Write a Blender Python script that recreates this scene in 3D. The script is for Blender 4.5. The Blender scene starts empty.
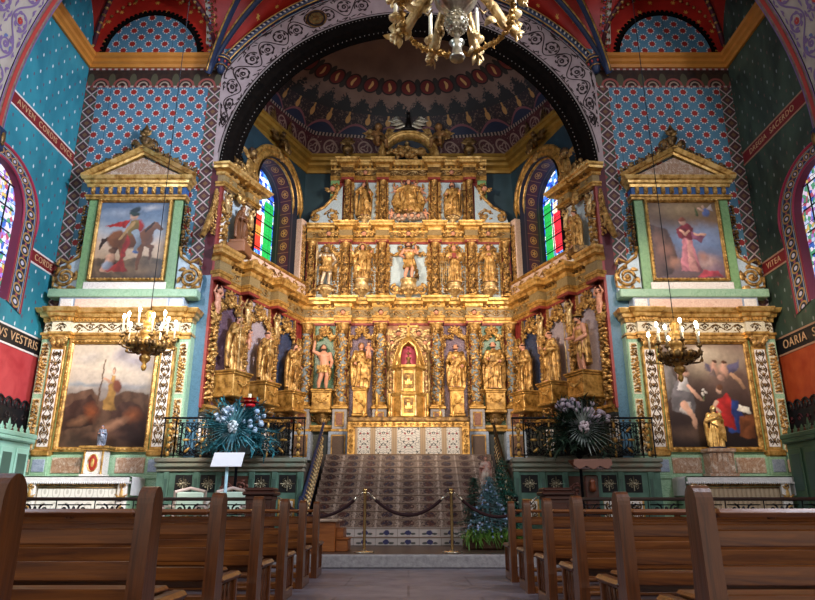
import bpy, math, random
import numpy as np
from mathutils import Matrix, Vector
PI = math.pi
scene = bpy.context.scene
COL = scene.collection
W = {}                                   # world origin of every built object

def lin(h):
    h = h.lstrip('#')
    c = [int(h[i:i+2], 16)/255 for i in (0, 2, 4)]
    return tuple((x/12.92 if x <= .04045 else ((x+.055)/1.055)**2.4) for x in c)

# ------------------------------------------------------------------ mesh builder
_cache = {}
def unit_ball(n=8, m=6):
    k = ('ball', n, m)
    if k not in _cache:
        th = np.arange(n)*2*PI/n
        ph = np.linspace(-PI/2, PI/2, m+1)[1:-1]
        v = [(0, 0, -1)]
        for p in ph:
            for t in th: v.append((math.cos(p)*math.cos(t), math.cos(p)*math.sin(t), math.sin(p)))
        v.append((0, 0, 1))
        q, t3 = [], []
        R = len(ph)
        for i in range(n):
            j = (i+1) % n
            t3.append((0, 1+j, 1+i))
            for r in range(R-1):
                q.append((1+r*n+i, 1+r*n+j, 1+(r+1)*n+j, 1+(r+1)*n+i))
            t3.append((1+(R-1)*n+i, 1+(R-1)*n+j, len(v)-1))
        _cache[k] = (np.array(v), np.array(q), np.array(t3))
    return _cache[k]

def frame(origin, xdir):
    """x along the wall (left to right as seen), y into the wall, z up"""
    x = Vector((xdir[0], xdir[1], 0)).normalized()
    y = Vector((-x.y, x.x, 0))
    M = Matrix.Identity(4)
    M.col[0][:3] = x; M.col[1][:3] = y; M.col[3][:3] = Vector(origin)
    return M
def T(x, y, z): return Matrix.Translation((x, y, z))
def RZ(a): return Matrix.Rotation(a, 4, 'Z')
def RX(a): return Matrix.Rotation(a, 4, 'X')
def RY(a): return Matrix.Rotation(a, 4, 'Y')

class MB:
    def __init__(s, M=None):
        s.v = []; s.f = []; s.n = 0; s.M = M; s.uv = None
    def add(s, v, f, m=0, sm=True):
        v = np.asarray(v, float).reshape(-1, 3)
        flip = False
        if s.M is not None:
            A = np.array(s.M)
            v = v @ A[:3, :3].T + A[:3, 3]
            flip = np.linalg.det(A[:3, :3]) < 0
        fs = f if isinstance(f, tuple) else (f,)
        for ff in fs:
            ff = np.asarray(ff, dtype=np.int64)
            if ff.size == 0: continue
            if flip: ff = ff[:, ::-1]
            s.f.append((ff+s.n, m, sm))
        s.v.append(v); s.n += len(v)
        return s
    def box(s, x0, x1, y0, y1, z0, z1, m=0):
        v = [(x0,y0,z0),(x1,y0,z0),(x1,y1,z0),(x0,y1,z0),(x0,y0,z1),(x1,y0,z1),(x1,y1,z1),(x0,y1,z1)]
        return s.add(v, [(0,3,2,1),(4,5,6,7),(0,1,5,4),(1,2,6,5),(2,3,7,6),(3,0,4,7)], m, False)
    def bbox(s, x0, x1, y0, y1, z0, z1, b=.01, m=0):
        """box with chamfered edges"""
        cx, cy, cz = (x0+x1)/2, (y0+y1)/2, (z0+z1)/2
        hx, hy, hz = (x1-x0)/2, (y1-y0)/2, (z1-z0)/2
        b = min(b, hx*.9, hy*.9, hz*.9)
        V = []; idx = {}
        for sx in (-1, 1):
            for sy in (-1, 1):
                for sz in (-1, 1):
                    for a in range(3):
                        p = [hx-b, hy-b, hz-b]; p[a] = (hx, hy, hz)[a]
                        idx[(sx, sy, sz, a)] = len(V)
                        V.append((cx+sx*p[0], cy+sy*p[1], cz+sz*p[2]))
        Q = []; Tt = []
        g = lambda x, y, z, a: idx[(x, y, z, a)]
        for sg in (-1, 1):
            q = [g(sg,-1,-1,0), g(sg,1,-1,0), g(sg,1,1,0), g(sg,-1,1,0)]; Q.append(q if sg > 0 else q[::-1])
            q = [g(-1,sg,-1,1), g(-1,sg,1,1), g(1,sg,1,1), g(1,sg,-1,1)]; Q.append(q if sg > 0 else q[::-1])
            q = [g(-1,-1,sg,2), g(1,-1,sg,2), g(1,1,sg,2), g(-1,1,sg,2)]; Q.append(q if sg > 0 else q[::-1])
        for a1 in (-1, 1):
            for a2 in (-1, 1):
                k = a1*a2
                q = [g(a1,a2,-1,0), g(a1,a2,-1,1), g(a1,a2,1,1), g(a1,a2,1,0)]; Q.append(q if k > 0 else q[::-1])
                q = [g(a1,-1,a2,0), g(a1,1,a2,0), g(a1,1,a2,2), g(a1,-1,a2,2)]; Q.append(q if k > 0 else q[::-1])
                q = [g(-1,a1,a2,1), g(-1,a1,a2,2), g(1,a1,a2,2), g(1,a1,a2,1)]; Q.append(q if k > 0 else q[::-1])
        for sx in (-1, 1):
            for sy in (-1, 1):
                for sz in (-1, 1):
                    t = [g(sx,sy,sz,0), g(sx,sy,sz,1), g(sx,sy,sz,2)]
                    Tt.append(t if sx*sy*sz > 0 else t[::-1])
        return s.add(V, (np.array(Q), np.array(Tt)), m, False)
    def ball(s, c, r, m=0, R=None, n=8, k=6):
        v, q, t = unit_ball(n, k)
        r = np.array(r if hasattr(r, '__len__') else (r, r, r))
        v = v*r
        if R is not None: v = v @ np.array(R)[:3, :3].T
        return s.add(v+np.array(c), (q, t), m)
    def grid(s, P, m=0, cu=False, cv=False, sm=True):
        P = np.asarray(P, float); a, b = P.shape[:2]
        I = np.arange(a*b).reshape(a, b)
        if cu: I = np.vstack([I, I[:1]])
        if cv: I = np.hstack([I, I[:, :1]])
        q = np.stack([I[:-1, :-1], I[1:, :-1], I[1:, 1:], I[:-1, 1:]], -1).reshape(-1, 4)
        return s.add(P.reshape(-1, 3), q, m, sm)
    def lathe(s, c, prof, n=12, m=0, a0=0, sm=True, sq=None):
        a = a0+np.arange(n)*2*PI/n
        pr = np.array(prof, float)
        P = np.stack([np.outer(pr[:, 0], np.cos(a)), np.outer(pr[:, 0], np.sin(a)), np.repeat(pr[:, 1:2], n, 1)], -1)+np.array(c)
        s.grid(P[:, ::-1], m, cv=True, sm=sm)
        return s
    def tube(s, pts, r, n=5, m=0, closed=False, flat=None):
        P = np.asarray(pts, float); N = len(P)
        r = np.asarray(r, float)*np.ones(N) if not hasattr(r, '__len__') else np.interp(np.linspace(0, 1, N), np.linspace(0, 1, len(r)), r)
        if closed: t = np.roll(P, -1, 0)-np.roll(P, 1, 0)
        else: t = np.gradient(P, axis=0)
        t /= (np.linalg.norm(t, axis=1, keepdims=True)+1e-9)
        up = np.array([0, 0, 1.]) if np.mean(np.abs(t[:, 2])) < .8 else np.array([0, 1., 0])
        if flat is not None: up = np.array(flat, float)
        a = np.cross(t, up); a /= (np.linalg.norm(a, axis=1, keepdims=True)+1e-9)
        b = np.cross(a, t)
        an = np.arange(n)*2*PI/n
        G = P[:, None]+r[:, None, None]*(np.cos(an)[None, :, None]*a[:, None]+np.sin(an)[None, :, None]*b[:, None])
        s.grid(G, m, cu=closed, cv=True)
        if not closed:
            o = s.n-N*n
            f0 = np.arange(n)+o-s.n
            s.f.append((np.array([np.arange(n)[::-1]+o]), m, True)); s.f.append((np.array([np.arange(n)+o+(N-1)*n]), m, True))
        return s
    def sweep(s, path, prof, m=0, closed=False, cap=True, sm=False):
        """profile (out, z) swept along plan points; out is towards the viewer (right of the direction)"""
        p = np.asarray(path, float); p = p[np.concatenate([[True], np.linalg.norm(np.diff(p, axis=0), axis=1) > 1e-6])]; N = len(p)
        d = np.diff(p, axis=0, append=p[:1] if closed else p[-1:]+(p[-1:]-p[-2:-1]))
        d /= np.linalg.norm(d, axis=1, keepdims=True)
        nn = np.stack([d[:, 1], -d[:, 0]], 1)
        off = np.zeros((N, 2))
        for i in range(N):
            a = nn[i-1] if (i > 0 or closed) else nn[i]
            b = nn[i] if (i < N-1 or closed) else nn[i-1]
            k = a+b; off[i] = k/max(.25, (1+a.dot(b)))
        pr = np.asarray(prof, float)
        G = np.zeros((N, len(pr), 3))
        G[:, :, 0] = p[:, 0, None]+off[:, 0, None]*pr[None, :, 0]
        G[:, :, 1] = p[:, 1, None]+off[:, 1, None]*pr[None, :, 0]
        G[:, :, 2] = pr[None, :, 1]
        s.grid(G, m, cu=closed, sm=sm)
        if cap and not closed:
            k = len(pr)
            s.f.append((np.array([np.arange(k)+s.n-N*k]), m, False)); s.f.append((np.array([np.arange(k)[::-1]+s.n-k]), m, False))
        return s
    def prism(s, poly, y0, y1, m=0):
        """outline (x, z) extruded from y0 to y1"""
        k = len(poly)
        v = [(x, y0, z) for x, z in poly]+[(x, y1, z) for x, z in poly]
        q = [(i, (i+1) % k, k+(i+1) % k, k+i) for i in range(k)]
        s.add(v, np.array(q), m, False)
        s.f.append((np.array([np.arange(k)[::-1]+s.n-2*k]), m, False)); s.f.append((np.array([np.arange(k)+s.n-k]), m, False))
        return s
    def prism_x(s, poly, x0, x1, m=0):
        """outline (y, z) extruded along x"""
        k = len(poly)
        v = [(x0, y, z) for y, z in poly]+[(x1, y, z) for y, z in poly]
        q = [(i, (i+1) % k, k+(i+1) % k, k+i) for i in range(k)]
        s.add(v, np.array(q), m, False)
        s.f.append((np.array([np.arange(k)[::-1]+s.n-2*k]), m, False)); s.f.append((np.array([np.arange(k)+s.n-k]), m, False))
        return s
    def leaf(s, c, L, w, ang, y=0, t=.02, m=0, curl=.3):
        """pointed leaf lying in the x-z plane, bulging towards -y"""
        N = 6
        u = np.linspace(0, 1, N)
        hw = w*np.sin(PI*u**.8)*.5
        th = ang+curl*u*1.2
        cx = np.concatenate([[0], np.cumsum(np.cos(th[:-1]))])*L/(N-1); cz = np.concatenate([[0], np.cumsum(np.sin(th[:-1]))])*L/(N-1)
        nx, nz = -np.sin(th), np.cos(th)
        bul = t*np.sin(PI*u)
        rows = []
        for k, (a, b) in enumerate(((-1, .15), (-.45, .9), (0, .55), (.45, .9), (1, .15))):
            rows.append(np.stack([c[0]+cx+nx*hw*a, y-bul*b-t*.15, c[1]+cz+nz*hw*a], 1))
        s.grid(np.stack(rows, 0), m)
        return s
    def build(s, name, mat, parent=None, origin=None, base=False, sharp=None):
        V = np.concatenate(s.v) if s.v else np.zeros((0, 3))
        if origin is None:
            lo, hi = V.min(0), V.max(0)
            origin = (lo+hi)/2
            if base: origin[2] = lo[2]
        origin = np.array(origin, float)
        me = bpy.data.meshes.new(name)
        V = V-origin
        lt = [np.full(len(f), f.shape[1]) for f, _, _ in s.f]
        lt = np.concatenate(lt); lv = np.concatenate([f.ravel() for f, _, _ in s.f])
        mi = np.concatenate([np.full(len(f), m) for f, m, _ in s.f]); sm = np.concatenate([np.full(len(f), k) for f, _, k in s.f])
        me.vertices.add(len(V)); me.vertices.foreach_set('co', V.astype(np.float32).ravel())
        me.loops.add(len(lv)); me.loops.foreach_set('vertex_index', lv.astype(np.int32))
        me.polygons.add(len(lt))
        me.polygons.foreach_set('loop_start', np.concatenate([[0], np.cumsum(lt)[:-1]]).astype(np.int32))
        me.polygons.foreach_set('loop_total', lt.astype(np.int32))
        me.polygons.foreach_set('material_index', mi.astype(np.int32))
        me.polygons.foreach_set('use_smooth', sm.astype(bool))
        me.update(calc_edges=True); me.validate()
        for q in (mat if isinstance(mat, (list, tuple)) else [mat]): me.materials.append(q)
        if s.uv is not None:
            l = me.uv_layers.new(name='UVMap')
            l.data.foreach_set('uv', s.uv[lv].astype(np.float32).ravel())
        return link(name, me, origin, parent)

def link(name, me, origin, parent=None):
    o = bpy.data.objects.new(name, me); COL.objects.link(o)
    W[o.name] = np.array(origin, float)
    if parent is not None:
        o.parent = parent; o.location = W[o.name]-W[parent.name]
    else: o.location = origin
    return o

def thing(name, label, cat, loc, group=None, rz=0):
    o = bpy.data.objects.new(name, None); COL.objects.link(o); o.empty_display_size = .2
    o.location = loc; W[o.name] = np.array(loc, float); o.rotation_euler = (0, 0, rz)
    return tag(o, label, cat, group)
def tag(o, label, cat, group=None, kind=None):
    if label: o['label'] = label
    if cat: o['category'] = cat
    if group: o['group'] = group
    if kind: o['kind'] = kind
    return o
def struct(o, label=None):
    o['kind'] = 'structure'
    if label: o['label'] = label
    return o
def dup(root, loc, label, rz=None, group=None, name=None):
    r = root.copy(); COL.objects.link(r); r.location = loc; W[r.name] = np.array(loc, float)
    if rz is not None: r.rotation_euler = (0, 0, rz)
    r['label'] = label
    if group: r['group'] = group
    def rec(a, b):
        for ch in list(a.children):
            c = ch.copy(); COL.objects.link(c); c.parent = b
            rec(ch, c)
    rec(root, r)
    return r
def dup_part(o, loc_world, parent, rz=0, scale=1):
    """one more copy of a part, sharing its mesh"""
    c = o.copy(); COL.objects.link(c); c.parent = parent
    W[c.name] = np.array(loc_world, float)
    c.location = W[c.name]-W[parent.name]
    c.rotation_euler = (0, 0, rz)
    c.scale = scale if hasattr(scale, '__len__') else (scale,)*3
    return c

def surface(name, P, U, V, mat, parent=None, sm=False, attr=None):
    """a curved or flat sheet with metric uv (and optionally colours) per vertex"""
    P = np.asarray(P, float)
    mb = MB(); mb.grid(P, 0, sm=sm)
    mb.uv = np.stack([np.asarray(U, float).ravel(), np.asarray(V, float).ravel()], 1)
    o = mb.build(name, mat, parent)
    if attr is not None:
        a = o.data.color_attributes.new('Paint', 'FLOAT_COLOR', 'POINT')
        c = np.ones((P.shape[0]*P.shape[1], 4), np.float32); c[:, :3] = attr.reshape(-1, 3)
        a.data.foreach_set('color', c.ravel())
    return o

# ------------------------------------------------------------------ ornament
def arc(c, r0, r1, a0, a1, n, y=0):
    a = np.linspace(a0, a1, n); r = np.linspace(r0, r1, n)
    return np.stack([c[0]+r*np.cos(a), np.full(n, y), c[1]+r*np.sin(a)], 1)
def volute(mb, c, R, a0, dirn=1, turns=1.4, t=.03, y=0, m=0, n=16, seg=5):
    pts = arc(c, R, R*.18, a0, a0+dirn*turns*2*PI, n, y)
    mb.tube(pts, [t, t*.9, t*.55], seg, m)
    mb.ball((c[0], y-t*.3, c[1]), (R*.27, t*1.2, R*.27), m, n=6, k=4)
def scrollwork(mb, x0, x1, z0, z1, y, t=.02, m=0, vertical=None, seed=0, sym=False, dense=1.0, ratio=.95):
    """running rinceau: a waving stem with a volute, leaves and a flower in each bend"""
    rnd = random.Random(seed)
    w, h = x1-x0, z1-z0
    if vertical is None: vertical = h > w
    L, B = (h, w) if vertical else (w, h)
    if sym and vertical:
        mx = (x0+x1)/2
        scrollwork(mb, x0, mx, z0, z1, y, t, m, True, seed, False, dense, ratio)
        S = mb.M
        mb.M = (S if S is not None else Matrix.Identity(4)) @ T(2*mx, 0, 0) @ Matrix.Scale(-1, 4, (1, 0, 0))
        scrollwork(mb, x0, mx, z0, z1, y, t, m, True, seed, False, dense, ratio)
        mb.M = S
        return
    n = max(1, round(L/(B*ratio)))
    c = L/n
    def P(a, b):
        return (x0+b, z0+a) if vertical else (x0+a, z0+b)
    # stem
    N = n*6+1
    a = np.linspace(0, L, N); b = B/2+B*.34*np.sin(a/c*PI)
    st = np.array([(*P(i, j),) for i, j in zip(a, b)])
    mb.tube(np.stack([st[:, 0], np.full(N, y), st[:, 1]], 1), t*.8, 4, m)
    for i in range(n):
        sd = 1 if i % 2 == 0 else -1
        ca, cb = (i+.5)*c, B/2-sd*B*.10
        cc = P(ca, cb); R = min(c*.48, B*.38)
        ang = rnd.uniform(-.3, .3)+(PI/2 if vertical else 0)+(0 if sd > 0 else PI)
        volute(mb, cc, R, ang, sd, 1.25, t, y-t*.3, m, 12, 4)
        for k in range(int(5*dense)):
            th = ang+k*2*PI/5+rnd.uniform(-.2, .2)
            mb.leaf((cc[0]+R*.9*math.cos(th), cc[1]+R*.9*math.sin(th)), R*.75, R*.42, th+sd*.9, y-t*.2, t*1.3, m, .5*sd)
        e = P(ca, B*(.88 if sd < 0 else .12))
        mb.ball((e[0], y-t*.4, e[1]), (R*.22, t*1.3, R*.22), m, n=6, k=4)
def beads(mb, pts, r, m=0):
    for p in pts: mb.ball(p, r, m, n=6, k=4)
def acanthus(mb, x, z, w, h, y, m=0, t=.04):
    """upright acanthus spray"""
    mb.leaf((x, z), h, w*.5, PI/2, y, t, m, 0)
    for k, a in ((1, .55), (2, 1.0)):
        for sg in (-1, 1):
            mb.leaf((x, z+h*.05*k), h*(.85-.2*k), w*.35, PI/2-sg*a, y-.005*k, t, m, -sg*.5)
def garland(mb, x0, z0, x1, z1, sag, y, r=.05, m=0, n=9, seed=0):
    rnd = random.Random(seed)
    for i in range(n):
        u = i/(n-1); k = r*(.6+.55*math.sin(PI*u))
        x = x0+(x1-x0)*u; z = z0+(z1-z0)*u-sag*4*u*(1-u)
        for j in range(3):
            mb.ball((x+rnd.uniform(-.5, .5)*k, y-rnd.uniform(.2, .7)*k, z+rnd.uniform(-.6, .6)*k), (k*.7, k*.7, k*.6), m, n=6, k=4)
        mb.leaf((x, z), k*1.9, k*1.1, rnd.uniform(0, 6.28), y-k*.2, k*.4, m)
def drop(mb, x, z1, z0, w, y, m=0, seed=0, t=.03):
    """hanging bunch of fruit and leaves"""
    rnd = random.Random(seed); L = z1-z0; n = max(4, int(L/(w*.42)))
    for i in range(n):
        z = z1-L*(i+.5)/n; k = w*(.5-.12*abs(2*(i/n)-1))
        for j in range(3):
            mb.ball((x+rnd.uniform(-.75, .75)*k, y-rnd.uniform(.1, .8)*t, z+rnd.uniform(-.4, .4)*k), (k*.42, t*1.1, k*.36), m, n=6, k=4)
        for sg in (-1, 1):
            mb.leaf((x+sg*k*.25, z), k*1.05, k*.55, (-PI/2+sg*rnd.uniform(.5, 1.3)), y, t, m, sg*.4)
def ribbon(mb, pts, w, nrm, m=0):
    """thin flat painted line; pts on the surface, nrm its normal"""
    P = np.asarray(pts, float); N = len(P)
    nr = np.asarray(nrm, float); nr = nr if nr.ndim == 2 else np.repeat(nr[None], N, 0)
    w = np.interp(np.linspace(0, 1, N), np.linspace(0, 1, len(w)), w) if hasattr(w, '__len__') else np.full(N, w)
    t = np.gradient(P, axis=0); s_ = np.cross(t, nr); s_ /= np.linalg.norm(s_, axis=1, keepdims=True)+1e-9
    mb.grid(np.stack([P-s_*w[:, None]/2, P+s_*w[:, None]/2], 1), m)

# ------------------------------------------------------------------ wall with an arched hole
def arch_profile(x0, x1, zs, n=20, rise=None):
    """from the right springing over the crown to the left springing"""
    c, r = (x0+x1)/2, (x1-x0)/2
    rise = r if rise is None else rise
    a = np.linspace(0, PI, n+1)
    return [(c+r*math.cos(t), zs+rise*math.sin(t)) for t in a]
def wall_with_arch(name, M, X0, X1, Z0, Z1, x0, x1, z0, zs, y, mat, parent=None, rise=None, n=24, depth=None, dmat=None, splay=0.0):
    mb = MB(); uv = []
    def quad(pts):
        mb.add([(px, y, pz) for px, pz in pts], [(0, 1, 2, 3)], 0, False); uv.extend(pts)
    quad([(X0, Z0), (x0, Z0), (x0, Z1), (X0, Z1)]); quad([(x1, Z0), (X1, Z0), (X1, Z1), (x1, Z1)])
    if z0 > Z0: quad([(x0, Z0), (x1, Z0), (x1, z0), (x0, z0)])
    ap = arch_profile(x0, x1, zs, n, rise)
    for (a, b), (c, d) in zip(ap[:-1], ap[1:]):
        quad([(c, d), (a, b), (a, Z1), (c, Z1)])
    mb.uv = np.array(uv, float)
    if M is not None:
        A = np.array(M); mb.v = [v @ A[:3, :3].T+A[:3, 3] for v in mb.v]
    o = mb.build(name, mat, parent)
    return o, ap
# ------------------------------------------------------------------ node helpers
class NT:
    def __init__(s, name):
        s.m = bpy.data.materials.new(name); s.m.use_nodes = True
        s.t = s.m.node_tree; s.t.nodes.clear()
        s.out = s.t.nodes.new('ShaderNodeOutputMaterial')
    def n(s, kind): return s.t.nodes.new(kind)
    def l(s, a, b): s.t.links.new(a, b)
    def val(s, x): return V_(s, x) if not isinstance(x, V_) else x
    def uv(s):
        u = s.n('ShaderNodeUVMap'); u.uv_map = 'UVMap'
        sp = s.n('ShaderNodeSeparateXYZ'); s.l(u.outputs[0], sp.inputs[0])
        return V_(s, sp.outputs[0]), V_(s, sp.outputs[1])
    def obj(s):
        c = s.n('ShaderNodeTexCoord'); return c.outputs['Object']
    def noise(s, scale, detail=3, rough=.55, vec=None, dist=0, stretch=None):
        t = s.n('ShaderNodeTexNoise'); t.inputs['Scale'].default_value = scale; t.inputs['Detail'].default_value = detail
        t.inputs['Roughness'].default_value = rough; t.inputs['Distortion'].default_value = dist
        v = vec if vec is not None else s.obj()
        if stretch is not None:
            mp = s.n('ShaderNodeMapping'); mp.inputs['Scale'].default_value = stretch; s.l(v, mp.inputs[0]); v = mp.outputs[0]
        s.l(v, t.inputs['Vector'])
        return V_(s, t.outputs['Fac'])
    def voro(s, scale, feature='F1', vec=None, out='Distance', dims='3D'):
        t = s.n('ShaderNodeTexVoronoi'); t.feature = feature; t.voronoi_dimensions = dims; t.inputs['Scale'].default_value = scale
        s.l(vec if vec is not None else s.obj(), t.inputs['Vector'])
        return t.outputs[out]
    def comb(s, x, y, z=0.0):
        c = s.n('ShaderNodeCombineXYZ')
        for i, a in enumerate((x, y, z)):
            if isinstance(a, V_): s.l(a.s, c.inputs[i])
            else: c.inputs[i].default_value = a
        return c.outputs[0]
    def mix(s, f, a, b, mode='MIX'):
        m = s.n('ShaderNodeMix'); m.data_type = 'RGBA'; m.blend_type = mode
        if isinstance(f, V_): s.l(f.s, m.inputs[0])
        else: m.inputs[0].default_value = f
        for x, i in ((a, 6), (b, 7)):
            if isinstance(x, str): m.inputs[i].default_value = (*lin(x), 1)
            elif isinstance(x, tuple): m.inputs[i].default_value = (*x[:3], 1)
            else: s.l(x, m.inputs[i])
        return m.outputs[2]
    def ramp(s, f, stops):
        r = s.n('ShaderNodeValToRGB'); e = r.color_ramp.elements
        while len(e) < len(stops): e.new(.5)
        for k, (p, c) in enumerate(stops): e[k].position = p; e[k].color = (*lin(c), 1)
        s.l(f.s, r.inputs[0]); return r.outputs[0]
    def bsdf(s, col, rough=.6, metal=0.0, bump=None, bs=.3, bd=.02, spec=None, emit=None, es=0, coat=0):
        b = s.n('ShaderNodeBsdfPrincipled')
        def put(k, x):
            i = b.inputs[k]
            if isinstance(x, V_): s.l(x.s, i)
            elif isinstance(x, str): i.default_value = (*lin(x), 1)
            elif isinstance(x, (int, float)): i.default_value = x
            elif isinstance(x, tuple): i.default_value = (*x[:3], 1)
            else: s.l(x, i)
        put('Base Color', col); put('Roughness', rough); put('Metallic', metal)
        if spec is not None: put('Specular IOR Level', spec)
        if coat: put('Coat Weight', coat); b.inputs['Coat Roughness'].default_value = .25
        if emit is not None: put('Emission Color', emit); put('Emission Strength', es)
        if bump is not None:
            bn = s.n('ShaderNodeBump'); bn.inputs['Strength'].default_value = bs; bn.inputs['Distance'].default_value = bd
            s.l(bump.s, bn.inputs['Height']); s.l(bn.outputs[0], b.inputs['Normal'])
        s.l(b.outputs[0], s.out.inputs[0])
        return s.m
class V_:
    def __init__(s, nt, sock):
        s.nt = nt
        if isinstance(sock, (int, float)):
            n = nt.n('ShaderNodeValue'); n.outputs[0].default_value = sock; sock = n.outputs[0]
        s.s = sock
    def op(s, o, *a):
        n = s.nt.n('ShaderNodeMath'); n.operation = o; s.nt.l(s.s, n.inputs[0])
        for i, x in enumerate(a):
            if isinstance(x, V_): s.nt.l(x.s, n.inputs[i+1])
            else: n.inputs[i+1].default_value = x
        return V_(s.nt, n.outputs[0])
    def __add__(s, o): return s.op('ADD', o)
    __radd__ = __add__
    def __mul__(s, o): return s.op('MULTIPLY', o)
    __rmul__ = __mul__
    def __sub__(s, o): return s.op('SUBTRACT', o)
    def __rsub__(s, o): return (s*-1.0)+o
    def __truediv__(s, o): return s.op('DIVIDE', o)
    def __lt__(s, o): return s.op('LESS_THAN', o)
    def __gt__(s, o): return s.op('GREATER_THAN', o)
    def sin(s): return s.op('SINE')
    def cos(s): return s.op('COSINE')
    def abs(s): return s.op('ABSOLUTE')
    def fract(s): return s.op('FRACT')
    def floor(s): return s.op('FLOOR')
    def sqrt(s): return s.op('SQRT')
    def min(s, o): return s.op('MINIMUM', o)
    def max(s, o): return s.op('MAXIMUM', o)
    def mod(s, o): return s.op('FLOORED_MODULO', o)
    def atan2(s, o): return s.op('ARCTAN2', o)
    def ping(s, o): return s.op('PINGPONG', o)

def plain(name, c, rough=.55, metal=0.0, var=.0, c2=None, scale=6, bump=0, bscale=30, spec=None, coat=0, bd=.01):
    t = NT(name); col = c
    if c2 is not None:
        f = t.noise(scale, 4); col = t.ramp(f, [(.3, c), (.7, c2)])
    bp = t.noise(bscale, 3) if bump else None
    return t.bsdf(col, rough, metal, bp, bump, bd, spec, coat=coat)

def gold_mat(name, c1, c2, c3, rough=.36, metal=.75, bump=.85, bscale=32):
    t = NT(name)
    f = t.noise(7, 5, .65); col = t.ramp(f, [(.36, c3), (.5, c2), (.66, c1)])
    b = t.noise(bscale, 3)
    return t.bsdf(col, rough, metal, b, bump, .012)
GOLD = gold_mat('carved_gilding', '#e2bb78', '#b68a48', '#54391a', rough=.38, metal=.45)
GOLDS = gold_mat('smooth_gilding', '#deb268', '#bb8e45', '#7d5826', rough=.38, metal=.45, bump=.12)
GOLDB = gold_mat('bright_gilding', '#efcb84', '#d6ab5e', '#a07436', rough=.34, metal=.55, bump=.15)
GOLDD = gold_mat('old_gilding', '#a08048', '#755730', '#33240f', rough=.42, metal=.55, bump=.5)
GOLDP = gold_mat('pale_gilding', '#ecd3a0', '#cfae74', '#8f6f42', rough=.4, metal=.5, bump=.3)
FLESH = plain('painted_flesh', '#d9a083', .45, c2='#c98a6c', scale=9)
FLESHD = plain('aged_flesh', '#b98562', .45, c2='#9a6b4a', scale=9)
HAIRM = plain('painted_hair', '#3a2413', .6)
SILVER = plain('silvered_metal', '#d8d2c0', .28, .85, c2='#a39a80', scale=20)
BRASS = plain('polished_brass', '#d9b878', .22, .9)
STEEL = plain('satin_steel', '#cfc7b4', .25, .9)
REDT = plain('painted_red_timber', '#99382f', .5, c2='#752823', scale=5)
IRON = plain('black_iron', '#12151c', .4, .6)
VELVET = plain('burgundy_velvet', '#2c0d12', .85)
WHITEC = plain('white_linen', '#e9e6e2', .8, c2='#d8d5d2', scale=12, bump=.3, bscale=60)
CANDLE = plain('candle_wax', '#efe3bd', .45)
BLACKM = plain('dark_void', '#0a0908', .8)

def marble(name, a, b, c, scale=3.5, rough=.3, dist=2.5):
    t = NT(name); f = t.noise(scale, 6, .6, dist=dist)
    g = t.noise(scale*2.3, 5, .6, dist=4.0)
    vein = ((g-.5).abs() < .018)
    col = t.ramp(f, [(.3, a), (.55, b), (.75, a)])
    return t.bsdf(t.mix(vein*.8, col, c), rough)
MGREEN = marble('green_marbling', '#6f9a62', '#86ab76', '#466f44')
MMINT = marble('pale_green_marbling', '#8db592', '#a3c4a4', '#5b8663')
MCREAMF = marble('cream_frieze_ground', '#d9cfae', '#e4dcc2', '#a89a72')
MINLAY = marble('cream_and_brown_inlay', '#ddd2c2', '#a07a5c', '#7d5a42', 2.2, .3, 4)
MPINK = marble('pink_marble', '#dcb7a0', '#e8cdb8', '#b98a74')
MWHITE = marble('white_marble', '#e4ded3', '#efeae2', '#b6a99b')
MBLUE = marble('blue_grey_marbling', '#8b9bb0', '#a9b6c6', '#5d6c86')
MPURPLE = marble('purple_marbling', '#5f4759', '#4a3548', '#a893a5', 4)
MDKGREEN = marble('bottle_green_marbling', '#3d6b4a', '#2a5038', '#8fb093', 4)
MNAVY = marble('navy_marbling', '#1d2c50', '#16213d', '#7d8db0', 4)
MSKY = marble('sky_blue_marbling', '#a7bcc6', '#bccdd4', '#8a9ba6', 4)
MLILAC = marble('grey_lilac_marbling', '#a99aa0', '#958890', '#d6cccd', 4)
MBROWN = marble('brown_marbling', '#6a4a38', '#59402f', '#98765a', 8)
MTAN = marble('tan_frieze_ground', '#a48d62', '#8c774f', '#6a5838', 6)
MOLIVE = marble('olive_grey_marbling', '#2c3029', '#383d34', '#1a1d19')
MRUST = marble('rust_marbling', '#8a5540', '#774633', '#b58a6c', 8)
GREYST = plain('weathered_stone', '#b0acab', .7, c2='#8a8687', scale=14, bump=.6, bscale=40)

def wood(name, a, b, rough=.35, axis=(1, 14, 14), coat=.2):
    t = NT(name); f = t.noise(2.2, 5, .6, stretch=axis, dist=.6)
    col = t.ramp(f, [(.3, a), (.7, b)])
    bp = t.noise(5, 4, .6, stretch=axis)
    return t.bsdf(col, rough, 0, bp, .15, .01, coat=coat)
WALNUT = wood('pew_wood', '#55290f', '#935721', .3, coat=.4)
WALNUTV = wood('pew_wood_upright', '#43200c', '#744019', .3, (14, 14, 1), .4)
OAKO = wood('orange_wood', '#8a4a1f', '#b06a30', .4)
DARKW = wood('dark_brown_wood', '#33180f', '#54291a', .4)
HANDR = wood('handrail_wood', '#241712', '#3c261b', .4)

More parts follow.
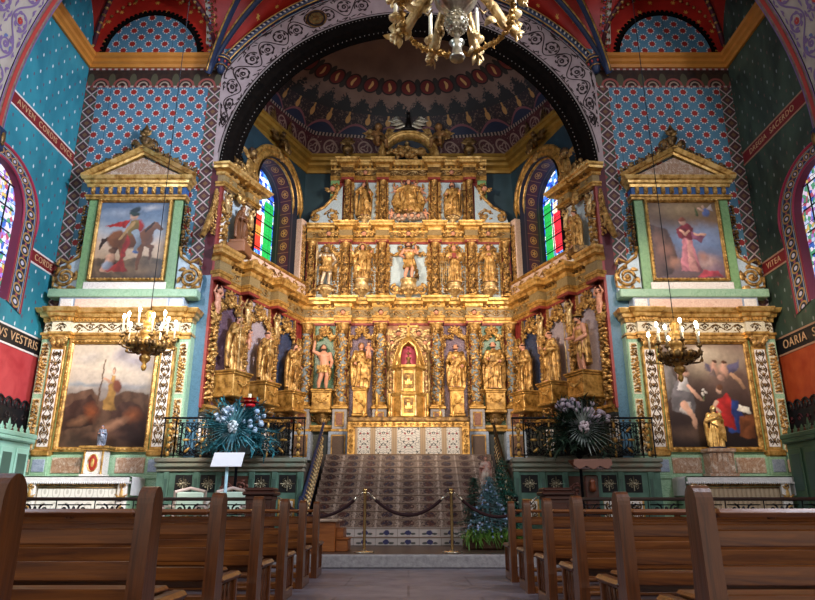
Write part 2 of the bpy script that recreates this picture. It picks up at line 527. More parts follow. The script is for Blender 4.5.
# ---- painted wall patterns
def rosette(t, u, v, su, sv, r0, r1, k=8):
    """(disc, petals) of a staggered lattice"""
    D = P = None
    for o in (0, .5):
        a = ((u/su+o).fract()-.5)*su; b = ((v/sv+o).fract()-.5)*sv
        r = (a*a+b*b).sqrt(); th = b.atan2(a)
        d = r < r0; p = (r < (th*k).cos()*((r1-r0)*.5)+(r0+r1)/2-.004)
        D = d if D is None else D.max(d); P = p if P is None else P.max(p)
    return D, P
def m_daisy():
    t = NT('blue_wall_with_red_rosettes'); u, v = t.uv()
    D, P = rosette(t, u, v, .43, .42, .075, .118, 9)
    n = t.noise(.9, 4); base = t.ramp(n, [(.3, '#3d6a84'), (.7, '#5b8ba2')])
    c = t.mix(P, base, '#dcd2cc'); c = t.mix(D, c, '#99261e')
    seam = ((u/1.45+.31).fract() < .006)
    return t.bsdf(t.mix(seam, c, '#12202e'), .6)
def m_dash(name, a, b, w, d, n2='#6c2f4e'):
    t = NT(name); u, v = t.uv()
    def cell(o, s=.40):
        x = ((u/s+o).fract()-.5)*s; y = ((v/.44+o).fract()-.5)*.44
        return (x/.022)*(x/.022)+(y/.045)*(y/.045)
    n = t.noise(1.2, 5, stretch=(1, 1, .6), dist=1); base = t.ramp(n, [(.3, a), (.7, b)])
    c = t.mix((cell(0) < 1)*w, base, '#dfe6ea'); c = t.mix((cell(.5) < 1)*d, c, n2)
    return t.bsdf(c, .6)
def m_lattice():
    t = NT('diaper_border'); u, v = t.uv()
    s = .34
    a = ((u+v)/s).fract(); b = ((u-v)/s).fract()
    line = ((a-.5).abs() > .44).max((b-.5).abs() > .44)
    da, db = (a-.5).abs(), (b-.5).abs()
    dot = da.max(db) < .2
    k = (((u+v)/s).floor()+((u-v)/s).floor()).mod(2.0)
    base = t.mix(k, '#4c2a30', '#3e4a3c'); base = t.mix(dot, base, t.mix(k, '#71543a', '#8a3d3a'))
    c = t.mix(line, base, '#b9a7a5')
    return t.bsdf(c, .65)
def m_frieze():
    t = NT('dark_frieze_with_palmettes'); u, v = t.uv()
    x = ((u/.55).fract()-.5)*.55
    r = (x*x+(v-.05)*(v-.05)).sqrt()
    ring = ((r-.2).abs() < .03); ring2 = ((r-.11).abs() < .02)
    x2 = ((u/.55+.5).fract()-.5)*.55
    leaf = (((x2/.09)*(x2/.09)+((v-.22)/.2)*((v-.22)/.2)) < 1)
    n = t.noise(9, 3)
    base = t.ramp(n, [(.35, '#241512'), (.65, '#3a2418')])
    c = t.mix(leaf, base, '#4d4a36'); c = t.mix(ring, c, '#8f4a42'); c = t.mix(ring2, c, '#a08a78')
    edge = (v < .05).max(v > .53)
    c = t.mix(edge, c, t.mix(((u/.16).fract() < .5), '#7e2f33', '#b8a49a'))
    return t.bsdf(c, .65)
def m_redvault():
    t = NT('red_vault_with_gold_stars'); u, v = t.uv()
    D, P = rosette(t, u, v, .62, .62, .03, .07, 6)
    n = t.noise(1.5, 4); base = t.ramp(n, [(.3, '#9a1c14'), (.7, '#c02c1c')])
    return t.bsdf(t.mix(P, base, '#d9a94c'), .5)
def m_wall_red():
    t = NT('red_wall'); n = t.noise(1.8, 5, dist=1); return t.bsdf(t.ramp(n, [(.3, '#a32c33'), (.7, '#c04a4c')]), .6)
def m_dome():
    """u runs round the dome, v runs 0 at the cornice to 1 at the crown"""
    t = NT('painted_semi_dome'); u, v = t.uv()
    n = t.noise(1.1, 4); n2 = t.noise(14, 4, .7)
    c = t.ramp(n, [(.3, '#6e5548'), (.7, '#8d7262')])
    x = ((u*20).fract()-.5).abs()
    fr = v < (x*-.16+.41+(n2-.5)*.22)
    c = t.mix(fr, c, '#1d2020')
    low = v < .3
    c = t.mix(low, c, '#2b2023')
    c = t.mix(((n2 > .57)*low), c, '#6b5648')
    px = ((u*20+.5).fract()-.5)*.6; py = (v-.255)*4.2
    pot = (((px/.075)*(px/.075)+(py/.1)*(py/.1)) < 1).max((px.abs() < .03)*((py-.1).abs() < .09))
    c = t.mix(pot, c, '#b98c50')
    sc = ((u*12).fract()-.5)*2
    edge = ((sc*sc)*-.07+.235)
    c = t.mix(v < edge, c, '#7d4a50'); c = t.mix(v < edge-.014, c, '#1c2740')
    band = v < .16
    w = (((u*26).fract()-.5)*.46); q = (v-.085)*4.2
    rr = (w*w+q*q).sqrt(); th = q.atan2(w)
    sc2 = ((rr+(th*2).sin()*.03-.17).abs() < .022).max((rr+(th*3).cos()*.03-.08).abs() < .02)
    rb = t.mix(sc2.max(n2 > .62), '#4a1a1e', '#94786a')
    c = t.mix(band, c, rb)
    c = t.mix(((v-.16).abs() < .009).max((v-.012).abs() < .014), c, t.mix(((u*120).fract() < .5), '#17161c', '#9a8578'))
    a = ((u*17).fract()-.5)*.43; b = (v-.49)*3.6
    r = (a*a+b*b).sqrt()
    ang = (u*17).floor()
    mot = (a+(b*22+ang*1.7).sin()*.02)/.035
    motif = ((mot*mot+(b/.1)*(b/.1)) < 1)
    a2 = ((u*17+.5).fract()-.5)*.43
    leafr = (((a2/.07)*(a2/.07)+(b.abs()-.1)*(b.abs()-.1)*90) < 1)
    c = t.mix(leafr, c, '#2a2a26'); c = t.mix(r < .19, c, '#26110f'); c = t.mix(r < .155, c, '#6e1f1a'); c = t.mix(motif, c, '#d6a865')
    return t.bsdf(c, .6)
def m_flag():
    t = NT('stone_slabs'); u, v = t.uv()
    b = t.n('ShaderNodeTexBrick'); b.inputs['Scale'].default_value = 1.0; b.inputs['Brick Width'].default_value = 1.5; b.inputs['Row Height'].default_value = 1.05
    b.inputs['Mortar Size'].default_value = .014; b.offset = .5
    for k, h in (('Color1', '#8b8590'), ('Color2', '#6a6470'), ('Mortar', '#2d2a2f')): b.inputs[k].default_value = (*lin(h), 1)
    t.l(t.comb(u, v), b.inputs['Vector'])
    n = t.noise(2.5, 6, .65)
    c = t.mix(.55, b.outputs[0], t.ramp(n, [(.3, '#453f48'), (.7, '#8f8994')]), 'MIX')
    return t.bsdf(c, t.noise(3, 3)*.35+.2, 0, t.noise(12, 4), .12, .02)
def m_riser():
    """flowered runner on the upper flight: panels of dark red foliage edged in cream"""
    t = NT('flowered_stair_tiles'); u, v = t.uv()
    w = t.comb(u*1.0, v*1.25)
    n = t.noise(13, 2, .55, vec=w, dist=2.2); n2 = t.noise(24, 3, .7, vec=w, dist=1); n3 = t.noise(6, 2, vec=w)
    dx = ((u/.44).fract()-.5).abs(); y = (v/.16).fract()
    k = t.noise(1.7, 2)
    body = dx < n*.3+.3
    pal = (((dx/.3)*(dx/.3)+((y-.5)/.36)*((y-.5)/.36)) < n2*1.7)
    curl = ((n-.5).abs() < .03)
    c = t.mix(body, '#bda796', '#8f7665')
    c = t.mix(pal, c, t.mix(n3 > .57, t.mix(k > .5, '#3f1713', '#55261a'), '#2c1d33'))
    c = t.mix((n2 > .6)*pal, c, '#a8836c'); c = t.mix(curl, c, '#2a1612')
    c = t.mix((n2 < .33), c, '#1d0f0d')
    edge = (dx > .478)
    c = t.mix(edge, c, '#b09a8a')
    return t.bsdf(c, .5)
def m_riser_white():
    t = NT('white_stair_tiles_with_blue_flowers'); u, v = t.uv()
    x = ((u/.42).fract()-.5)*.42; y = ((v/.16).fract()-.42)*.16
    n = t.noise(40, 3, .7)
    f = (((x/.06)*(x/.06)+(y/.045)*(y/.045)) < n*2.0)
    l = (((x.abs()-.1)/.05)*((x.abs()-.1)/.05)+((y+.02)/.022)*((y+.02)/.022)) < n*1.9
    c = t.mix(l, '#bcb0a8', '#4a4a44'); c = t.mix(f, c, '#2b2c58')
    edge = ((u/.42).fract() < .03).max((v/.16).fract() > .92)
    return t.bsdf(t.mix(edge, c, '#8d7f76'), .35)
def m_antependium():
    t = NT('embroidered_altar_front'); u, v = t.uv()     # u -1.35..1.35, v 0..0.7
    c = t.mix(((u*120).sin() > 0), '#a58d6f', '#b39a7c')
    def panel(cx, w, k):
        x = (u-cx); inside = (x.abs() < w)
        y = v-.36; dx = x.abs()
        s = ((dx*k).sin()*(y*k*1.1).cos()+(dx*k*.6+y*k*1.7).sin()*.6)
        m1 = (s.abs() < .2)
        base = t.mix(m1, '#d8d2c8', '#3d4442')
        rd = (dx-.09)*(dx-.09)+((y.abs()-.17)*(y.abs()-.17))
        base = t.mix(rd < .0006, base, '#8d2a30')
        rc = (dx*dx+(y-.03)*(y-.03)) < .0007
        base = t.mix(rc, base, '#a8463c')
        return inside, base
    for cx, w, k in ((0, .29, 34), (-.63, .2, 40), (.63, .2, 40), (-1.12, .16, 46), (1.12, .16, 46)):
        i, b = panel(cx, w, k); c = t.mix(i, c, b)
    return t.bsdf(c, .8)
def m_damask():
    t = NT('white_damask'); u, v = t.uv()
    a = ((u/.22).fract()-.5)*.22; b = ((v/.34).fract()-.5)*.34
    og = ((a/.09)*(a/.09)+(b/.16)*(b/.16)).sqrt()
    l = ((og-.8).abs() < .1).max(og < .3)
    return t.bsdf(t.mix(l, '#e3dfd2', '#c4bfb0'), .8)
def m_pleat():
    t = NT('cream_pleated_panel'); u, v = t.uv()
    f = ((u*70).sin()*.5+.5)
    return t.bsdf('#b09a7c', .7, 0, f, .6, .03)
def m_inscription(name, bg):
    t = NT(name); n = t.noise(8, 3); return t.bsdf(t.mix(n, bg, '#000000'), .6) if False else plain(name+'_ground', bg, .6)
def m_winborder():
    """window surround: navy with rings of gilt and white, split in panels; u across 0..1, v along in metres"""
    t = NT('window_border'); u, v = t.uv()
    y = ((v/.3).fract()-.5)*.3; x = (u-.5)*.42
    r = (x*x+y*y).sqrt()
    y2 = ((v/.3+.5).fract()-.5)*.3; r2 = (x*x+y2*y2).sqrt()
    c = t.mix((r-.1).abs() < .018, '#15233f', '#b08a4c'); c = t.mix(r < .045, c, '#c9c6d6')
    c = t.mix((r2 < .03), c, '#a04a5c'); c = t.mix(((x.abs()-.12).abs() < .012)*(r > .12), c, '#8a9ab8')
    e = (u-.5).abs()
    c = t.mix(e > .36, c, '#c9a866'); c = t.mix(e > .385, c, '#8e2440')
    return t.bsdf(c, .55)
def m_reveal():
    t = NT('dark_red_reveal_with_gilt_motifs'); u, v = t.uv()
    y = ((v/.42).fract()-.5)*.42; x = (u-.45)*1.0
    r = (x*x+y*y).sqrt()
    c = t.mix((r-.11).abs() < .014, '#45121a', '#a8763a'); th = y.atan2(x)
    star = r < ((th*5).cos()*.03+.055)
    c = t.mix(star, c, '#b8853e')
    c = t.mix((y.abs() > .2), c, '#8a5a34')
    e = (u-.45).abs()
    c = t.mix(e > .2, c, '#1b1418'); c = t.mix(((e-.27).abs() < .02), c, '#4a3436')
    return t.bsdf(c, .55)
def m_glass(name, scale, pal, strength, figure=None):
    """leaded stained glass lit from behind"""
    t = NT(name); u, v = t.uv()
    vec = t.comb(u, v)
    vo = t.n('ShaderNodeTexVoronoi'); vo.voronoi_dimensions = '2D'; vo.inputs['Scale'].default_value = scale; t.l(vec, vo.inputs['Vector'])
    ve = V_(t, t.voro(scale, 'DISTANCE_TO_EDGE', vec, 'Distance', '2D'))
    h = t.n('ShaderNodeSeparateColor'); t.l(vo.outputs['Color'], h.inputs[0])
    col = t.n('ShaderNodeValToRGB'); col.color_ramp.interpolation = 'CONSTANT'
    e = col.color_ramp.elements
    while len(e) < len(pal): e.new(.5)
    for k, c in enumerate(pal): e[k].position = k/len(pal); e[k].color = (*lin(c), 1)
    t.l(h.outputs[0], col.inputs[0])
    c = col.outputs[0]
    if figure:
        n = t.noise(6, 2)
        for (x0, x1, y0, y1, hx) in figure:
            xx = u+(n-.5)*.08; m = (xx > x0)*(xx < x1)*(v > y0)*(v < y1)
            c = t.mix(m, c, hx)
    lead = (ve < .018)
    bars = ((v/.45).fract() < .03).max((u/.6).fract() < .018)
    c = t.mix(lead.max(bars), c, '#050505')
    return t.bsdf(c, .3, emit=c, es=strength)
GLASSL = m_glass('stained_glass', 11, ['#c9d4e8', '#3a5fb0', '#d3b9d4', '#a94a62', '#6f94d8', '#d5d3de', '#4a8e6c', '#c3a95c', '#9a6ab8', '#b0bfe0'], .7)
GLASSF = m_glass('stained_glass_with_figure', 9, ['#2a4fd0', '#e9eef5', '#3a6fd0', '#5a9ee8', '#dfe9f2', '#1c3aa0', '#7fb4e8'], 1.0,
                 [(1.0, 1.42, .75, 1.9, '#c93a2a'), (1.5, 1.95, .6, 2.4, '#22a048'), (1.12, 1.34, 1.85, 2.2, '#e9d8c0'), (1.4, 1.52, 1.0, 1.9, '#e9e4dc'), (1.0, 1.4, 1.2, 1.5, '#d8893a')])
GLASSG = m_glass('stained_glass_with_figure_mirrored', 9, ['#2a4fd0', '#e9eef5', '#3a6fd0', '#5a9ee8', '#dfe9f2', '#1c3aa0', '#7fb4e8'], 1.0,
                 [(.5, .9, .7, 2.0, '#c92a3a'), (.04, .4, .6, 2.4, '#22a048'), (.52, .72, 1.95, 2.3, '#e9d8c0'), (.4, .5, .9, 1.9, '#e9e4dc')])
DAISY = m_daisy()
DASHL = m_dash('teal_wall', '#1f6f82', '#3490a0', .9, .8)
DASHR = m_dash('shaded_teal_wall', '#1d2c26', '#455a4a', .28, .45, '#8a5a5a')  # right wall: its shade is put into darker, greener colours and fainter dashes
LATT = m_lattice(); FRIEZE = m_frieze(); REDV = m_redvault(); WALLRED = m_wall_red(); DOME = m_dome(); FLAG = m_flag()
RISER = m_riser(); RISERW = m_riser_white(); ANTEP = m_antependium(); DAMASK = m_damask(); PLEAT = m_pleat(); WINB = m_winborder(); REVEAL = m_reveal()
APSEW = plain('dark_teal_plaster', '#26424e', .6, c2='#1b333d', scale=2)
LAV = plain('pale_arch_plaster', '#b3a2a2', .6, c2='#9c8a8c', scale=3)
CREAM = plain('cream_plaster', '#c9bfae', .6, c2='#b5aa9a', scale=3)
DKBAND = plain('black_brown_plaster', '#0b0908', .9, c2='#17120f', scale=8, spec=.05)
PAINTED = None
def m_paint(name, rough=.35):
    t = NT(name); a = t.n('ShaderNodeAttribute'); a.attribute_name = 'Paint'
    n = t.noise(40, 3)
    return t.bsdf(a.outputs['Color'], rough, 0, n, .1, .005, coat=.15)
CANVAS = m_paint('oil_paint')
def glow(name, c, s):
    t = NT(name); e = t.n('ShaderNodeEmission'); e.inputs[0].default_value = (*lin(c), 1); e.inputs[1].default_value = s
    t.l(e.outputs[0], t.out.inputs[0]); return t.m
BULB = glow('lit_bulb', '#fff2dc', 28)
OUTLINE = plain('painted_dark_line', '#2a1c1c', .6)
PLINE_R = plain('painted_red_line', '#a83a34', .6); PLINE_B = plain('painted_blue_line', '#5d6c9c', .6); PLINE_G = plain('painted_green_line', '#5d7a54', .6); PLINE_P = plain('painted_mauve_line', '#77608c', .6)
WHITEP = plain('painted_white_line', '#c9c2ba', .6)
BLUEP = plain('painted_blue', '#2c5f9a', .5, c2='#24508a', scale=6)
NAVYP = plain('painted_navy', '#1a2a4a', .5)
REDL = plain('painted_crimson', '#7a1a1e', .6)
DKRED = plain('painted_plum', '#5a1f2c', .6, c2='#47161f', scale=4)
INKB = plain('black_ground', '#141418', .55)
GPANEL = plain('green_panelling', '#5f8070', .55, c2='#4a685a', scale=5, spec=.2)
GPANELD = plain('dark_green_panelling', '#3f5d52', .5)
# ================================================================== SETTING
WX, FY, EYE = 8.35, 14.5, .85
AR, AZ = 4.7, 8.87                       # choir arch radius, springing height
def flat(name, x0, x1, y0, y1, z, mat):
    P = np.array([[(x0, y0, z), (x1, y0, z)], [(x0, y1, z), (x1, y1, z)]])
    return struct(surface(name, P, P[..., 0], P[..., 1], mat))
flat('floor', -WX, WX, -3, 15, 0, FLAG)
# low stone step across the nave and the raised floors behind it
mb = MB(); mb.bbox(-8.33, 8.33, 10.75, 14.48, .0, .195, .02)
struct(mb.build('floor_sanctuary', GREYST))
flat('floor_sanctuary_boards', -8.3, 8.3, 10.95, 14.4, .199, plain('brown_boards', '#5b473b', .35, c2='#463630', scale=5))
mb = MB(); mb.box(-4.9, -2.12, 13.78, 18.5, .2, 1.8); mb.box(2.12, 4.9, 13.78, 18.5, .2, 1.8); mb.box(-2.12, 2.12, 16.32, 18.5, .2, 2.12)
struct(mb.build('floor_choir', plain('choir_floor', '#4a4038', .6)))

# --- wall with the choir arch
o, AP = wall_with_arch('wall_front', None, -WX, WX, 0, 14.9, -AR, AR, 0, AZ, FY, DAISY, n=48)
struct(o)
def ring(name, r0, r1, y, a0, a1, mat, n=72, clip=None, m=1):
    a = np.linspace(a0, a1, n); P = np.zeros((n, m+1, 3)); U = np.zeros((n, m+1)); V = U.copy()
    for j in range(m+1):
        r = np.full(n, r0+(r1-r0)*j/m)
        if clip: r = np.minimum(r, np.maximum(r0+.02, clip/np.maximum(1e-6, np.abs(np.cos(a)))))
        P[:, j, 0] = r*np.cos(a); P[:, j, 1] = y; P[:, j, 2] = AZ+r*np.sin(a); U[:, j] = a*r0; V[:, j] = (r-r0)
    return struct(surface(name, P, U, V, mat))
ring('trim_arch_pale_band', 4.7, 5.62, FY-.02, .02, PI-.02, LAV, clip=4.86)
# dark soffit of the arch with white beads
a = np.linspace(-.0, PI, 64)
pr = [(4.74, FY-.03), (4.68, FY-.045), (4.62, FY-.01), (4.5, FY+.1), (4.46, FY+.2), (4.38, FY+.5)]
mb = MB(); G = np.array([[(r*math.cos(t), y, AZ+r*math.sin(t)) for r, y in pr] for t in a]); mb.grid(G, 0, sm=False)
soff = struct(mb.build('trim_arch_soffit', DKBAND))
mb = MB()
for sg in (-1, 1): mb.box(min(sg*4.57, sg*4.63), max(sg*4.57, sg*4.63), FY-.02, FY+.42, 3.0, AZ)
struct(mb.build('trim_arch_jambs', REDT))
mb = MB()
for t in np.linspace(.0, PI, 150): mb.ball((4.66*math.cos(t), FY-.04, AZ+4.66*math.sin(t)), (.014, .012, .014), n=5, k=4)
mb.tube([(4.73*math.cos(t), FY-.035, AZ+4.73*math.sin(t)) for t in a], .01, 4)
for t in np.linspace(.0, PI, 110): mb.ball((4.42*math.cos(t), FY+.3, AZ+4.42*math.sin(t)), (.014, .02, .014), n=5, k=4)
struct(mb.build('trim_arch_beading', plain('grey_beading', '#8d8680', .6)))
MBLUEW = marble('blue_wall_marbling', '#41667c', '#4d7388', '#29475a', 3)
# plum strip and lattice borders beside the arch
def vstrip(name, x0, x1, z0, z1, y, mat, xn=1):
    P = np.array([[(x0, y, z0), (x1, y, z0)], [(x0, y, z1), (x1, y, z1)]]); return struct(surface(name, P, P[..., 0]-x0, P[..., 2], mat))
for sg, sd in ((-1, 'left'), (1, 'right')):
    def q(a, b): return (min(sg*a, sg*b), max(sg*a, sg*b))
    vstrip('trim_plum_strip_'+sd, *q(4.62, 4.86), 6.1, AZ+.3, FY-.012, DKRED)
    x0, x1 = q(4.62, 5.1); vstrip('wall_front_blue_strip_'+sd, x0, x1, 0, 6.1, FY-.014, MBLUEW)
    x0, x1 = q(4.86, 5.17); vstrip('trim_diaper_border_inner_'+sd, x0, x1, 6.1, 11.3, FY-.012, LATT)
    x0, x1 = q(8.03, 8.34); vstrip('trim_diaper_border_outer_'+sd, x0, x1, 1, 11.3, FY-.012, LATT)
    x0, x1 = q(4.84, 8.35); P = np.array([[(x0, FY-.015, 11.26), (x1, FY-.015, 11.26)], [(x0, FY-.015, 11.86), (x1, FY-.015, 11.86)]])
    struct(surface('trim_frieze_'+sd, P, P[..., 0], P[..., 2]-11.26, FRIEZE))
    x0, x1 = q(5.0, 8.35)
    vstrip('wall_red_spandrel_'+sd, x0, x1, 12.05, 14.6, FY-.01, REDV)
    # lunette with the same rosettes, with a dark scalloped rim
    t = np.linspace(0, PI, 33); cx = sg*6.78
    def lun(name, hw, rise, y, mat):
        P = np.zeros((33, 2, 3)); P[:, 0, 0] = P[:, 1, 0] = cx+hw*np.cos(t); P[:, :, 1] = y; P[:, 0, 2] = 12.15; P[:, 1, 2] = 12.15+rise*np.sin(t)
        return struct(surface(name, P, P[..., 0], P[..., 2], mat))
    lun('wall_lunette_rim_'+sd, 1.34, 1.5, FY-.02, DKBAND); lun('wall_lunette_'+sd, 1.22, 1.36, FY-.03, DAISY)
    mb = MB()
    for k in np.linspace(.03, PI-.03, 34): mb.ball((cx+1.35*math.cos(k), FY-.02, 12.15+1.51*math.sin(k)), (.055, .012, .055), n=6, k=4)
    struct(mb.build('trim_lunette_scallops_'+sd, DKBAND))
    # gilded cornice turning the corner on to the side wall
    prof = [(0, 11.84), (.06, 11.84), (.08, 11.92), (.14, 11.96), (.15, 12.04), (.22, 12.08), (.23, 12.17), (0, 12.17)]
    path = [(-8.34, 9.9), (-8.34, FY-.01), (-4.9, FY-.01)] if sg < 0 else [(4.9, FY-.01), (8.34, FY-.01), (8.34, 9.9)]
    mb = MB(); mb.sweep(path, prof); struct(mb.build('trim_cornice_'+sd, plain('yellow_cornice_paint_'+sd, '#cf8a3a', .5, c2='#c07a2c', scale=3)))
    # capital carrying the ribs
    mb = MB(); c = (sg*4.88, FY-.1, 0)
    mb.lathe(c, [(.0, 11.62), (.06, 11.64), (.1, 11.74), (.12, 11.82), (.2, 11.98), (.24, 12.0), (.24, 12.06), (.2, 12.08), (0, 12.08)], 12, 1)
    for z, r in ((11.82, .14), (11.98, .235), (12.07, .235)): mb.tube([(c[0]+r*math.cos(t), c[1]+r*math.sin(t), z) for t in np.linspace(0, 2*PI, 17)], .018, 4, 0)
    for k in range(8):
        th = k*PI/4; mb.ball((c[0]+.19*math.cos(th), c[1]+.19*math.sin(th), 11.9), (.03, .03, .045), 2, n=6, k=4)
    struct(mb.build('trim_rib_capital_'+sd, [GOLD, NAVYP, PLINE_R]))
# painted scroll on the pale band
def paint_rinceau(mbs, fn, L, B, period, w=.03, seed=1, cols=(0,)):
    """mbs: mesh builders per colour; fn(s, t) -> (point, normal)"""
    rnd = random.Random(seed)
    def line(st, w, c):
        pn = [fn(a, b) for a, b in st]
        ribbon(mbs[c], [p for p, _ in pn], w, np.array([n for _, n in pn]))
    n = max(1, round(L/period)); c = L/n
    s = np.linspace(0, L, n*12+1); line(list(zip(s, B/2+B*.3*np.sin(s/c*PI))), w, cols[0])
    for i in range(n):
        sd = 1 if i % 2 == 0 else -1; cs, ct = (i+.5)*c, B/2-sd*B*.06; R = min(c*.46, B*.36)
        a0 = rnd.uniform(-.4, .4)+(0 if sd > 0 else PI)
        k = np.linspace(0, 1, 22); th = a0+sd*k*2*PI*1.45; r = R*(1-.8*k)
        line(list(zip(cs+r*np.cos(th), ct+r*np.sin(th))), [w*1.2, w*.7], cols[0])
        cc = cols[(i+1) % len(cols)]
        for j in range(6):
            t0 = a0+j*PI/3; p0 = (cs+R*.62*math.cos(t0), ct+R*.62*math.sin(t0)); t1 = t0+sd*1.1
            q = [(p0[0]+R*.5*u*math.cos(t1+.6*u*sd), p0[1]+R*.5*u*math.sin(t1+.6*u*sd)) for u in np.linspace(0, 1, 6)]
            q = [(a, min(B*.97, max(B*.03, b))) for a, b in q]
            line(q, [w*.5, w*1.9, w*1.7, w*.4], cc if j % 2 else cols[0])
        q = [(cs+R*.2*math.cos(t), ct+R*.2*math.sin(t)) for t in np.linspace(0, 2*PI, 9)]
        line(q, w*1.5, cols[(i+2) % len(cols)])
        for j in range(9):
            e = (cs+c*rnd.uniform(-.5, .5), B*(rnd.uniform(.04, .14) if rnd.random() < .5 else rnd.uniform(.86, .96)))
            t1 = rnd.uniform(0, 6.28); q = [(e[0]+.12*B*u*math.cos(t1), min(B, max(0, e[1]+.06*B*u*math.sin(t1)))) for u in np.linspace(-1, 1, 5)]
            line(q, [w*.4, w*1.3, w*.4], cols[0])
mbp = [MB()]
def fn_arch(a0):
    def f(s, t):
        a = a0+s/5.15
        r0 = 4.76; r1 = min(5.6, max(4.82, 4.82/max(1e-6, abs(math.cos(a)))))
        r = r0+(r1-r0)*(t/.8)
        return np.array((r*math.cos(a), FY-.026, AZ+r*math.sin(a))), np.array((0, -1., 0))
    return f
for a0, L in ((.25, 5.15*1.12), (PI-.25-1.12, 5.15*1.12)): paint_rinceau(mbp, fn_arch(a0), L, .8, .47, .03, 3)
for r in (4.78, 5.58):
    a = np.linspace(.55 if r > 5.3 else .1, PI-(.55 if r > 5.3 else .1), 60); ribbon(mbp[0], np.stack([r*np.cos(a), np.full(60, FY-.027), AZ+r*np.sin(a)], 1), .025, (0, -1, 0))
struct(mbp[0].build('trim_arch_scroll_painting', OUTLINE))
# medallions on the band
for k, a in enumerate((2.07, 1.07)):
    mb = MB(); c = (5.18*math.cos(a), 0, AZ+5.18*math.sin(a))
    for r, m_, d in ((.29, 0, .03), (.25, 1, .035), (.2, 0, .04), (.16, 2, .045)):
        mb.add([(c[0]+r*math.cos(t), FY-d, c[2]+r*math.sin(t)) for t in np.linspace(0, 2*PI, 25)[:-1]], (np.array([np.arange(24)]),), m_, False)
    for j in range(8):
        t = j*PI/4; mb.leaf((c[0], c[2]), .15, .06, t, FY-.05, .01, 0, 0)
    struct(mb.build('trim_arch_medallion_%d' % (k+1), [GOLDD, INKB, plain('olive_medallion', '#6b5a30', .6)]))
# blue and gold rib following the arch, with red vault behind
mb = MB(); a = np.linspace(math.asin(3.02/5.95), PI-math.asin(3.02/5.95), 60)
pt = lambda r, y: [(r*math.cos(t), y, AZ+r*math.sin(t)) for t in a]
mb.tube(pt(5.72, FY-.08), .1, 8, 0)
for r, y in ((5.64, FY-.12), (5.8, FY-.14)): mb.tube(pt(r, y), .022, 5, 1)
for t in np.linspace(a[0], a[-1], 90): mb.ball((5.71*math.cos(t), FY-.175, AZ+5.71*math.sin(t)), (.05, .02, .025), 2, R=RY(-t-.6), n=6, k=4)
struct(mb.build('trim_arch_rib', [NAVYP, GOLDS, WHITEP]))
# centre barrel vault
a = np.linspace(math.asin(2.75/5.9), PI-math.asin(2.75/5.9), 60); ys = np.linspace(FY, 9.9, 47)
P = np.array([[(5.9*math.cos(t), y, AZ+5.9*math.sin(t)) for y in ys] for t in a])
q_ = 1-((P[..., 1]-13.0)/1.52)**2; P[..., 2] = np.where(q_ > 0, np.maximum(P[..., 2], 12.15+1.95*np.sqrt(np.maximum(0, q_))), P[..., 2])
struct(surface('ceiling_centre_vault', P, np.repeat(a[:, None]*5.9, 47, 1), np.repeat(ys[None], 60, 0), REDV, sm=True))
mb = MB()
for sg in (-1, 1):
    for (y1, c1) in ((9.9, 0), (12.3, 0)):
        k = np.linspace(0, 1, 26); t = a[0]+(PI/2-a[0])*k; y = FY-.15+(y1-FY+.15)*k
        r = 5.86
        pts = np.stack([sg*r*np.cos(t), y, AZ+r*np.sin(t)], 1)
        mb.tube(pts, .085, 6, 0)
        for d in (-.11, .11):
            q = pts.copy(); q[:, 1] += d; mb.tube(q, .025, 4, 1)
struct(mb.build('trim_vault_ribs', [NAVYP, GOLDS]))
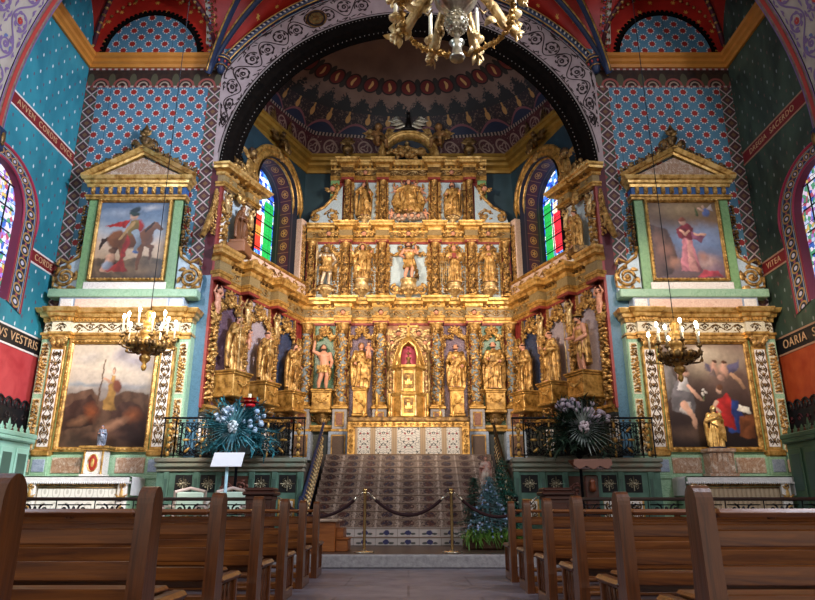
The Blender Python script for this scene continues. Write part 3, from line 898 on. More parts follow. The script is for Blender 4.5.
# side groin vaults with their ribs
for sg, sd in ((-1, 'left'), (1, 'right')):
    cx, cy, hx, hy, rise = sg*6.73, 13.0, 1.63, 1.5, 1.85
    gx = np.linspace(-1, 1, 41); gy = np.linspace(-1, 1, 41)
    X_, Y_ = np.meshgrid(gx, gy, indexing='ij')
    Zz = 12.3+rise*np.maximum(np.sqrt(np.maximum(0, 1-X_**2)), np.sqrt(np.maximum(0, 1-Y_**2)))
    P = np.stack([cx+hx*X_, cy+hy*Y_, Zz], -1)
    struct(surface('ceiling_side_vault_'+sd, P, P[..., 0]*1.1, P[..., 1]*1.1+Zz*.6, REDV, sm=True))
    mb = MB(); k = np.linspace(-.99, .99, 34)
    for s2 in (-1, 1):
        pts = np.stack([cx+hx*k, cy+s2*hy*k, 12.3+rise*np.sqrt(1-k*k)-.03], 1)
        mb.tube(pts, .06, 6, 1)
        for j in range(1, 33): mb.ball(pts[j]-np.array((0, 0, .05)), (.06, .06, .04), 0, n=6, k=4)
    # gilt foliage edging of the web over the lunette
    for t in np.linspace(.12, PI-.12, 26):
        mb.ball((cx+hx*.99*math.cos(t), FY-.06, 12.3+rise*.98*math.sin(t)), (.05, .03, .05), 0, n=6, k=4)
    struct(mb.build('trim_side_vault_ribs_'+sd, [GOLD, DKRED]))
    # flowered rib between side and centre vaults
    t = np.linspace(.0, PI, 30); P = np.zeros((30, 4, 3))
    for j, (dx, dz) in enumerate(((-.17, .05), (-.15, -.12), (.15, -.12), (.17, .05))):
        P[:, j, 0] = sg*5.2+dx; P[:, j, 1] = cy+(hy+.02)*np.cos(t); P[:, j, 2] = 12.25+(rise+.1+dz)*np.sin(t)
    struct(surface('trim_flowered_rib_'+sd, P, np.zeros((30, 4)), np.zeros((30, 4)), CREAM))
    mbs = [MB() for _ in range(3)]
    for s in np.linspace(.03, 1.5, 14):
        p = np.array((sg*5.2, cy+hy*math.cos(s), 12.25+(rise-.03)*math.sin(s)))
        n_ = np.array((0, -math.cos(s), -math.sin(s))); tt = np.array((0, -math.sin(s), math.cos(s)))
        for j in range(5):
            th = j*2*PI/5; d = (np.array((1., 0, 0))*math.cos(th)+tt*math.sin(th))
            mbs[j % 3].ball(p+d*.06+n_*.02, (.035, .02, .035), n=6, k=4)
        for e in (-.12, .12): mbs[1].ball(p+np.array((e, 0, 0))+n_*.02, (.02, .02, .06), n=5, k=4)
    for m_, c_, nm in zip(mbs, (PLINE_R, GOLDD, PLINE_B), ('red', 'gilt', 'blue')): struct(m_.build('trim_rib_flowers_%s_%s' % (nm, sd), c_))
# --- transverse arch of the nave, its soffit painted with flowers
R2, Z2, Y0, Y1 = 8.14, 8.1, 9.9, 11.5
t = np.linspace(0, PI, 60)
def sof(name, ya, yb, r, mat):
    P = np.zeros((60, 2, 3))
    for j, y in enumerate((ya, yb)): P[:, j, 0] = r*np.cos(t); P[:, j, 1] = y; P[:, j, 2] = Z2+r*np.sin(t)
    return struct(surface(name, P, np.zeros((60, 2)), np.zeros((60, 2)), mat, sm=True))
sof('ceiling_transverse_arch', Y0, Y1-.3, R2, plain('soffit_plaster', '#b4aba0', .6, c2='#a0968c', scale=3))
sof('trim_transverse_arch_edge', Y1-.3, Y1-.02, R2-.02, plain('soffit_edge_paint', '#8d7d72', .6, c2='#7a5850', scale=9))
P = np.zeros((60, 2, 3))
for j, r in enumerate((R2-.02, 9.4)): P[:, j, 0] = np.clip(r*np.cos(t), -WX, WX); P[:, j, 1] = Y1-.02; P[:, j, 2] = Z2+r*np.sin(t)
struct(surface('wall_transverse_arch_back', P, P[..., 0], P[..., 2], DKBAND))
P = P.copy(); P[:, :, 1] = Y0
struct(surface('wall_transverse_arch_face', P, P[..., 0], P[..., 2], CREAM))
mbs = [MB() for _ in range(4)]
def fn_s(y0, sg):
    def f(s, tt):
        a = s/R2; p = np.array((sg*(R2-.012)*math.cos(a), y0+tt, Z2+(R2-.012)*math.sin(a)))
        return p, np.array((-sg*math.cos(a), 0, -math.sin(a)))
    return f
for sg in (-1, 1):
    for y0, sd in ((9.95, 5), (10.55, 6)): paint_rinceau(mbs, fn_s(y0, sg), 7.5, .62, .6, .04, sd, (3, 0, 1, 2))
    for yy, c_ in ((11.2, 3), (11.46, 3), (11.33, 0)):
        a_ = np.linspace(0, 1, 40); ribbon(mbs[c_], [(sg*(R2-.035)*math.cos(k), yy, Z2+(R2-.035)*math.sin(k)) for k in a_], .03 if c_ else .1, np.array([(-sg*math.cos(k), 0, -math.sin(k)) for k in a_]))
for m_, c_, nm in zip(mbs, (PLINE_R, PLINE_G, PLINE_B, PLINE_P), ('red', 'green', 'blue', 'mauve')): struct(m_.build('trim_soffit_flowers_'+nm, c_))
for sg, sd in ((-1, 'left'), (1, 'right')):
    mb = MB(); x0, x1 = sorted((sg*8.12, sg*8.35))
    mb.box(x0, x1, Y0, Y1-.02, 0, 7.6, 0); mb.bbox(*sorted((sg*8.04, sg*8.35)), Y0-.05, Y1+.02, 7.6, 8.1, .04, 1)
    for y in np.linspace(Y0+.1, Y1-.1, 9):
        mb.ball((sg*8.03, y, 7.85), (.03, .07, .16), 2, n=6, k=4)
    struct(mb.build('wall_pier_'+sd, [PLINE_R, NAVYP, GOLDD]))
flat('ceiling_nave', -WX, WX, -3, 11.5, 16.4, CREAM)

# --- side walls with an arched window each
WY0, WY1, WZ0, WZS, WR = 10.5, 13.5, 4.84, 6.85, 1.2
for sg, sd in ((-1, 'left'), (1, 'right')):
    M = frame((-WX, 0, 0), (0, 1)) if sg < 0 else frame((WX, 16, 0), (0, -1))
    # local x runs along the wall as seen from inside
    lx = (lambda y: y) if sg < 0 else (lambda y: 16-y)
    xa, xb = sorted((lx(WY0), lx(WY1)))
    Xa, Xb = sorted((lx(-3), lx(FY+.05)))
    i_ = .55
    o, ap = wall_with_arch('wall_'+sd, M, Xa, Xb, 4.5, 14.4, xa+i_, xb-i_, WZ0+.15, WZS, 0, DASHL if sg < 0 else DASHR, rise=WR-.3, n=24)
    struct(o)
    A = np.array(M)
    def loc(p): return np.asarray(p) @ A[:3, :3].T+A[:3, 3]
    def outline(d, zoff):
        x0, x1 = xa+d, xb-d; top = arch_profile(x0, x1, WZS, 24, WR-d*.55)
        return [(x1, WZ0+zoff)]+[(x1, z) for z in np.linspace(WZ0+zoff, WZS, 8)[1:-1]]+top+[(x0, z) for z in np.linspace(WZS, WZ0+zoff, 8)[1:-1]]+[(x0, WZ0+zoff)]
    a, b = outline(0, 0), outline(i_, .15)
    n = len(a)
    P = np.zeros((n, 2, 3)); U = np.zeros((n, 2)); V = U.copy()
    L = np.concatenate([[0], np.cumsum(np.hypot(*np.diff(np.array(a), axis=0).T))])
    for k in range(n):
        P[k, 0] = (a[k][0], -.03, a[k][1]); P[k, 1] = (b[k][0], -.02, b[k][1]); U[k] = (0, 1); V[k] = L[k]
    struct(surface('trim_window_border_'+sd, loc(P), U, V, WINB))
    c = outline(i_+.06, .2)
    P = np.zeros((n, 2, 3))
    for k in range(n): P[k, 0] = (b[k][0], -.02, b[k][1]); P[k, 1] = (c[k][0], .14, c[k][1])
    struct(surface('trim_window_reveal_'+sd, loc(P), U, V, plain('plum_reveal_'+sd, '#6c2440', .5)))
    mb = MB(M); mb.tube([(p[0], -.03, p[1]) for p in a], .035, 6, 0); mb.tube([(p[0], -.03, p[1]) for p in b], .025, 6, 0)
    struct(mb.build('trim_window_moulding_'+sd, plain('crimson_moulding_'+sd, '#a3284a', .5)))
    # glass
    P = np.zeros((n, 2, 3)); U = np.zeros((n, 2)); V = U.copy(); xm = (xa+xb)/2
    for k in range(n):
        P[k, 0] = (c[k][0], .13, c[k][1]); P[k, 1] = (xm, .13, c[k][1]); U[k] = (P[k, 0, 0]-xa, P[k, 1, 0]-xa); V[k] = c[k][1]-WZ0
    w = struct(surface('window_%d' % (1 if sg < 0 else 2), loc(P), U, V, GLASSL))
    mb = MB(M)
    for z in np.arange(WZ0+.6, WZS+.6, .5): mb.box(xa+.7, xb-.7, .1, .12, z-.012, z+.012)
    for x in np.linspace(xa+1.0, xb-1.0, 3): mb.box(x-.012, x+.012, .1, .12, WZ0+.3, WZS+.6)
    mb.build('glazing_bar', IRON, w)
    # inscription bands
    def band(nm, z0, z1, ya, yb, ground, edge, text, tcol, size, ytext):
        x0, x1 = sorted((lx(ya), lx(yb)))
        mb = MB(M); mb.box(x0, x1, -.012, -.002, z0, z1, 0); mb.box(x0, x1, -.016, -.002, z0-.04, z0, 1); mb.box(x0, x1, -.016, -.002, z1, z1+.04, 1)
        b = struct(mb.build(nm, [ground, edge]))
        cu = bpy.data.curves.new('lettering', 'FONT'); cu.body = text; cu.size = size; cu.extrude = .004; cu.align_x = 'CENTER'; cu.align_y = 'CENTER'; cu.space_character = 1.15
        cu.materials.append(tcol)
        t_ = bpy.data.objects.new('lettering', cu); COL.objects.link(t_); t_.parent = b
        mw = M @ T(lx(ytext), -.02, (z0+z1)/2) @ RX(PI/2)
        t_.matrix_local = Matrix.Translation(-Vector(W[b.name])) @ mw
    GT = plain('inscription_gold_'+sd, '#c9a37a', .5)
    EDG = plain('band_edge_'+sd, '#e0d8d4' if sg < 0 else '#a8836a', .6)
    band('trim_inscription_upper_'+sd, 9.02, 9.3, 9.9, FY, REDL, EDG, 'AVVEN  CORDIS  DVCE' if sg < 0 else 'DREGIA  SACERDO', GT, .2, 13.2)
    band('trim_inscription_middle_'+sd, 6.1, 6.36, WY1+.02, FY-.02, REDL, EDG, 'CORDE' if sg < 0 else 'VITEA', GT, .2, 14.0)
    band('trim_inscription_lower_'+sd, 4.16, 4.5, 9.0, FY, INKB, EDG, 'IN CORDIBVS VESTRIS' if sg < 0 else 'OARIA  SUA  IN VITA', GT, .27, 12.85 if sg < 0 else 12.75)
    def sw(nm, z0, z1, mat):
        P = np.array([[(Xa, 0, z0), (Xb, 0, z0)], [(Xa, 0, z1), (Xb, 0, z1)]], float); return struct(surface(nm, loc(P), P[..., 0], P[..., 2], mat))
    sw('wall_%s_red_field' % sd, 3.0, 4.5, WALLRED if sg < 0 else plain('orange_red_wall', '#9a3418', .5, c2='#b8542a', scale=2.5)); sw('wall_%s_dado' % sd, 0, 3.0, plain('dark_dado_'+sd, '#3b2328', .6, c2='#2a1a1e', scale=4))
    mb = MB(M); x0, x1 = sorted((lx(9), lx(FY)))
    mb.box(x0, x1, -.02, -.002, 2.55, 2.9, 0)
    for k, x in enumerate(np.arange(x0+.15, x1, .3)):
        mb.tube([(x+.15*math.cos(q), -.03, 2.93+.17*math.sin(q)) for q in np.linspace(0, PI, 9)], .025, 4, 0); mb.ball((x, -.03, 2.98), (.06, .01, .09), 0, n=6, k=4)
        volute(mb, (x, 2.72), .1, 0, 1 if k % 2 else -1, 1.2, .012, -.03, 1, 10, 4)
    struct(mb.build('trim_dado_border_'+sd, [INKB, OUTLINE if sg < 0 else DKRED]))
    mb = MB(M); mb.bbox(x0, x1, -.1, 0, 2.38, 2.5, .02); struct(mb.build('trim_dado_rail_'+sd, DARKW))

# --- apse: two oblique walls with a window each, a back wall, cornice and semi-dome
PA, PB = (-4.72, 14.6), (-3.1, 18.55)
OL = math.hypot(PB[0]-PA[0], PB[1]-PA[1])
OD = ((PB[0]-PA[0])/OL, (PB[1]-PA[1])/OL)
FL = frame((PA[0], PA[1], 0), OD)                       # left retable wing, x from the nave (0) to the back (OL)
FR = frame((-PB[0], PB[1], 0), (OD[0], -OD[1]))         # right wing, x from the back (0) to the nave (OL)
AW0, AW1, AWZ, AWS = 1.66, 3.64, 7.28, 9.6             # window opening along the wing
for sg, sd in ((-1, 'left'), (1, 'right')):
    F = (FL if sg < 0 else FR); lx = (lambda s: s) if sg < 0 else (lambda s: OL-s)
    A = np.array(F)
    def loc(p): return np.asarray(p) @ A[:3, :3].T+A[:3, 3]
    x0, x1 = sorted((lx(AW0), lx(AW1))); X0, X1 = sorted((lx(.06), lx(OL+.12)))
    o, ap = wall_with_arch('wall_apse_'+sd, F @ T(0, .25, 0), X0, X1, 0, 11.7, x0, x1, AWZ, AWS, 0, APSEW, n=20)
    struct(o)
    # splayed reveal and glass
    out = [(x1, AWZ)]+[(x1, z) for z in np.linspace(AWZ, AWS, 9)[1:-1]]+ap+[(x0, z) for z in np.linspace(AWS, AWZ, 9)[1:-1]]+[(x0, AWZ)]
    n = len(out); P = np.zeros((n, 2, 3)); U = np.zeros((n, 2)); V = U.copy()
    L = np.concatenate([[0], np.cumsum(np.hypot(*np.diff(np.array(out), axis=0).T))])
    for k, (x, z) in enumerate(out): P[k, 0] = (x, .0, z); P[k, 1] = (x, .85, z+(.0)); U[k] = (0, .9); V[k] = L[k]
    struct(surface('trim_apse_window_reveal_'+sd, loc(P), U, V, REVEAL))
    P = np.array([[(x0, 0, AWZ), (x1, 0, AWZ)], [(x0, .85, AWZ+.35), (x1, .85, AWZ+.35)]], float)
    struct(surface('trim_apse_window_sill_'+sd, loc(P), P[..., 0], P[..., 1], plain('plum_sill_'+sd, '#7d6470', .6)))
    P = np.zeros((n, 2, 3)); U = np.zeros((n, 2)); V = U.copy(); xm = (x0+x1)/2
    for k, (x, z) in enumerate(out): P[k, 0] = (x, .84, z); P[k, 1] = (xm, .84, z); U[k] = (x-x0, xm-x0); V[k] = z-AWZ
    w = struct(surface('window_%d' % (3 if sg < 0 else 4), loc(P), U, V, GLASSF if sg < 0 else GLASSG))
    mb = MB(F)
    for z in np.arange(AWZ+.4, AWS+.6, .42): mb.box(x0, x1, .81, .825, z-.014, z+.014)
    for x in (x0+.48, x0+.96): mb.box(x-.012, x+.012, .81, .825, AWZ, AWS+.5)
    mb.build('glazing_bar', IRON, w)
P = np.array([[(-3.4, 18.82, 0), (3.4, 18.82, 0)], [(-3.4, 18.82, 11.7), (3.4, 18.82, 11.7)]], float)
struct(surface('wall_back', P, P[..., 0], P[..., 2], APSEW))
cpath = [(-4.95, 14.95), (-3.28, 18.8), (3.28, 18.8), (4.95, 14.95)]
prof = [(0, 11.12), (.05, 11.12), (.07, 11.2), (.07, 11.28), (.16, 11.34), (.18, 11.42), (.28, 11.46), (.3, 11.56), (.34, 11.58), (.34, 11.66), (0, 11.68)]
mb = MB(); mb.sweep(cpath, prof); struct(mb.build('trim_apse_cornice', plain('gilded_cornice_paint', '#b08a3c', .42, .35, c2='#8d6a28', scale=4)))
# semi-dome
nu, nv = 97, 41
pp = np.array([(-4.75, 14.9)]+cpath[1:3]+[(4.75, 14.9)]); seg = np.hypot(*np.diff(pp, axis=0).T); cum = np.concatenate([[0], np.cumsum(seg)])
P = np.zeros((nu, nv, 3)); U = np.zeros((nu, nv)); V = U.copy()
for i in range(nu):
    u = i/(nu-1); l = u*cum[-1]; bx, by = np.interp(l, cum, pp[:, 0]), np.interp(l, cum, pp[:, 1])
    ph = PI-u*PI; e = 1.0
    ex, ey = 4.55*math.cos(ph)*(1.0), 15.6+3.1*math.sin(ph)
    if u < .1 or u > .9:
        k = (.1-u)/.1 if u < .1 else (u-.9)/.1; ey = ey-.9*k*k
    for j in range(nv):
        v = j/(nv-1); w = min(1, v/.35); w = w*w*(3-2*w)
        x, y = bx+(ex-bx)*w, by+(ey-by)*w
        c_ = math.cos(v*PI/2)
        cy = 15.6 if .1 <= u <= .9 else 15.6-.9*(((.1-u) if u < .1 else (u-.9))/.1)**2
        P[i, j] = (x*c_, cy+(y-cy)*c_, 11.62+2.9*math.sin(v*PI/2)); U[i, j] = u; V[i, j] = v
struct(surface('ceiling_semi_dome', P, U, V, DOME, sm=True))
# ================================================================== CARVED FIGURES
def remesh(mb, vox, it=2):
    """fuse overlapping shapes into one continuous skin"""
    V = np.concatenate(mb.v); me = bpy.data.meshes.new('tmp')
    fs = [list(map(int, r)) for f, _, _ in mb.f for r in f]
    me.from_pydata(V.tolist(), [], fs)
    o = bpy.data.objects.new('tmp', me); COL.objects.link(o)
    r = o.modifiers.new('r', 'REMESH'); r.mode = 'VOXEL'; r.voxel_size = vox
    if it: s = o.modifiers.new('s', 'SMOOTH'); s.iterations = it; s.factor = .5
    dg = bpy.context.evaluated_depsgraph_get(); ev = o.evaluated_get(dg); m2 = ev.to_mesh()
    v = np.empty(len(m2.vertices)*3); m2.vertices.foreach_get('co', v)
    lv = np.empty(len(m2.loops), np.int32); m2.loops.foreach_get('vertex_index', lv)
    f = lv.reshape(-1, 4).astype(np.int64)
    ev.to_mesh_clear(); bpy.data.objects.remove(o); bpy.data.meshes.remove(me)
    return v.reshape(-1, 3), f

def head_mesh(mb, c, s, yaw=0, pitch=0, roll=0, hair='short', beard=0, m=(1, 2), child=False):
    """head of height 2*s at c, facing -y; mats (flesh, hair)"""
    R = RZ(yaw) @ RX(pitch) @ RY(roll)
    keep = mb.M; mb.M = (keep if keep is not None else Matrix.Identity(4)) @ T(*c) @ R @ Matrix.Scale(s, 4)
    na, ne = 24, 18
    az = np.linspace(-PI, PI, na, endpoint=False); el = np.linspace(-PI/2, PI/2, ne)
    A, E_ = np.meshgrid(az, el, indexing='ij')
    g = lambda a0, e0, wa, we: np.exp(-((A-a0)/wa)**2-((E_-e0)/we)**2)
    r = np.ones_like(A)
    r += .22*g(0, -.12, .16, .2)+.10*g(0, .0, .1, .3)                      # nose
    r -= .09*(g(.38, .1, .2, .13)+g(-.38, .1, .2, .13))                    # eye sockets
    r += .05*(g(.36, .3, .3, .1)+g(-.36, .3, .3, .1))                      # brows
    r += .05*g(0, -.5, .25, .07)+.05*g(0, -.64, .22, .07)-.03*g(0, -.57, .25, .03)
    r += .10*g(0, -.92, .4, .2)+(.06*(g(.6, -.25, .3, .25)+g(-.6, -.25, .3, .25)) if child else 0)
    wx, wy, wz = (.80, .86, .98) if not child else (.9, .92, .95)
    jaw = np.where(E_ < 0, 1-.22*np.sin(-E_)**1.5*(0 if child else 1), 1)
    P = np.stack([wx*r*jaw*np.cos(E_)*np.sin(A), -wy*r*np.cos(E_)*np.cos(A), wz*r*np.sin(E_)*(1+.0*A)], -1)
    mb.grid(P, m[0], cu=True)
    for sx in (-1, 1):
        mb.ball((sx*.83, .05, -.05), (.09, .16, .24), m[0], n=6, k=4)       # ears
        mb.ball((sx*.29, -.76, .1), (.075, .05, .035), m[1], n=6, k=4)        # eyes
    # hair
    def cap(el0, k=1.07, back=.0, mm=m[1]):
        ae = np.linspace(0, 1, 9)
        G = np.zeros((20, 9, 3))
        for i, a in enumerate(np.linspace(-PI, PI, 20, endpoint=False)):
            f = .5+.5*math.cos(a); lo = el0+(-.75-el0-back)*(1-f)**.6 if el0 < 1.2 else el0
            for j, t in enumerate(ae):
                e = lo+(PI/2-lo)*t; w = k+.035*math.sin(a*9+e*5)
                G[i, j] = (.82*w*math.cos(e)*math.sin(a), -.88*w*math.cos(e)*math.cos(a), w*math.sin(e))
        mb.grid(G, mm, cu=True)
    if hair in ('short', 'long', 'curly'): cap(.68)
    if hair == 'tonsure':
        for a in np.linspace(.9, 2*PI-.9, 16): mb.ball((.84*math.sin(a), -.88*math.cos(a), .25), (.17, .17, .26), m[1], n=6, k=4)
    if hair == 'long':
        for sx in (-1, 1):
            for k in range(4): mb.tube([(sx*.72, -.25+.2*k, .35), (sx*.95, -.1+.2*k, -.3), (sx*.85, .1+.15*k, -1.0), (sx*.7, .15+.15*k, -1.45)], [.18, .2, .17, .07], 6, m[1])
    if hair == 'curly':
        rnd = random.Random(5)
        for k in range(34):
            a = rnd.uniform(-PI, PI); e = rnd.uniform(.35, 1.4) if abs(a) < 1 else rnd.uniform(-.4, 1.4)
            mb.ball((.86*math.cos(e)*math.sin(a), -.92*math.cos(e)*math.cos(a), 1.02*math.sin(e)), .2, m[1], n=6, k=4)
    if hair == 'veil': cap(.75, 1.16, .5, 0)
    if hair == 'crown':
        cap(.52); n = 10
        mb.lathe((0, 0, .55), [(.8, 0), (.86, .15), (.9, .3)], 14, 0)
        for k in range(n): a = k*2*PI/n; mb.ball((.88*math.cos(a), .88*math.sin(a), .95), (.1, .1, .2), 0, n=6, k=4)
    if hair == 'mitre':
        cap(.52); mb.lathe((0, 0, .45), [(.86, 0), (.95, .4), (.8, 1.0), (.35, 1.5), (.02, 1.7)], 14, 0)
    if hair == 'hat':
        mb.lathe((0, 0, .5), [(1.5, .02), (1.5, .1), (.92, .14), (.85, .6), (.5, .85), (0, .9)], 16, 0); cap(.5)
    if hair == 'helmet':
        mb.lathe((0, 0, .25), [(.98, 0), (.98, .3), (.8, .75), (.3, 1.0), (0, 1.05)], 16, 0)
        for k in range(7): mb.ball((0, -.5+.22*k, 1.35-.05*k), (.12, .2, .3), 2, n=6, k=4)
    if beard:
        rnd = random.Random(3)
        for k in range(16):
            a = rnd.uniform(-.9, .9); mb.ball((.6*math.sin(a), -.72*math.cos(a), -.62-rnd.uniform(0, .5)*beard*math.cos(a)), (.17, .15, .22), m[1], n=6, k=4)
    mb.M = keep

def hand(mb, p, d, s, m=1, curl=.6, side=1):
    """palm, four unequal fingers and a thumb; d is the direction the forearm points"""
    d = np.array(d, float); d /= np.linalg.norm(d)+1e-9
    up = np.array((0, 0, 1.)) if abs(d[2]) < .8 else np.array((0, -1., 0))
    a = np.cross(d, up); a /= np.linalg.norm(a); n = np.cross(a, d)
    p = np.array(p, float)
    mb.tube([p-d*s*.2, p+d*s*.25, p+d*s*.5], [s*.22, s*.3, s*.24], 7, m)
    for k, (o, L) in enumerate(((-.24, .42), (-.08, .5), (.08, .47), (.23, .36))):
        b = p+d*s*.45+a*o*s
        e1 = b+d*s*L*.5-n*s*L*.15*curl; e2 = e1+d*s*L*.4*(1-curl*.6)-n*s*L*.5*curl
        mb.tube([b, e1, e2], [s*.095, s*.085, s*.06], 5, m)
    b = p+a*side*s*.22
    mb.tube([b, b+a*side*s*.18+d*s*.2-n*s*.1, b+a*side*s*.15+d*s*.42-n*s*.2], [s*.11, s*.09, s*.06], 5, m)

def figure(mb, H, style='robe', seed=0, la=None, ra=None, yaw=0, pitch=0, hair='short', beard=0, sway=.02, mats=(0, 1, 2), vox=.011, wide=1.0, mantle=True):
    """standing carved figure, base at the origin, facing -y. la / ra: (elbow, hand) of the arm at -x / +x, in units of the height"""
    rnd = random.Random(seed); q = MB()
    la = la or ((-.19, .0, .62), (-.09, -.13, .60)); ra = ra or ((.19, .0, .62), (.09, -.13, .63))
    sx = lambda z: sway*math.sin(z*PI*1.15)
    cloth_top = .84
    if style in ('robe', 'gown'):
        zs = np.linspace(0.0, .84, 30)
        kz = [0, .05, .25, .45, .58, .68, .76, .81, .84]
        rx = np.interp(zs, kz, np.array([.165, .158, .14, .135, .112, .125, .14, .10, .042])*1); ry = np.interp(zs, kz, [.13, .125, .108, .105, .088, .09, .085, .06, .04])
        if style == 'gown': rx *= np.interp(zs, [0, .5, .84], [1.75, 1.25, 1]); ry *= np.interp(zs, [0, .5, .84], [1.2, 1.1, 1])
        rx = rx*np.interp(zs, [0, .5, .84], [wide, wide, 1])
        n = 44; th = np.arange(n)*2*PI/n; k1, k2 = rnd.choice((8, 9, 10)), rnd.choice((13, 15)); p1, p2 = rnd.uniform(0, 6), rnd.uniform(0, 6)
        G = np.zeros((n, 30, 3))
        for j, z in enumerate(zs):
            am = np.interp(z, [0, .3, .6, .75], [.2, .17, .09, .015])
            w = 1+am*(np.sin(k1*th+p1+3*z)+.6*np.sin(k2*th+p2-2*z))
            G[:, j, 0] = sx(z)+rx[j]*w*np.cos(th); G[:, j, 1] = ry[j]*w*np.sin(th); G[:, j, 2] = z
        q.grid(G, cu=True); o = q.n-n*30
        q.f.append((np.array([[o+i*30-0 for i in range(n)]]), 0, True)); q.f.append((np.array([[o+i*30+29 for i in range(n)][::-1]]), 0, True))
        # advanced knee
        q.ball((sx(.3)+.05, -.085, .34), (.055, .05, .16), n=10, k=8)
        if mantle:
            s_ = rnd.choice((-1, 1))
            for k in range(5):       # diagonal folds over the chest and hips
                u = np.linspace(0, 1, 9); x = s_*(-.14+.28*u); z = .79-.05*k-(.30-.02*k)*u**1.2; y = -.055-.06*np.sin(PI*u)-.008*k
                q.tube(np.stack([x+sx(.6), y, z], 1), [.012, .02, .018], 6)
            for k in range(5):       # hanging edge
                x = s_*(.15-.035*k); q.tube([(x+sx(.5), -.10-.01*k, .50+.01*k), (x*1.1, -.125, .35), (x*1.05+.01*s_, -.12, .14+.03*k)], [.016, .024, .012], 6)
            for s2 in (-1, 1):       # mantle falling behind the arms
                q.tube([(s2*.125, .03, .79), (s2*.19, .045, .6), (s2*.185*wide, .05, .35), (s2*.17*wide, .05, .06)], [.035, .055, .05, .04], 8)
    else:
        for s2 in (-1, 1):
            kx = s2*.065; f = -.05 if s2*sway > 0 else .0
            q.tube([(s2*.06+sx(.5), 0, .52), (kx+sx(.3), -.02+f, .285), (kx*1.2, .0+f*.4, .15), (kx*1.25, .01+f*.3, .04)], [.075, .052, .046, .028], 10)
            q.ball((kx*1.25, -.045+f*.3, .022), (.03, .075, .024), n=8, k=6)
        zs = np.array([.46, .5, .56, .62, .70, .77, .815, .845]); rx = [.105, .112, .10, .095, .125, .135, .09, .04]; ry = [.08, .088, .078, .075, .088, .082, .06, .04]
        n = 20; th = np.arange(n)*2*PI/n
        G = np.stack([np.stack([sx(z)+a*np.cos(th), b*np.sin(th), np.full(n, z)], 1) for z, a, b in zip(zs, rx, ry)], 1)
        q.grid(G, cu=True); k = len(zs); o = q.n-n*k
        q.f.append((np.array([[o+i*k for i in range(n)]]), 0, True)); q.f.append((np.array([[o+i*k+k-1 for i in range(n)][::-1]]), 0, True))
        for s2 in (-1, 1): q.ball((s2*.055+sx(.74), -.06, .745), (.06, .04, .045), n=8, k=6)
    for s2, (e, h) in ((-1, la), (1, ra)):
        sh = (s2*.125+sx(.8), 0, .785)
        r = [.056, .05, .043, .034] if style in ('robe', 'gown') else [.048, .042, .036, .024]
        e_, h_ = np.array(e), np.array(h); sh = np.array(sh)
        q.tube([sh, (sh+e_)/2, e_, (e_+h_)/2, h_], [r[0], r[1], r[1]*.95, r[2], r[3]], 10)
        q.ball(sh, r[0]*1.08, n=8, k=6); q.ball(e_, r[1]*1.0, n=8, k=6)
        if style in ('robe', 'gown'):    # sleeve hanging from the forearm
            m_ = e_*.45+h_*.55; q.tube([m_, m_+np.array((0, .01, -.05)), m_+np.array((-s2*.01, .02, -.12))], [.04, .036, .014], 8)
    q.tube([(sx(.82), .0, .80), (sx(.85), -.012, .885)], [.045, .036], 10)
    v, f = remesh(q, vox, 1)
    c = v[f].mean(1)
    fm = np.zeros(len(f), int)
    if style in ('robe', 'gown'):
        fm[c[:, 2] > .842] = 1
    else:
        fm[:] = 1
    for s2, (e, h) in ((-1, la), (1, ra)):
        d = np.linalg.norm(c-np.array(h), axis=1); fm[d < .035] = 1
    keep = mb.M; mb.M = (keep if keep is not None else Matrix.Identity(4)) @ Matrix.Scale(H, 4)
    mb.add(v, f[fm == 0], mats[0])
    if (fm == 1).any(): mb.f.append((f[fm == 1]+mb.n-len(v), mats[1], True))
    if style == 'tunic' or style == 'nude' or style == 'armour':
        g = MB(); lo, hi = {'tunic': (.30, .835), 'nude': (.36, .53), 'armour': (.34, .83)}[style]
        zs = np.linspace(lo, hi, 22); n = 40; th = np.arange(n)*2*PI/n
        base = np.interp(zs, [.3, .4, .5, .56, .62, .70, .77, .82, .84], [.165, .145, .128, .108, .104, .134, .146, .10, .055]); by = np.interp(zs, [.3, .5, .62, .7, .8, .84], [.125, .105, .084, .097, .07, .05])
        G = np.zeros((n, 22, 3)); p1 = rnd.uniform(0, 6)
        for j, z in enumerate(zs):
            am = np.interp(z, [.3, .5, .6, .8], [.12, .07, .035, .01]); w = 1+am*(np.sin(10*th+p1+4*z)+.5*np.sin(15*th))
            G[:, j, 0] = sx(z)+base[j]*w*np.cos(th); G[:, j, 1] = by[j]*w*np.sin(th); G[:, j, 2] = z
        mb.grid(G, mats[0], cu=True)
        if style == 'nude' or style == 'tunic':
            for k in range(4): mb.tube([(-.13, -.05, .52-.02*k), (0, -.125, .47-.03*k), (.13, -.06, .5-.02*k)], .016, 6, mats[0])
            mb.tube([(.12, -.07, .5), (.15, -.1, .38), (.14, -.08, .2)], [.03, .045, .015], 8, mats[0])
        if style == 'armour':
            for k in range(9): a = -PI/2+(k-4)*.28; mb.tube([(.14*math.cos(a), .11*math.sin(a), .46), (.155*math.cos(a), .125*math.sin(a), .35)], [.026, .02], 6, mats[0])
            mb.tube([(.12, .05, .8), (.2, .1, .55), (.17, .1, .2)], [.04, .07, .03], 8, mats[0])
    for s2, (e, h) in ((-1, la), (1, ra)):
        hand(mb, h, np.array(h)-np.array(e), .062, mats[1], .5, -s2)
    head_mesh(mb, (sx(.9), -.022, .925), .072, yaw, pitch, 0, hair, beard, (mats[1], mats[2]))
    if style in ('robe', 'gown'):
        for s2 in (-1, 1): mb.ball((s2*.055, -.135, .018), (.03, .05, .02), mats[1], n=8, k=5)
    mb.M = keep

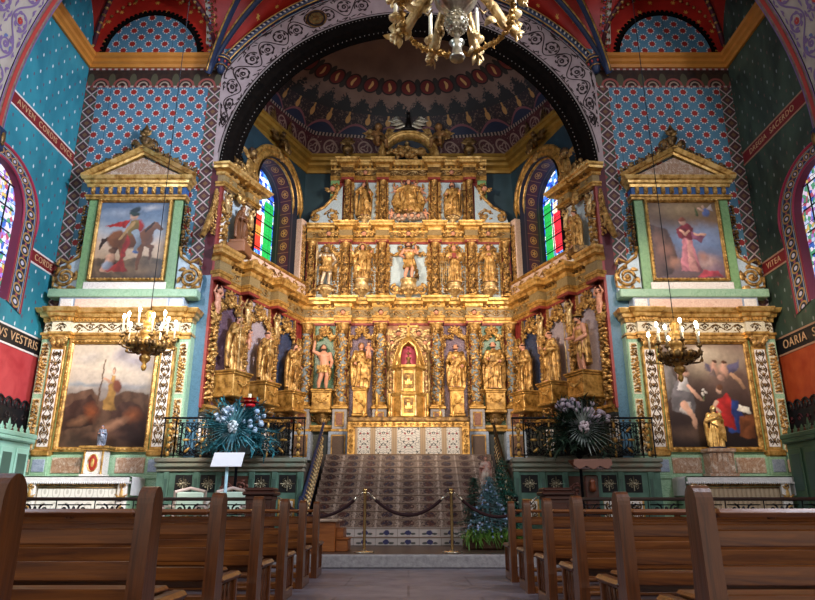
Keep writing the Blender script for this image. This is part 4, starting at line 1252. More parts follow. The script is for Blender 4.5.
PUTTO = dict(stand=[((-.2, -.06, .6), (-.16, -.18, .72)), ((.22, 0, .62), (.3, -.08, .5)), ((-.09, -.03, .22), (-.09, 0, .03)), ((.11, -.05, .22), (.12, .02, .03))],
             fly=[((-.24, -.06, .74), (-.38, -.08, .86)), ((.24, -.06, .64), (.36, -.12, .56)), ((-.02, -.08, .24), (-.18, .06, .10)), ((.16, -.02, .24), (.26, .1, .08))],
             atlas=[((-.26, -.02, .82), (-.14, -.04, 1.06)), ((.26, -.02, .82), (.14, -.04, 1.06)), ((-.06, -.06, .2), (-.03, -.03, .02)), ((.07, -.05, .2), (.04, -.02, .02))],
             sit=[((-.22, -.06, .58), (-.18, -.2, .5)), ((.24, .0, .6), (.3, -.1, .44)), ((-.12, -.26, .40), (-.14, -.28, .16)), ((.13, -.24, .42), (.18, -.26, .18))])
def putto(mb, H, pose='stand', yaw=0, pitch=0, mats=(1, 2), wings=None, hair='curly', vox=.022, head=True):
    la, ra, ll, rl = PUTTO[pose]; q = MB()
    q.ball((0, 0, .66), (.15, .105, .13), n=12, k=8); q.ball((0, -.02, .53), (.135, .12, .12), n=12, k=8); q.ball((0, 0, .43), (.135, .115, .1), n=12, k=8)
    for s2, (e, h) in ((-1, la), (1, ra)):
        q.tube([(s2*.12, 0, .72), e, h], [.055, .05, .032], 8); q.ball((s2*.12, 0, .72), .06); q.ball(e, .048); q.ball(h, .036)
    for s2, (e, h) in ((-1, ll), (1, rl)):
        q.tube([(s2*.075, 0, .42), e, h], [.09, .07, .042], 8); q.ball(e, .068); q.ball((h[0], h[1]-.04, h[2]-.01), (.04, .075, .03))
    q.tube([(0, 0, .74), (0, -.01, .82)], .06, 8)
    v, f = remesh(q, vox)
    keep = mb.M; mb.M = (keep if keep is not None else Matrix.Identity(4)) @ Matrix.Scale(H, 4)
    mb.add(v, f, mats[0])
    for s2, (e, h) in ((-1, la), (1, ra)): hand(mb, h, np.array(h)-np.array(e), .07, mats[0], .6, -s2)
    if head: head_mesh(mb, (0, -.03, .91), .12, yaw, pitch, 0, hair, 0, mats, True)
    if wings is not None:
        for s2 in (-1, 1): wing(mb, (s2*.06, .09, .7), .5, s2, wings)
    mb.M = keep
def wing(mb, p, L, s2, m, lift=.8):
    """spread wing of three rows of feathers"""
    for r_, (n, l, w) in enumerate(((7, 1.0, .2), (6, .7, .17), (5, .45, .14))):
        for k in range(n):
            u = k/(n-1); a = lift-1.5*u+.3
            x0 = p[0]+s2*L*.42*(1-u)*.9; z0 = p[2]+L*.35*(1-u)
            ang = a if s2 > 0 else PI-a
            mb.leaf((x0, z0), L*l*(.55+.45*(1-u)), L*w, ang, p[1]-.012*r_, .02, m, -.35*s2)
def cherub_head(mb, c, s, m=(1, 2), wm=0, yaw=0):
    head_mesh(mb, c, s, yaw, 0, 0, 'curly', 0, m, True)
    for s2 in (-1, 1):
        for k in range(4):
            a = .55-.4*k; ang = a if s2 > 0 else PI-a
            mb.leaf((c[0]+s2*s*.5, c[2]-s*.5), s*(2.3-.35*k), s*.75, ang, c[1]+s*.2-.01*k, .03, wm, -.3*s2)
# ================================================================== THE GILDED ALTARPIECE
CY = PB[1]
FC = T(0, CY, 0)                                          # centre: local x = world X, y = 0 on the panel plane
ALT = thing('altarpiece', 'towering three-tiered gilded altarpiece with twisted columns filling the apse', 'altarpiece', (0, CY, 0))
NCX = (.8, 1.9)                                           # column axes of the centre
COLX = (-2.93, -1.9, -.8, .8, 1.9, 2.93)
WS = (.17, 1.36, 2.66, 3.92)                              # pilaster axes along a wing
def wing_s(sg, s): return s if sg < 0 else OL-s
def entpath(jut, half, ress, center_ress, wing_ress):
    """plan line of an entablature from the near left end round to the near right end"""
    A = np.array(FL); B = np.array(FR)
    left = [(0.0, .0)]
    for s in wing_ress:
        left += [(s-half, 0), (s-half, -jut), (s+half, -jut), (s+half, 0)]
    left = [(A[:3, :3] @ np.array((x, y, 0))+A[:3, 3])[:2] for x, y in left]
    mid = [(-3.1, CY)]
    for x in center_ress: mid += [(x-half, CY), (x-half, CY-jut), (x+half, CY-jut), (x+half, CY)]
    right = [(-x, y) for x, y in left[::-1]]
    return left+mid+[(3.1, CY)]+right
LT = (0, .0)
# --- lower wall: plinth, ledge and base panels
pB = [(0, 2.0), (.12, 2.0), (.12, 2.18), (.1, 2.22), (.08, 2.24), (.08, 2.84), (.1, 2.86), (.2, 2.92), (.22, 3.0), (.26, 3.02), (.26, 3.07), (0, 3.08)]
full = [tuple((np.array(FL)[:3, :3] @ np.array((0, 0, 0))+np.array(FL)[:3, 3])[:2]), (-3.1, CY), (3.1, CY), (-PA[0], PA[1])]
mb = MB(); mb.sweep(full, pB, 0); base = mb.build('plinth', MOLIVE, ALT)
mb = MB(); mb.sweep(full, [(0, 2.9), (.2, 2.92), (.23, 2.99), (.27, 3.02), (.27, 3.08), (0, 3.085)]); mb.build('ledge', GOLDS, base)
for sg in (-1, 1):
    F = FL if sg < 0 else FR
    for k, s in enumerate(WS):
        x = wing_s(sg, s); mb = MB(F); mb.bbox(x-.14, x+.14, -.13, -.06, 2.28, 2.82, .015, 0); scrollwork(mb, x-.09, x+.09, 2.33, 2.77, -.135, .014, 1, True, k, sym=True)
        mb.build('plinth_panel', [MWHITE, GOLDD], ALT)
# --- backing walls of each tier (thin boards that carry the niches)
mb = MB(FC); mb.box(-3.1, 3.1, -.02, .1, 3.0, 9.2); mb.box(-2.45, 2.45, -.02, .1, 9.2, 11.4)
for sg in (-1, 1):
    mb.M = FL if sg < 0 else FR
    a, b = sorted((wing_s(sg, 0), wing_s(sg, OL))); mb.box(a, b, -.02, .1, 3.0, 6.8)
    a, b = sorted((wing_s(sg, 0), wing_s(sg, 1.36))); mb.box(a, b, -.02, .1, 6.8, 8.9)
mb.build('back_board', REDT, ALT)

# --- entablatures: architrave, frieze, dentils, cornice
def entablature(name, z0, h, path, reds=True, wings=True, orn=0, k=1.0):
    e = None
    mb = MB(); mb.sweep(path, [(0, z0), (.14*k, z0), (.14*k, z0+.10*h), (.18*k, z0+.13*h), (.18*k, z0+.22*h), (.14*k, z0+.25*h), (0, z0+.26*h)])
    e = mb.build(name, GOLDS, ALT)
    if reds:
        mb = MB(); mb.sweep(path, [(0, z0-.07), (.135*k, z0-.07), (.135*k, z0), (0, z0)]); mb.build('red_band', REDT, e)
    mb = MB(); mb.sweep(path, [(0, z0+.25*h), (.12*k, z0+.25*h), (.12*k, z0+.58*h), (0, z0+.58*h)])
    mb.build('frieze', MTAN if orn == 0 else GOLDD, e)
    mb = MB(); mb.sweep(path, [(0, z0+.57*h), (.14*k, z0+.57*h), (.17*k, z0+.62*h), (.17*k, z0+.72*h), (.38*k, z0+.76*h), (.40*k, z0+.86*h), (.45*k, z0+.92*h), (.47*k, z0+h), (.40*k, z0+1.02*h), (0, z0+1.02*h)])
    mb.build('cornice', GOLDB, e)
    # dentil course under the corona
    mb = MB(); p = np.array(path, float); cnt = 0
    for a, b in zip(p[:-1], p[1:]):
        L = np.linalg.norm(b-a)
        if L < .3: continue
        d = (b-a)/L; n = (d[1], -d[0]); m_ = max(2, int(L/.13))
        for i in range(m_):
            c = a+d*L*(i+.5)/m_
            if 2.75 < abs(c[0]) < 3.3: continue
            mb.M = frame((c[0], c[1], 0), d); mb.box(-.035, .035, -.29*k, -.165*k, z0+.66*h, z0+.755*h)
    mb.build('dentil_molding', GOLDD, e)
    # carved frieze
    mb = MB()
    for i, (a, b) in enumerate(zip(p[:-1], p[1:])):
        L = np.linalg.norm(b-a)
        if L < .3: continue
        mb.M = frame((a[0], a[1], 0), (b-a)/L)
        scrollwork(mb, .1, L-.1, z0+.27*h, z0+.56*h, -.13*k, .016, 0, False, i, ratio=1.6)
    mb.build('frieze_scrollwork', GOLD if orn == 0 else GOLDP, e)
    return e
E1 = entablature('lower_entablature', 6.05, .72, k=.62, path= entpath(.26, .15, 1, (-1.9, -.8, .8, 1.9), WS[:3]))
E2 = entablature('upper_entablature', 8.62, .56, k=.55, path=[(-3.1, CY-.0), ] + [q for x in (-1.9, -.8, .8, 1.9) for q in ((x-.13, CY), (x-.13, CY-.2), (x+.13, CY-.2), (x+.13, CY))]+[(3.1, CY)])
E3 = entablature('top_entablature', 10.72, .62, k=.55, orn=1, path=[(-2.45, CY)]+[q for x in (-1.9, -.8, .8, 1.9) for q in ((x-.12, CY), (x-.12, CY-.2), (x+.12, CY-.2), (x+.12, CY))]+[(2.45, CY)])
for sg in (-1, 1):
    A = np.array(FL)
    pts = [(-.02, .0), (0.02, -.14), (.36, -.14), (.36, 0), (1.02, 0), (1.02, -.14), (1.34, -.14), (1.34, .05)]
    pts = [(A[:3, :3] @ np.array((x, y, 0))+A[:3, 3])[:2] for x, y in pts]
    if sg > 0: pts = [(-x, y) for x, y in pts[::-1]]
    entablature('wing_entablature', 8.42, .54, pts, False, k=.75)

# --- columns
def column(F, x, y, z0, z1, r, twist, shaft, vine, name='twisted_column', capm=None, seed=0):
    base_h, cap_h = r*1.0, r*2.3
    zs = np.linspace(z0+base_h, z1-cap_h, 44); n = 14
    a = np.arange(n)*2*PI/n; H = zs[-1]-zs[0]; ph = twist*2*PI*(zs-zs[0])/max(.01, H)
    off = r*.2 if twist else 0
    G = np.zeros((n, 44, 3)); 
    ent = r*(1-.12*(zs-zs[0])/H)
    G[:, :, 0] = x+off*np.cos(ph)[None]+ent*np.cos(a)[:, None]*.88; G[:, :, 1] = y+off*np.sin(ph)[None]+ent*np.sin(a)[:, None]*.88; G[:, :, 2] = zs[None]
    mb = MB(F); mb.grid(G[::-1], 0, cu=True); col = mb.build(name, shaft, ALT)
    mb = MB(F); rnd = random.Random(seed)
    tw = twist or 2.5
    ph2 = tw*2*PI*(zs-zs[0])/H
    for o in (0, PI):
        k = np.linspace(0, 43, 90); pz = np.interp(k, np.arange(44), zs); pp = np.interp(k, np.arange(44), ph2)+o
        ox = off*np.cos(np.interp(k, np.arange(44), ph)); oy = off*np.sin(np.interp(k, np.arange(44), ph)); rr = np.interp(k, np.arange(44), ent)
        mb.tube(np.stack([x+ox+rr*.97*np.cos(pp), y+oy+rr*.97*np.sin(pp), pz], 1), r*.13, 5)
        for j in range(2, 176):
            j, jj = j//2, j
            t = pp[j]+rnd.uniform(-.6, .6)+(1.5 if jj % 2 else 0)
            if math.sin(t) > .55: continue
            c = (x+ox[j]+rr[j]*1.0*math.cos(t), y+oy[j]+rr[j]*1.0*math.sin(t), pz[j]+rnd.uniform(-.3, .3)*r)
            if j % 3: mb.ball(c, (r*.2, r*.2, r*.17), n=6, k=4)
            else:
                S = mb.M; mb.M = S @ T(*c) @ RZ(t+PI/2); mb.leaf((0, 0), r*.8, r*.5, rnd.uniform(0, 6.28), 0, r*.16); mb.M = S
    mb.build('carved_vine', vine, col)
    capm = capm or GOLD
    mb = MB(F); zc = z1-cap_h
    mb.lathe((x, y, 0), [(r*.85, zc), (r*1.02, zc+r*.1), (r*.85, zc+r*.25), (r*.95, zc+r*.9), (r*1.25, zc+r*1.8), (r*1.3, zc+r*1.95)], 14)
    mb.bbox(x-r*1.35, x+r*1.35, y-r*1.35, y+r*1.35, zc+r*1.95, z1, r*.1)
    for row, (zz, hh, rr_) in enumerate(((.25, .9, .95), (.85, 1.0, 1.1))):
        for k in range(8):
            t = (k+.5*row)*PI/4
            S = mb.M; mb.M = S @ T(x+r*rr_*math.cos(t), y+r*rr_*math.sin(t), zc+r*zz) @ RZ(t+PI/2) @ RX(-.25); mb.leaf((0, 0), r*hh, r*.75, PI/2, 0, r*.22); mb.ball((0, -r*.15, r*hh), r*.15, n=6, k=4); mb.M = S
    mb.build('capital', capm, col)
    mb = MB(F); mb.lathe((x, y, 0), [(r*1.3, z0+r*.3), (r*1.34, z0+r*.42), (r*1.3, z0+r*.55), (r*1.05, z0+r*.62), (r*1.02, z0+r*.75), (r*1.12, z0+r*.85), (r*1.1, z0+r*.98), (r*.9, z0+r*1.05)], 16); mb.bbox(x-r*1.35, x+r*1.35, y-r*1.35, y+r*1.35, z0, z0+r*.32, r*.06)
    mb.build('column_base', GOLDS if capm is GOLD else capm, col)
    return col
SHAFT = plain('blue_grey_shaft', '#8f9ba0', .4, c2='#6f7c84', scale=9)
for k, x in enumerate(COLX):
    column(FC, x, -.2, 3.58, 6.0, .14, 3.5*(1 if x < 0 else -1), SHAFT, GOLD, seed=k)
    column(FC, x, -.14, 6.82, 8.6, .105, 0 if k not in (0, 5) else 2.5, GOLDD, GOLD, 'carved_column', seed=k+10)
for k, x in enumerate((-1.9, -.8, .8, 1.9)):
    column(FC, x, -.14, 9.22, 10.7, .09, 0, GOLDD, GOLD, 'carved_column', seed=k+20)
# column pedestals of the lower tier
for x in COLX:
    mb = MB(FC); w = .2
    mb.bbox(x-w, x+w, -.42, 0, 2.95, 3.5, .01, 0); mb.bbox(x-w-.04, x+w+.04, -.46, 0, 3.5, 3.58, .02, 1); mb.bbox(x-w-.03, x+w+.03, -.45, 0, 2.88, 2.96, .02, 1)
    mb.bbox(x-w-.08, x+w+.08, -.5, 0, 2.12, 2.88, .015, 2)
    p = mb.build('column_pedestal', [GREYST, GOLDS, MBLUE], ALT)
    mb = MB(FC); mb.bbox(x-.13, x+.13, -.435, -.41, 3.02, 3.43, .01, 0); mb.bbox(x-.095, x+.095, -.445, -.43, 3.06, 3.39, .008, 1)
    mb.bbox(x-.2, x+.2, -.515, -.49, 2.2, 2.8, .01, 0); mb.bbox(x-.165, x+.165, -.525, -.51, 2.24, 2.76, .008, 2)
    mb.build('pedestal_panel', [GOLDS, MRUST, MBROWN], p)

# --- niches of the centre
def niche(F, x0, x1, z0, z1, mat, garl=True, name='niche', jamb=.045, seed=0, gm=GOLD, y=-.03):
    mb = MB(F); mb.box(x0, x1, y, -.01, z0, z1, 0); nb = mb.build(name, mat, ALT)
    for k_, x in enumerate((x0, x1-jamb)):
        mb = MB(F); mb.box(x, x+jamb, y-.06, -.01, z0, z1); xs_ = x0 if k_ == 0 else x1-jamb*1.6
        scrollwork(mb, xs_, xs_+jamb*1.6, z0+.1, z1-.1, y-.07, .012, 0, True, seed+k_, ratio=1.4); mb.build('niche_jamb', gm, nb)
    if garl:
        mb = MB(F); xc = (x0+x1)/2; w = (x1-x0)/2
        garland(mb, x0+.06, z1-.35, xc, z1-.14, .12, y-.06, .07, seed=seed, n=7); garland(mb, xc, z1-.14, x1-.06, z1-.35, .12, y-.06, .07, seed=seed+1, n=7)
        for s2 in (-1, 1): volute(mb, (xc+s2*w*.36, z1-.16), w*.26, PI/2, s2, 1.3, .03, y-.06); drop(mb, xc+s2*w*.82, z1-.35, z1-.75, .1, y-.06, 0, seed+3)
        acanthus(mb, xc, z1-.26, .3, .26, y-.07)
        mb.build('niche_garland', gm, nb)
    return nb
for k, (a, b, m_) in enumerate(((-2.93, -1.9, MDKGREEN), (-1.9, -.8, MPURPLE), (.8, 1.9, MPURPLE), (1.9, 2.93, MDKGREEN))):
    niche(FC, a+.16, b-.16, 3.1, 6.0, m_, seed=k)
    niche(FC, a+.13, b-.13, 6.82, 8.58, MSKY, seed=k+5)
niche(FC, -.64, .64, 6.82, 8.58, MSKY, seed=9)
for k, (a, b) in enumerate(((-1.9, -.8), (.8, 1.9))): niche(FC, a+.12, b-.12, 9.22, 10.66, MSKY, False, seed=k+12, jamb=.08)
niche(FC, -.68, .68, 9.22, 10.66, MSKY, False, seed=15)
# carved strips between column and niche in the upper tier
for k, x in enumerate((-2.62, -2.2, -1.6, -1.1, -.62, .62, 1.1, 1.6, 2.2, 2.62)):
    mb = MB(FC); drop(mb, x, 8.45, 6.95, .16, -.05, 0, k, .05); mb.build('fruit_drop', GOLD, ALT)
# centre of the lower tier: field of gilded relief behind the tabernacle
mb = MB(FC); mb.box(-.64, .64, -.05, -.01, 3.1, 6.0); nb = mb.build('relief_field', plain('rose_gilt_ground', '#b98a63', .45, .3, c2='#8f6344', scale=6), ALT)
mb = MB(FC)
for k in range(11):
    for i in range(6):
        x = -.55+.22*i+(.11 if k % 2 else 0); z = 3.28+.25*k
        if abs(x) > .6: continue
        volute(mb, (x, z), .1, k*1.9+i*2.3, 1 if (i+k) % 2 else -1, 1.3, .024, -.07)
        for j in range(4): mb.leaf((x, z), .15, .08, k*1.3+i*.7+j*1.6, -.06, .04)
mb.tube([(.5*math.cos(t), -.12, 5.2+.42*math.sin(t)) for t in np.linspace(0, PI, 20)], .045, 6)
mb.tube([(.58*math.cos(t), -.1, 5.2+.5*math.sin(t)) for t in np.linspace(0, PI, 20)], .025, 6)
for x in (-.58, .58): mb.tube([(x, -.11, 3.2), (x, -.11, 5.2)], .035, 6)
mb.build('relief_foliage', GOLDP, nb)
for x, z, s, yw in ((-.3, 5.72, .085, .2), (0, 5.85, .09, 0), (.3, 5.72, .085, -.2), (-.48, 5.45, .07, .3), (.48, 5.45, .07, -.3)): mb = MB(FC); cherub_head(mb, (x, -.14, z), s, (1, 2), 0, yw); mb.build('cherub_head', [GOLDP, FLESH, HAIRM], nb)

# --- statue pedestals (part of the altarpiece)
def bracket(F, x, z0, z1, w, d, kind='box', m=GOLDS, name='statue_pedestal', seed=0):
    mb = MB(F); y0 = -.03
    if kind == 'box':
        mb.bbox(x-w*.46, x+w*.46, y0-d*.94, y0, z0+.08, z1-.1, .01); mb.bbox(x-w*.5, x+w*.5, y0-d, y0, z1-.1, z1-.05, .015); mb.bbox(x-w*.55, x+w*.55, y0-d*1.04, y0, z1-.05, z1, .015); mb.bbox(x-w*.52, x+w*.52, y0-d*1.02, y0, z0, z0+.08, .02)
        p = mb.build(name, m, ALT)
        mb = MB(F); zc = (z0+z1)/2; garland(mb, x-w*.32, zc+.12, x+w*.32, zc+.12, .14, y0-d*.94, .035, n=9, seed=seed)
        for s2 in (-1, 1): mb.ball((x+s2*w*.33, y0-d*.95, zc+.13), .03)
        mb.build('carved_swag', m, p)
        mb = MB(F); mb.lathe((x, y0-.02, 0), [(w*.42, z0), (w*.45, z0-.05), (w*.3, z0-.16), (w*.14, z0-.36), (.03, z0-.44), (0, z0-.45)], 14)
        for k in range(-2, 3): mb.leaf((x+k*w*.16, z0-.04), .32, w*.24, -PI/2-k*.22, y0-d*.45+abs(k)*.05, .05)
        for s2 in (-1, 1): volute(mb, (x+s2*w*.36, z0-.12), .09, 0, s2, 1.3, .03, y0-d*.3)
        mb.build('foliate_bracket', GOLDD, p)
    else:
        mb.lathe((x, y0-d*.5, 0), [(0, z0-.1), (w*.12, z0-.08), (w*.16, z0), (w*.32, z0+.07), (w*.46, z0+.16), (w*.42, z0+.22), (w*.36, z1-.07), (w*.42, z1-.05), (w*.42, z1), (0, z1)], 16)
        for k in range(6): t = PI+PI*(k+.5)/6; mb.ball((x+w*.44*math.cos(t), y0-d*.5+w*.44*math.sin(t), z0+.14), (.05, .05, .05), n=6, k=4)
        p = mb.build(name, GOLDP, ALT)
    return p
LOWER = [(-2.42, 4.06, .58, 0), (-1.35, 4.1, .42, 1), (1.35, 4.1, .42, 2), (2.42, 4.06, .58, 3)]
for x, z, w, k in LOWER: bracket(FC, x, 3.4 if w > .5 else 3.3, z, w, .42, seed=k)
WSTAT = (.76, 2.0, 3.27)
for sg in (-1, 1):
    F = FL if sg < 0 else FR
    for k, s in enumerate(WSTAT): bracket(F, wing_s(sg, s), 3.3, 3.92-.03*k, .68 if k == 0 else .62, .62, seed=k+5)
UPPER = [(-2.46, 7.12), (-1.38, 7.34), (0, 7.34), (1.36, 7.22), (2.4, 7.22)]
for k, (x, z) in enumerate(UPPER): bracket(FC, x, 6.86, z, .52 if x else .6, .4, 'cup', seed=k)
mb = MB(FC)
for s2 in (-1, 1):
    volute(mb, (s2*.38, 7.05), .17, PI/2, -s2, 1.5, .05, -.2); mb.leaf((s2*.1, 6.9), .45, .2, .6 if s2 > 0 else PI-.6, -.2, .05)
acanthus(mb, 0, 6.85, .5, .4, -.34)
mb.build('scrolled_bracket', GOLD, ALT)
for x in (-1.35, 1.35): bracket(FC, x, 9.22, 9.36, .4, .3, 'cup')

# --- wings: term pilasters, niches, upper storey and window surround
NICHEM = (MPURPLE, MLILAC, MNAVY)
term = MB(); putto(term, .62, 'atlas', 0, -.15, (1, 2), vox=.022)
for sg in (-1, 1):
    F = FL if sg < 0 else FR
    for k, s in enumerate(WS):
        x = wing_s(sg, s); mb = MB(F); w = .15 if k < 3 else .11
        mb.bbox(x-w, x+w, -.12, 0, 3.1, 5.35, .01, 0)
        mb.box(x-w-.03, x-w, -.1, 0, 3.1, 6.0, 1); mb.box(x+w, x+w+.03, -.1, 0, 3.1, 6.0, 1)
        p = mb.build('term_pilaster', [GOLDD, REDT], ALT)
        mb = MB(F); drop(mb, x, 5.3, 3.2, w*1.9, -.13, 0, k+(7 if sg > 0 else 0), .07)
        acanthus(mb, x, 5.0, .3, .5, -.16, 0, .07)
        for s2 in (-1, 1): volute(mb, (x+s2*w*.8, 5.38), .1, PI/2, s2, 1.4, .035, -.14)
        mb.build('carved_drop', GOLD, p)
        if k < 3:
            mb = MB(F @ T(x, -.18, 5.22)); v = np.concatenate(term.v)
            mb.v = []; mb.add(v, tuple(), 0)
            mb.f = [(f, m_, s_) for f, m_, s_ in term.f]
            mb.build('atlas_figure', [GOLD, FLESH if k == 0 else GOLDP, HAIRM], p)
    for k, (a, b) in enumerate(zip(WS[:-1], WS[1:])):
        x0, x1 = sorted((wing_s(sg, a+.17), wing_s(sg, b-.17))); niche(F, x0, x1, 3.1, 6.0, NICHEM[k] if sg < 0 else (MLILAC, MLILAC, MNAVY)[k], seed=k+20)
        mb = MB(F); xc = (x0+x1)/2
        volute(mb, (xc, 5.62), .13, 0, 1, 1.6, .04, -.12); mb.ball((xc, -.14, 5.62), (.07, .05, .07))
        garland(mb, x0, 5.55, xc-.12, 5.6, .12, -.1, .05, n=6, seed=k); garland(mb, xc+.12, 5.6, x1, 5.55, .12, -.1, .05, n=6, seed=k+3)
        mb.build('rosette_garland', GOLD, ALT)
    # upper storey of the wing: niche between two terms
    for k, s in enumerate((.19, 1.17)):
        x = wing_s(sg, s); mb = MB(F); mb.bbox(x-.15, x+.15, -.12, 0, 6.8, 8.4, .01)
        p = mb.build('term_pilaster', MWHITE, ALT)
        mb = MB(F); drop(mb, x, 7.9, 6.95, .3, -.13, 0, k, .07); acanthus(mb, x, 7.72, .26, .4, -.15, 0, .06)
        for s2 in (-1, 1): volute(mb, (x+s2*.12, 8.0), .09, PI/2, s2, 1.4, .03, -.14)
        mb.build('carved_drop', GOLD, p)
        mb = MB(F @ T(x, -.2, 7.78) @ Matrix.Scale(.85, 4)); mb.add(np.concatenate(term.v), tuple(), 0); mb.f = [(f, m_, s_) for f, m_, s_ in term.f]
        mb.build('atlas_figure', [GOLD, GOLDP, HAIRM], p)
    x0, x1 = sorted((wing_s(sg, .34), wing_s(sg, 1.02))); niche(F, x0, x1, 6.82, 8.4, MSKY, False, seed=30)
    xc = (x0+x1)/2
    mb = MB(F); volute(mb, (xc, 8.4), .15, 0, 1, 1.5, .06, -.2); acanthus(mb, xc, 8.28, .4, .4, -.22, 0, .07)
    for s2 in (-1, 1): drop(mb, xc+s2*.26, 8.35, 7.8, .14, -.1, 0, 3)
    mb.build('cartouche', GOLD, ALT)
    # scrolled side edge towards the nave
    xs = wing_s(sg, -.02); d = -1 if sg < 0 else 1
    mb = MB(F); mb.tube([(xs+d*.05, -.05, 8.35), (xs+d*.12, -.05, 7.8), (xs+d*.3, -.05, 7.2), (xs+d*.42, -.05, 6.95)], [.05, .07, .09, .06], 8); drop(mb, xs+d*.12, 8.25, 7.1, .2, -.1, 0, 4)
    mb.build('side_scroll', GOLD, ALT)
    # parapet under the window
    x0, x1 = sorted((wing_s(sg, 1.34), wing_s(sg, OL-.02))); mb = MB(F)
    mb.bbox(x0, x1, -.1, .06, 6.8, 7.2, .01, 0); mb.bbox(x0, x1, -.15, .06, 7.2, 7.28, .02, 1)
    p = mb.build('window_parapet', [MPINK, GOLDS], ALT)
    mb = MB(F); scrollwork(mb, x0+.1, x1-.1, 6.87, 7.15, -.11, .022, 0, False, 4, ratio=1.3); mb.build('parapet_scrollwork', GOLD, p)
    # gilded window surround
    a_, b_ = sorted((wing_s(sg, AW0), wing_s(sg, AW1))); arcp = arch_profile(a_-.1, b_+.1, AWS, 24)
    line = [(b_+.1, z) for z in np.linspace(7.2, AWS, 8)[:-1]]+arcp+[(a_-.1, z) for z in np.linspace(AWS, 7.2, 8)[1:]]
    mb = MB(F)
    for off, r, y in ((.04, .13, .12), (.2, .08, .08), (-.09, .05, .16)):
        cx, zc = (a_+b_)/2, AWS
        P = []
        for x, z in line:
            if z <= zc: P.append((x+off*(1 if x > cx else -1), y, z))
            else:
                t = math.atan2(z-zc, x-cx); R_ = (b_-a_)/2+.1+off; P.append((cx+R_*math.cos(t), y, zc+R_*math.sin(t)))
        mb.tube(P, r, 8)
    ws = mb.build('window_surround', GOLDS, ALT)
    mb = MB(F)
    xf = (b_ if sg < 0 else a_)+(.42 if sg < 0 else -.42)
    mb.bbox(xf-.13, xf+.13, 0, .2, 7.2, 9.3, .01, 1)
    scrollwork(mb, xf-.1, xf+.1, 7.3, 9.1, -.01, .02, 0, True, 6, sym=True); mb.build('side_strip', [GOLD, MPINK], ws)
    mb = MB(F)
    mb.ball((cx, .02, AWS+(b_-a_)/2+.12), (.14, .06, .14))
    for k in range(6): mb.leaf((cx, AWS+(b_-a_)/2+.12), .18, .1, k*PI/3, .0, .03)
    mb.build('surround_rosette', GOLD, ws)
    # gilt winged bust on the crown of the window arch
    mb = MB(F @ T(cx, .02, AWS+(b_-a_)/2+.18)); q = MB()
    putto(mb, .75, 'sit', .2*sg, 0, (0, 2), 0)
    acanthus(mb, 0, .0, .5, .4, -.2, 0, .06)
    wing(mb, (-.05, .05, .5), .75, -1, 0, 1.2); wing(mb, (.05, .05, .5), .75, 1, 0, 1.2)
    mb.build('winged_bust', [GOLDD, FLESHD, HAIRM], ALT)
    # scrolled wing beside the third tier
    mb = MB(FC); x = sg*2.55
    cu = [(2.05, 10.5), (2.2, 10.25), (2.35, 10.0), (2.6, 9.78), (2.95, 9.55), (3.05, 9.3)]
    mb.grid([[(sg*a, y, z) for a, z in cu] for y in (.02, -.125)]+[[(sg*a, -.125, 9.22) for a, z in cu]], 1, sm=False)
    mb.tube([(sg*2.16, -.14, 10.5), (sg*2.3, -.14, 10.1), (sg*2.6, -.14, 9.75), (sg*2.95, -.14, 9.55)], .05, 6)
    volute(mb, (sg*2.85, 9.42), .16, PI/2, -sg, 1.6, .05, -.14); volute(mb, (sg*2.3, 9.4), .12, PI/2, sg, 1.6, .04, -.14)
    scrollwork(mb, min(sg*2.14, sg*2.6), max(sg*2.14, sg*2.6), 9.3, 9.75, -.12, .03, 0, False, 2)
    mb.build('scrolled_wing', [GOLD, MSKY], ALT)
    mb = MB(FC); mb.bbox(sg*2.3-.14, sg*2.3+.14, -.1, .02, 9.22, 10.7, .01, 1); drop(mb, sg*2.3, 10.6, 10.0, .22, -.1, 0, 8, .06)
    cherub_head(mb, (sg*2.36, -.2, 10.35), .1, (2, 3), 0); mb.build('outer_pilaster', [GOLD, MGREEN, FLESH, HAIRM], ALT)
# cherub heads on the friezes
for z, xs in ((8.84, (-2.42, -1.35, 0, 1.35, 2.42)), (10.92, (-1.35, 1.35)), (6.3, (-1.9, -.8, .8, 1.9))):
    for x in xs:
        mb = MB(FC); cherub_head(mb, (x, -.2 if z != 6.3 else -.36, z), .08, (1, 2), 0)
        if z == 8.84:
            for s2 in (-1, 1): volute(mb, (x+s2*.24, z), .09, 0, s2, 1.4, .03, -.17)
        mb.build('frieze_cherub', [GOLD, FLESH, HAIRM], ALT)
# --- relief of the top centre: the figure in a wide mantle is a statue; cherubs around belong to the carving
for k, (x, z, s, p) in enumerate(((-.5, 10.25, .34, 'fly'), (-.5, 9.85, .32, 'fly'), (.5, 10.2, .34, 'fly'), (.5, 9.85, .32, 'sit'), (-.25, 10.4, .3, 'fly'), (.3, 10.42, .3, 'fly'), (-.52, 9.35, .4, 'stand'), (.52, 9.35, .4, 'stand'))):
    mb = MB(FC @ T(x, -.12, z-.05) @ RY(.5*(1 if x < 0 else -1) if p == 'fly' else 0)); putto(mb, s, p, -.4 if x > 0 else .4, 0, (1, 2), 0, vox=.03)
    mb.build('flying_cherub', [GOLD, FLESH, HAIRM], ALT)
mb = MB(FC); rnd = random.Random(4)
for k in range(26): mb.ball((rnd.uniform(-.45, .45), -.2-rnd.uniform(0, .1), 9.36+rnd.uniform(-.08, .12)), (.09, .07, .07), 0)
for x in (-.3, -.1, .1, .3): cherub_head(mb, (x, -.34, 9.38), .07, (1, 2), 0)
mb.build('cloud_of_cherubs', [plain('silvery_cloud', '#a08a78', .4, .4), FLESH, HAIRM], ALT)
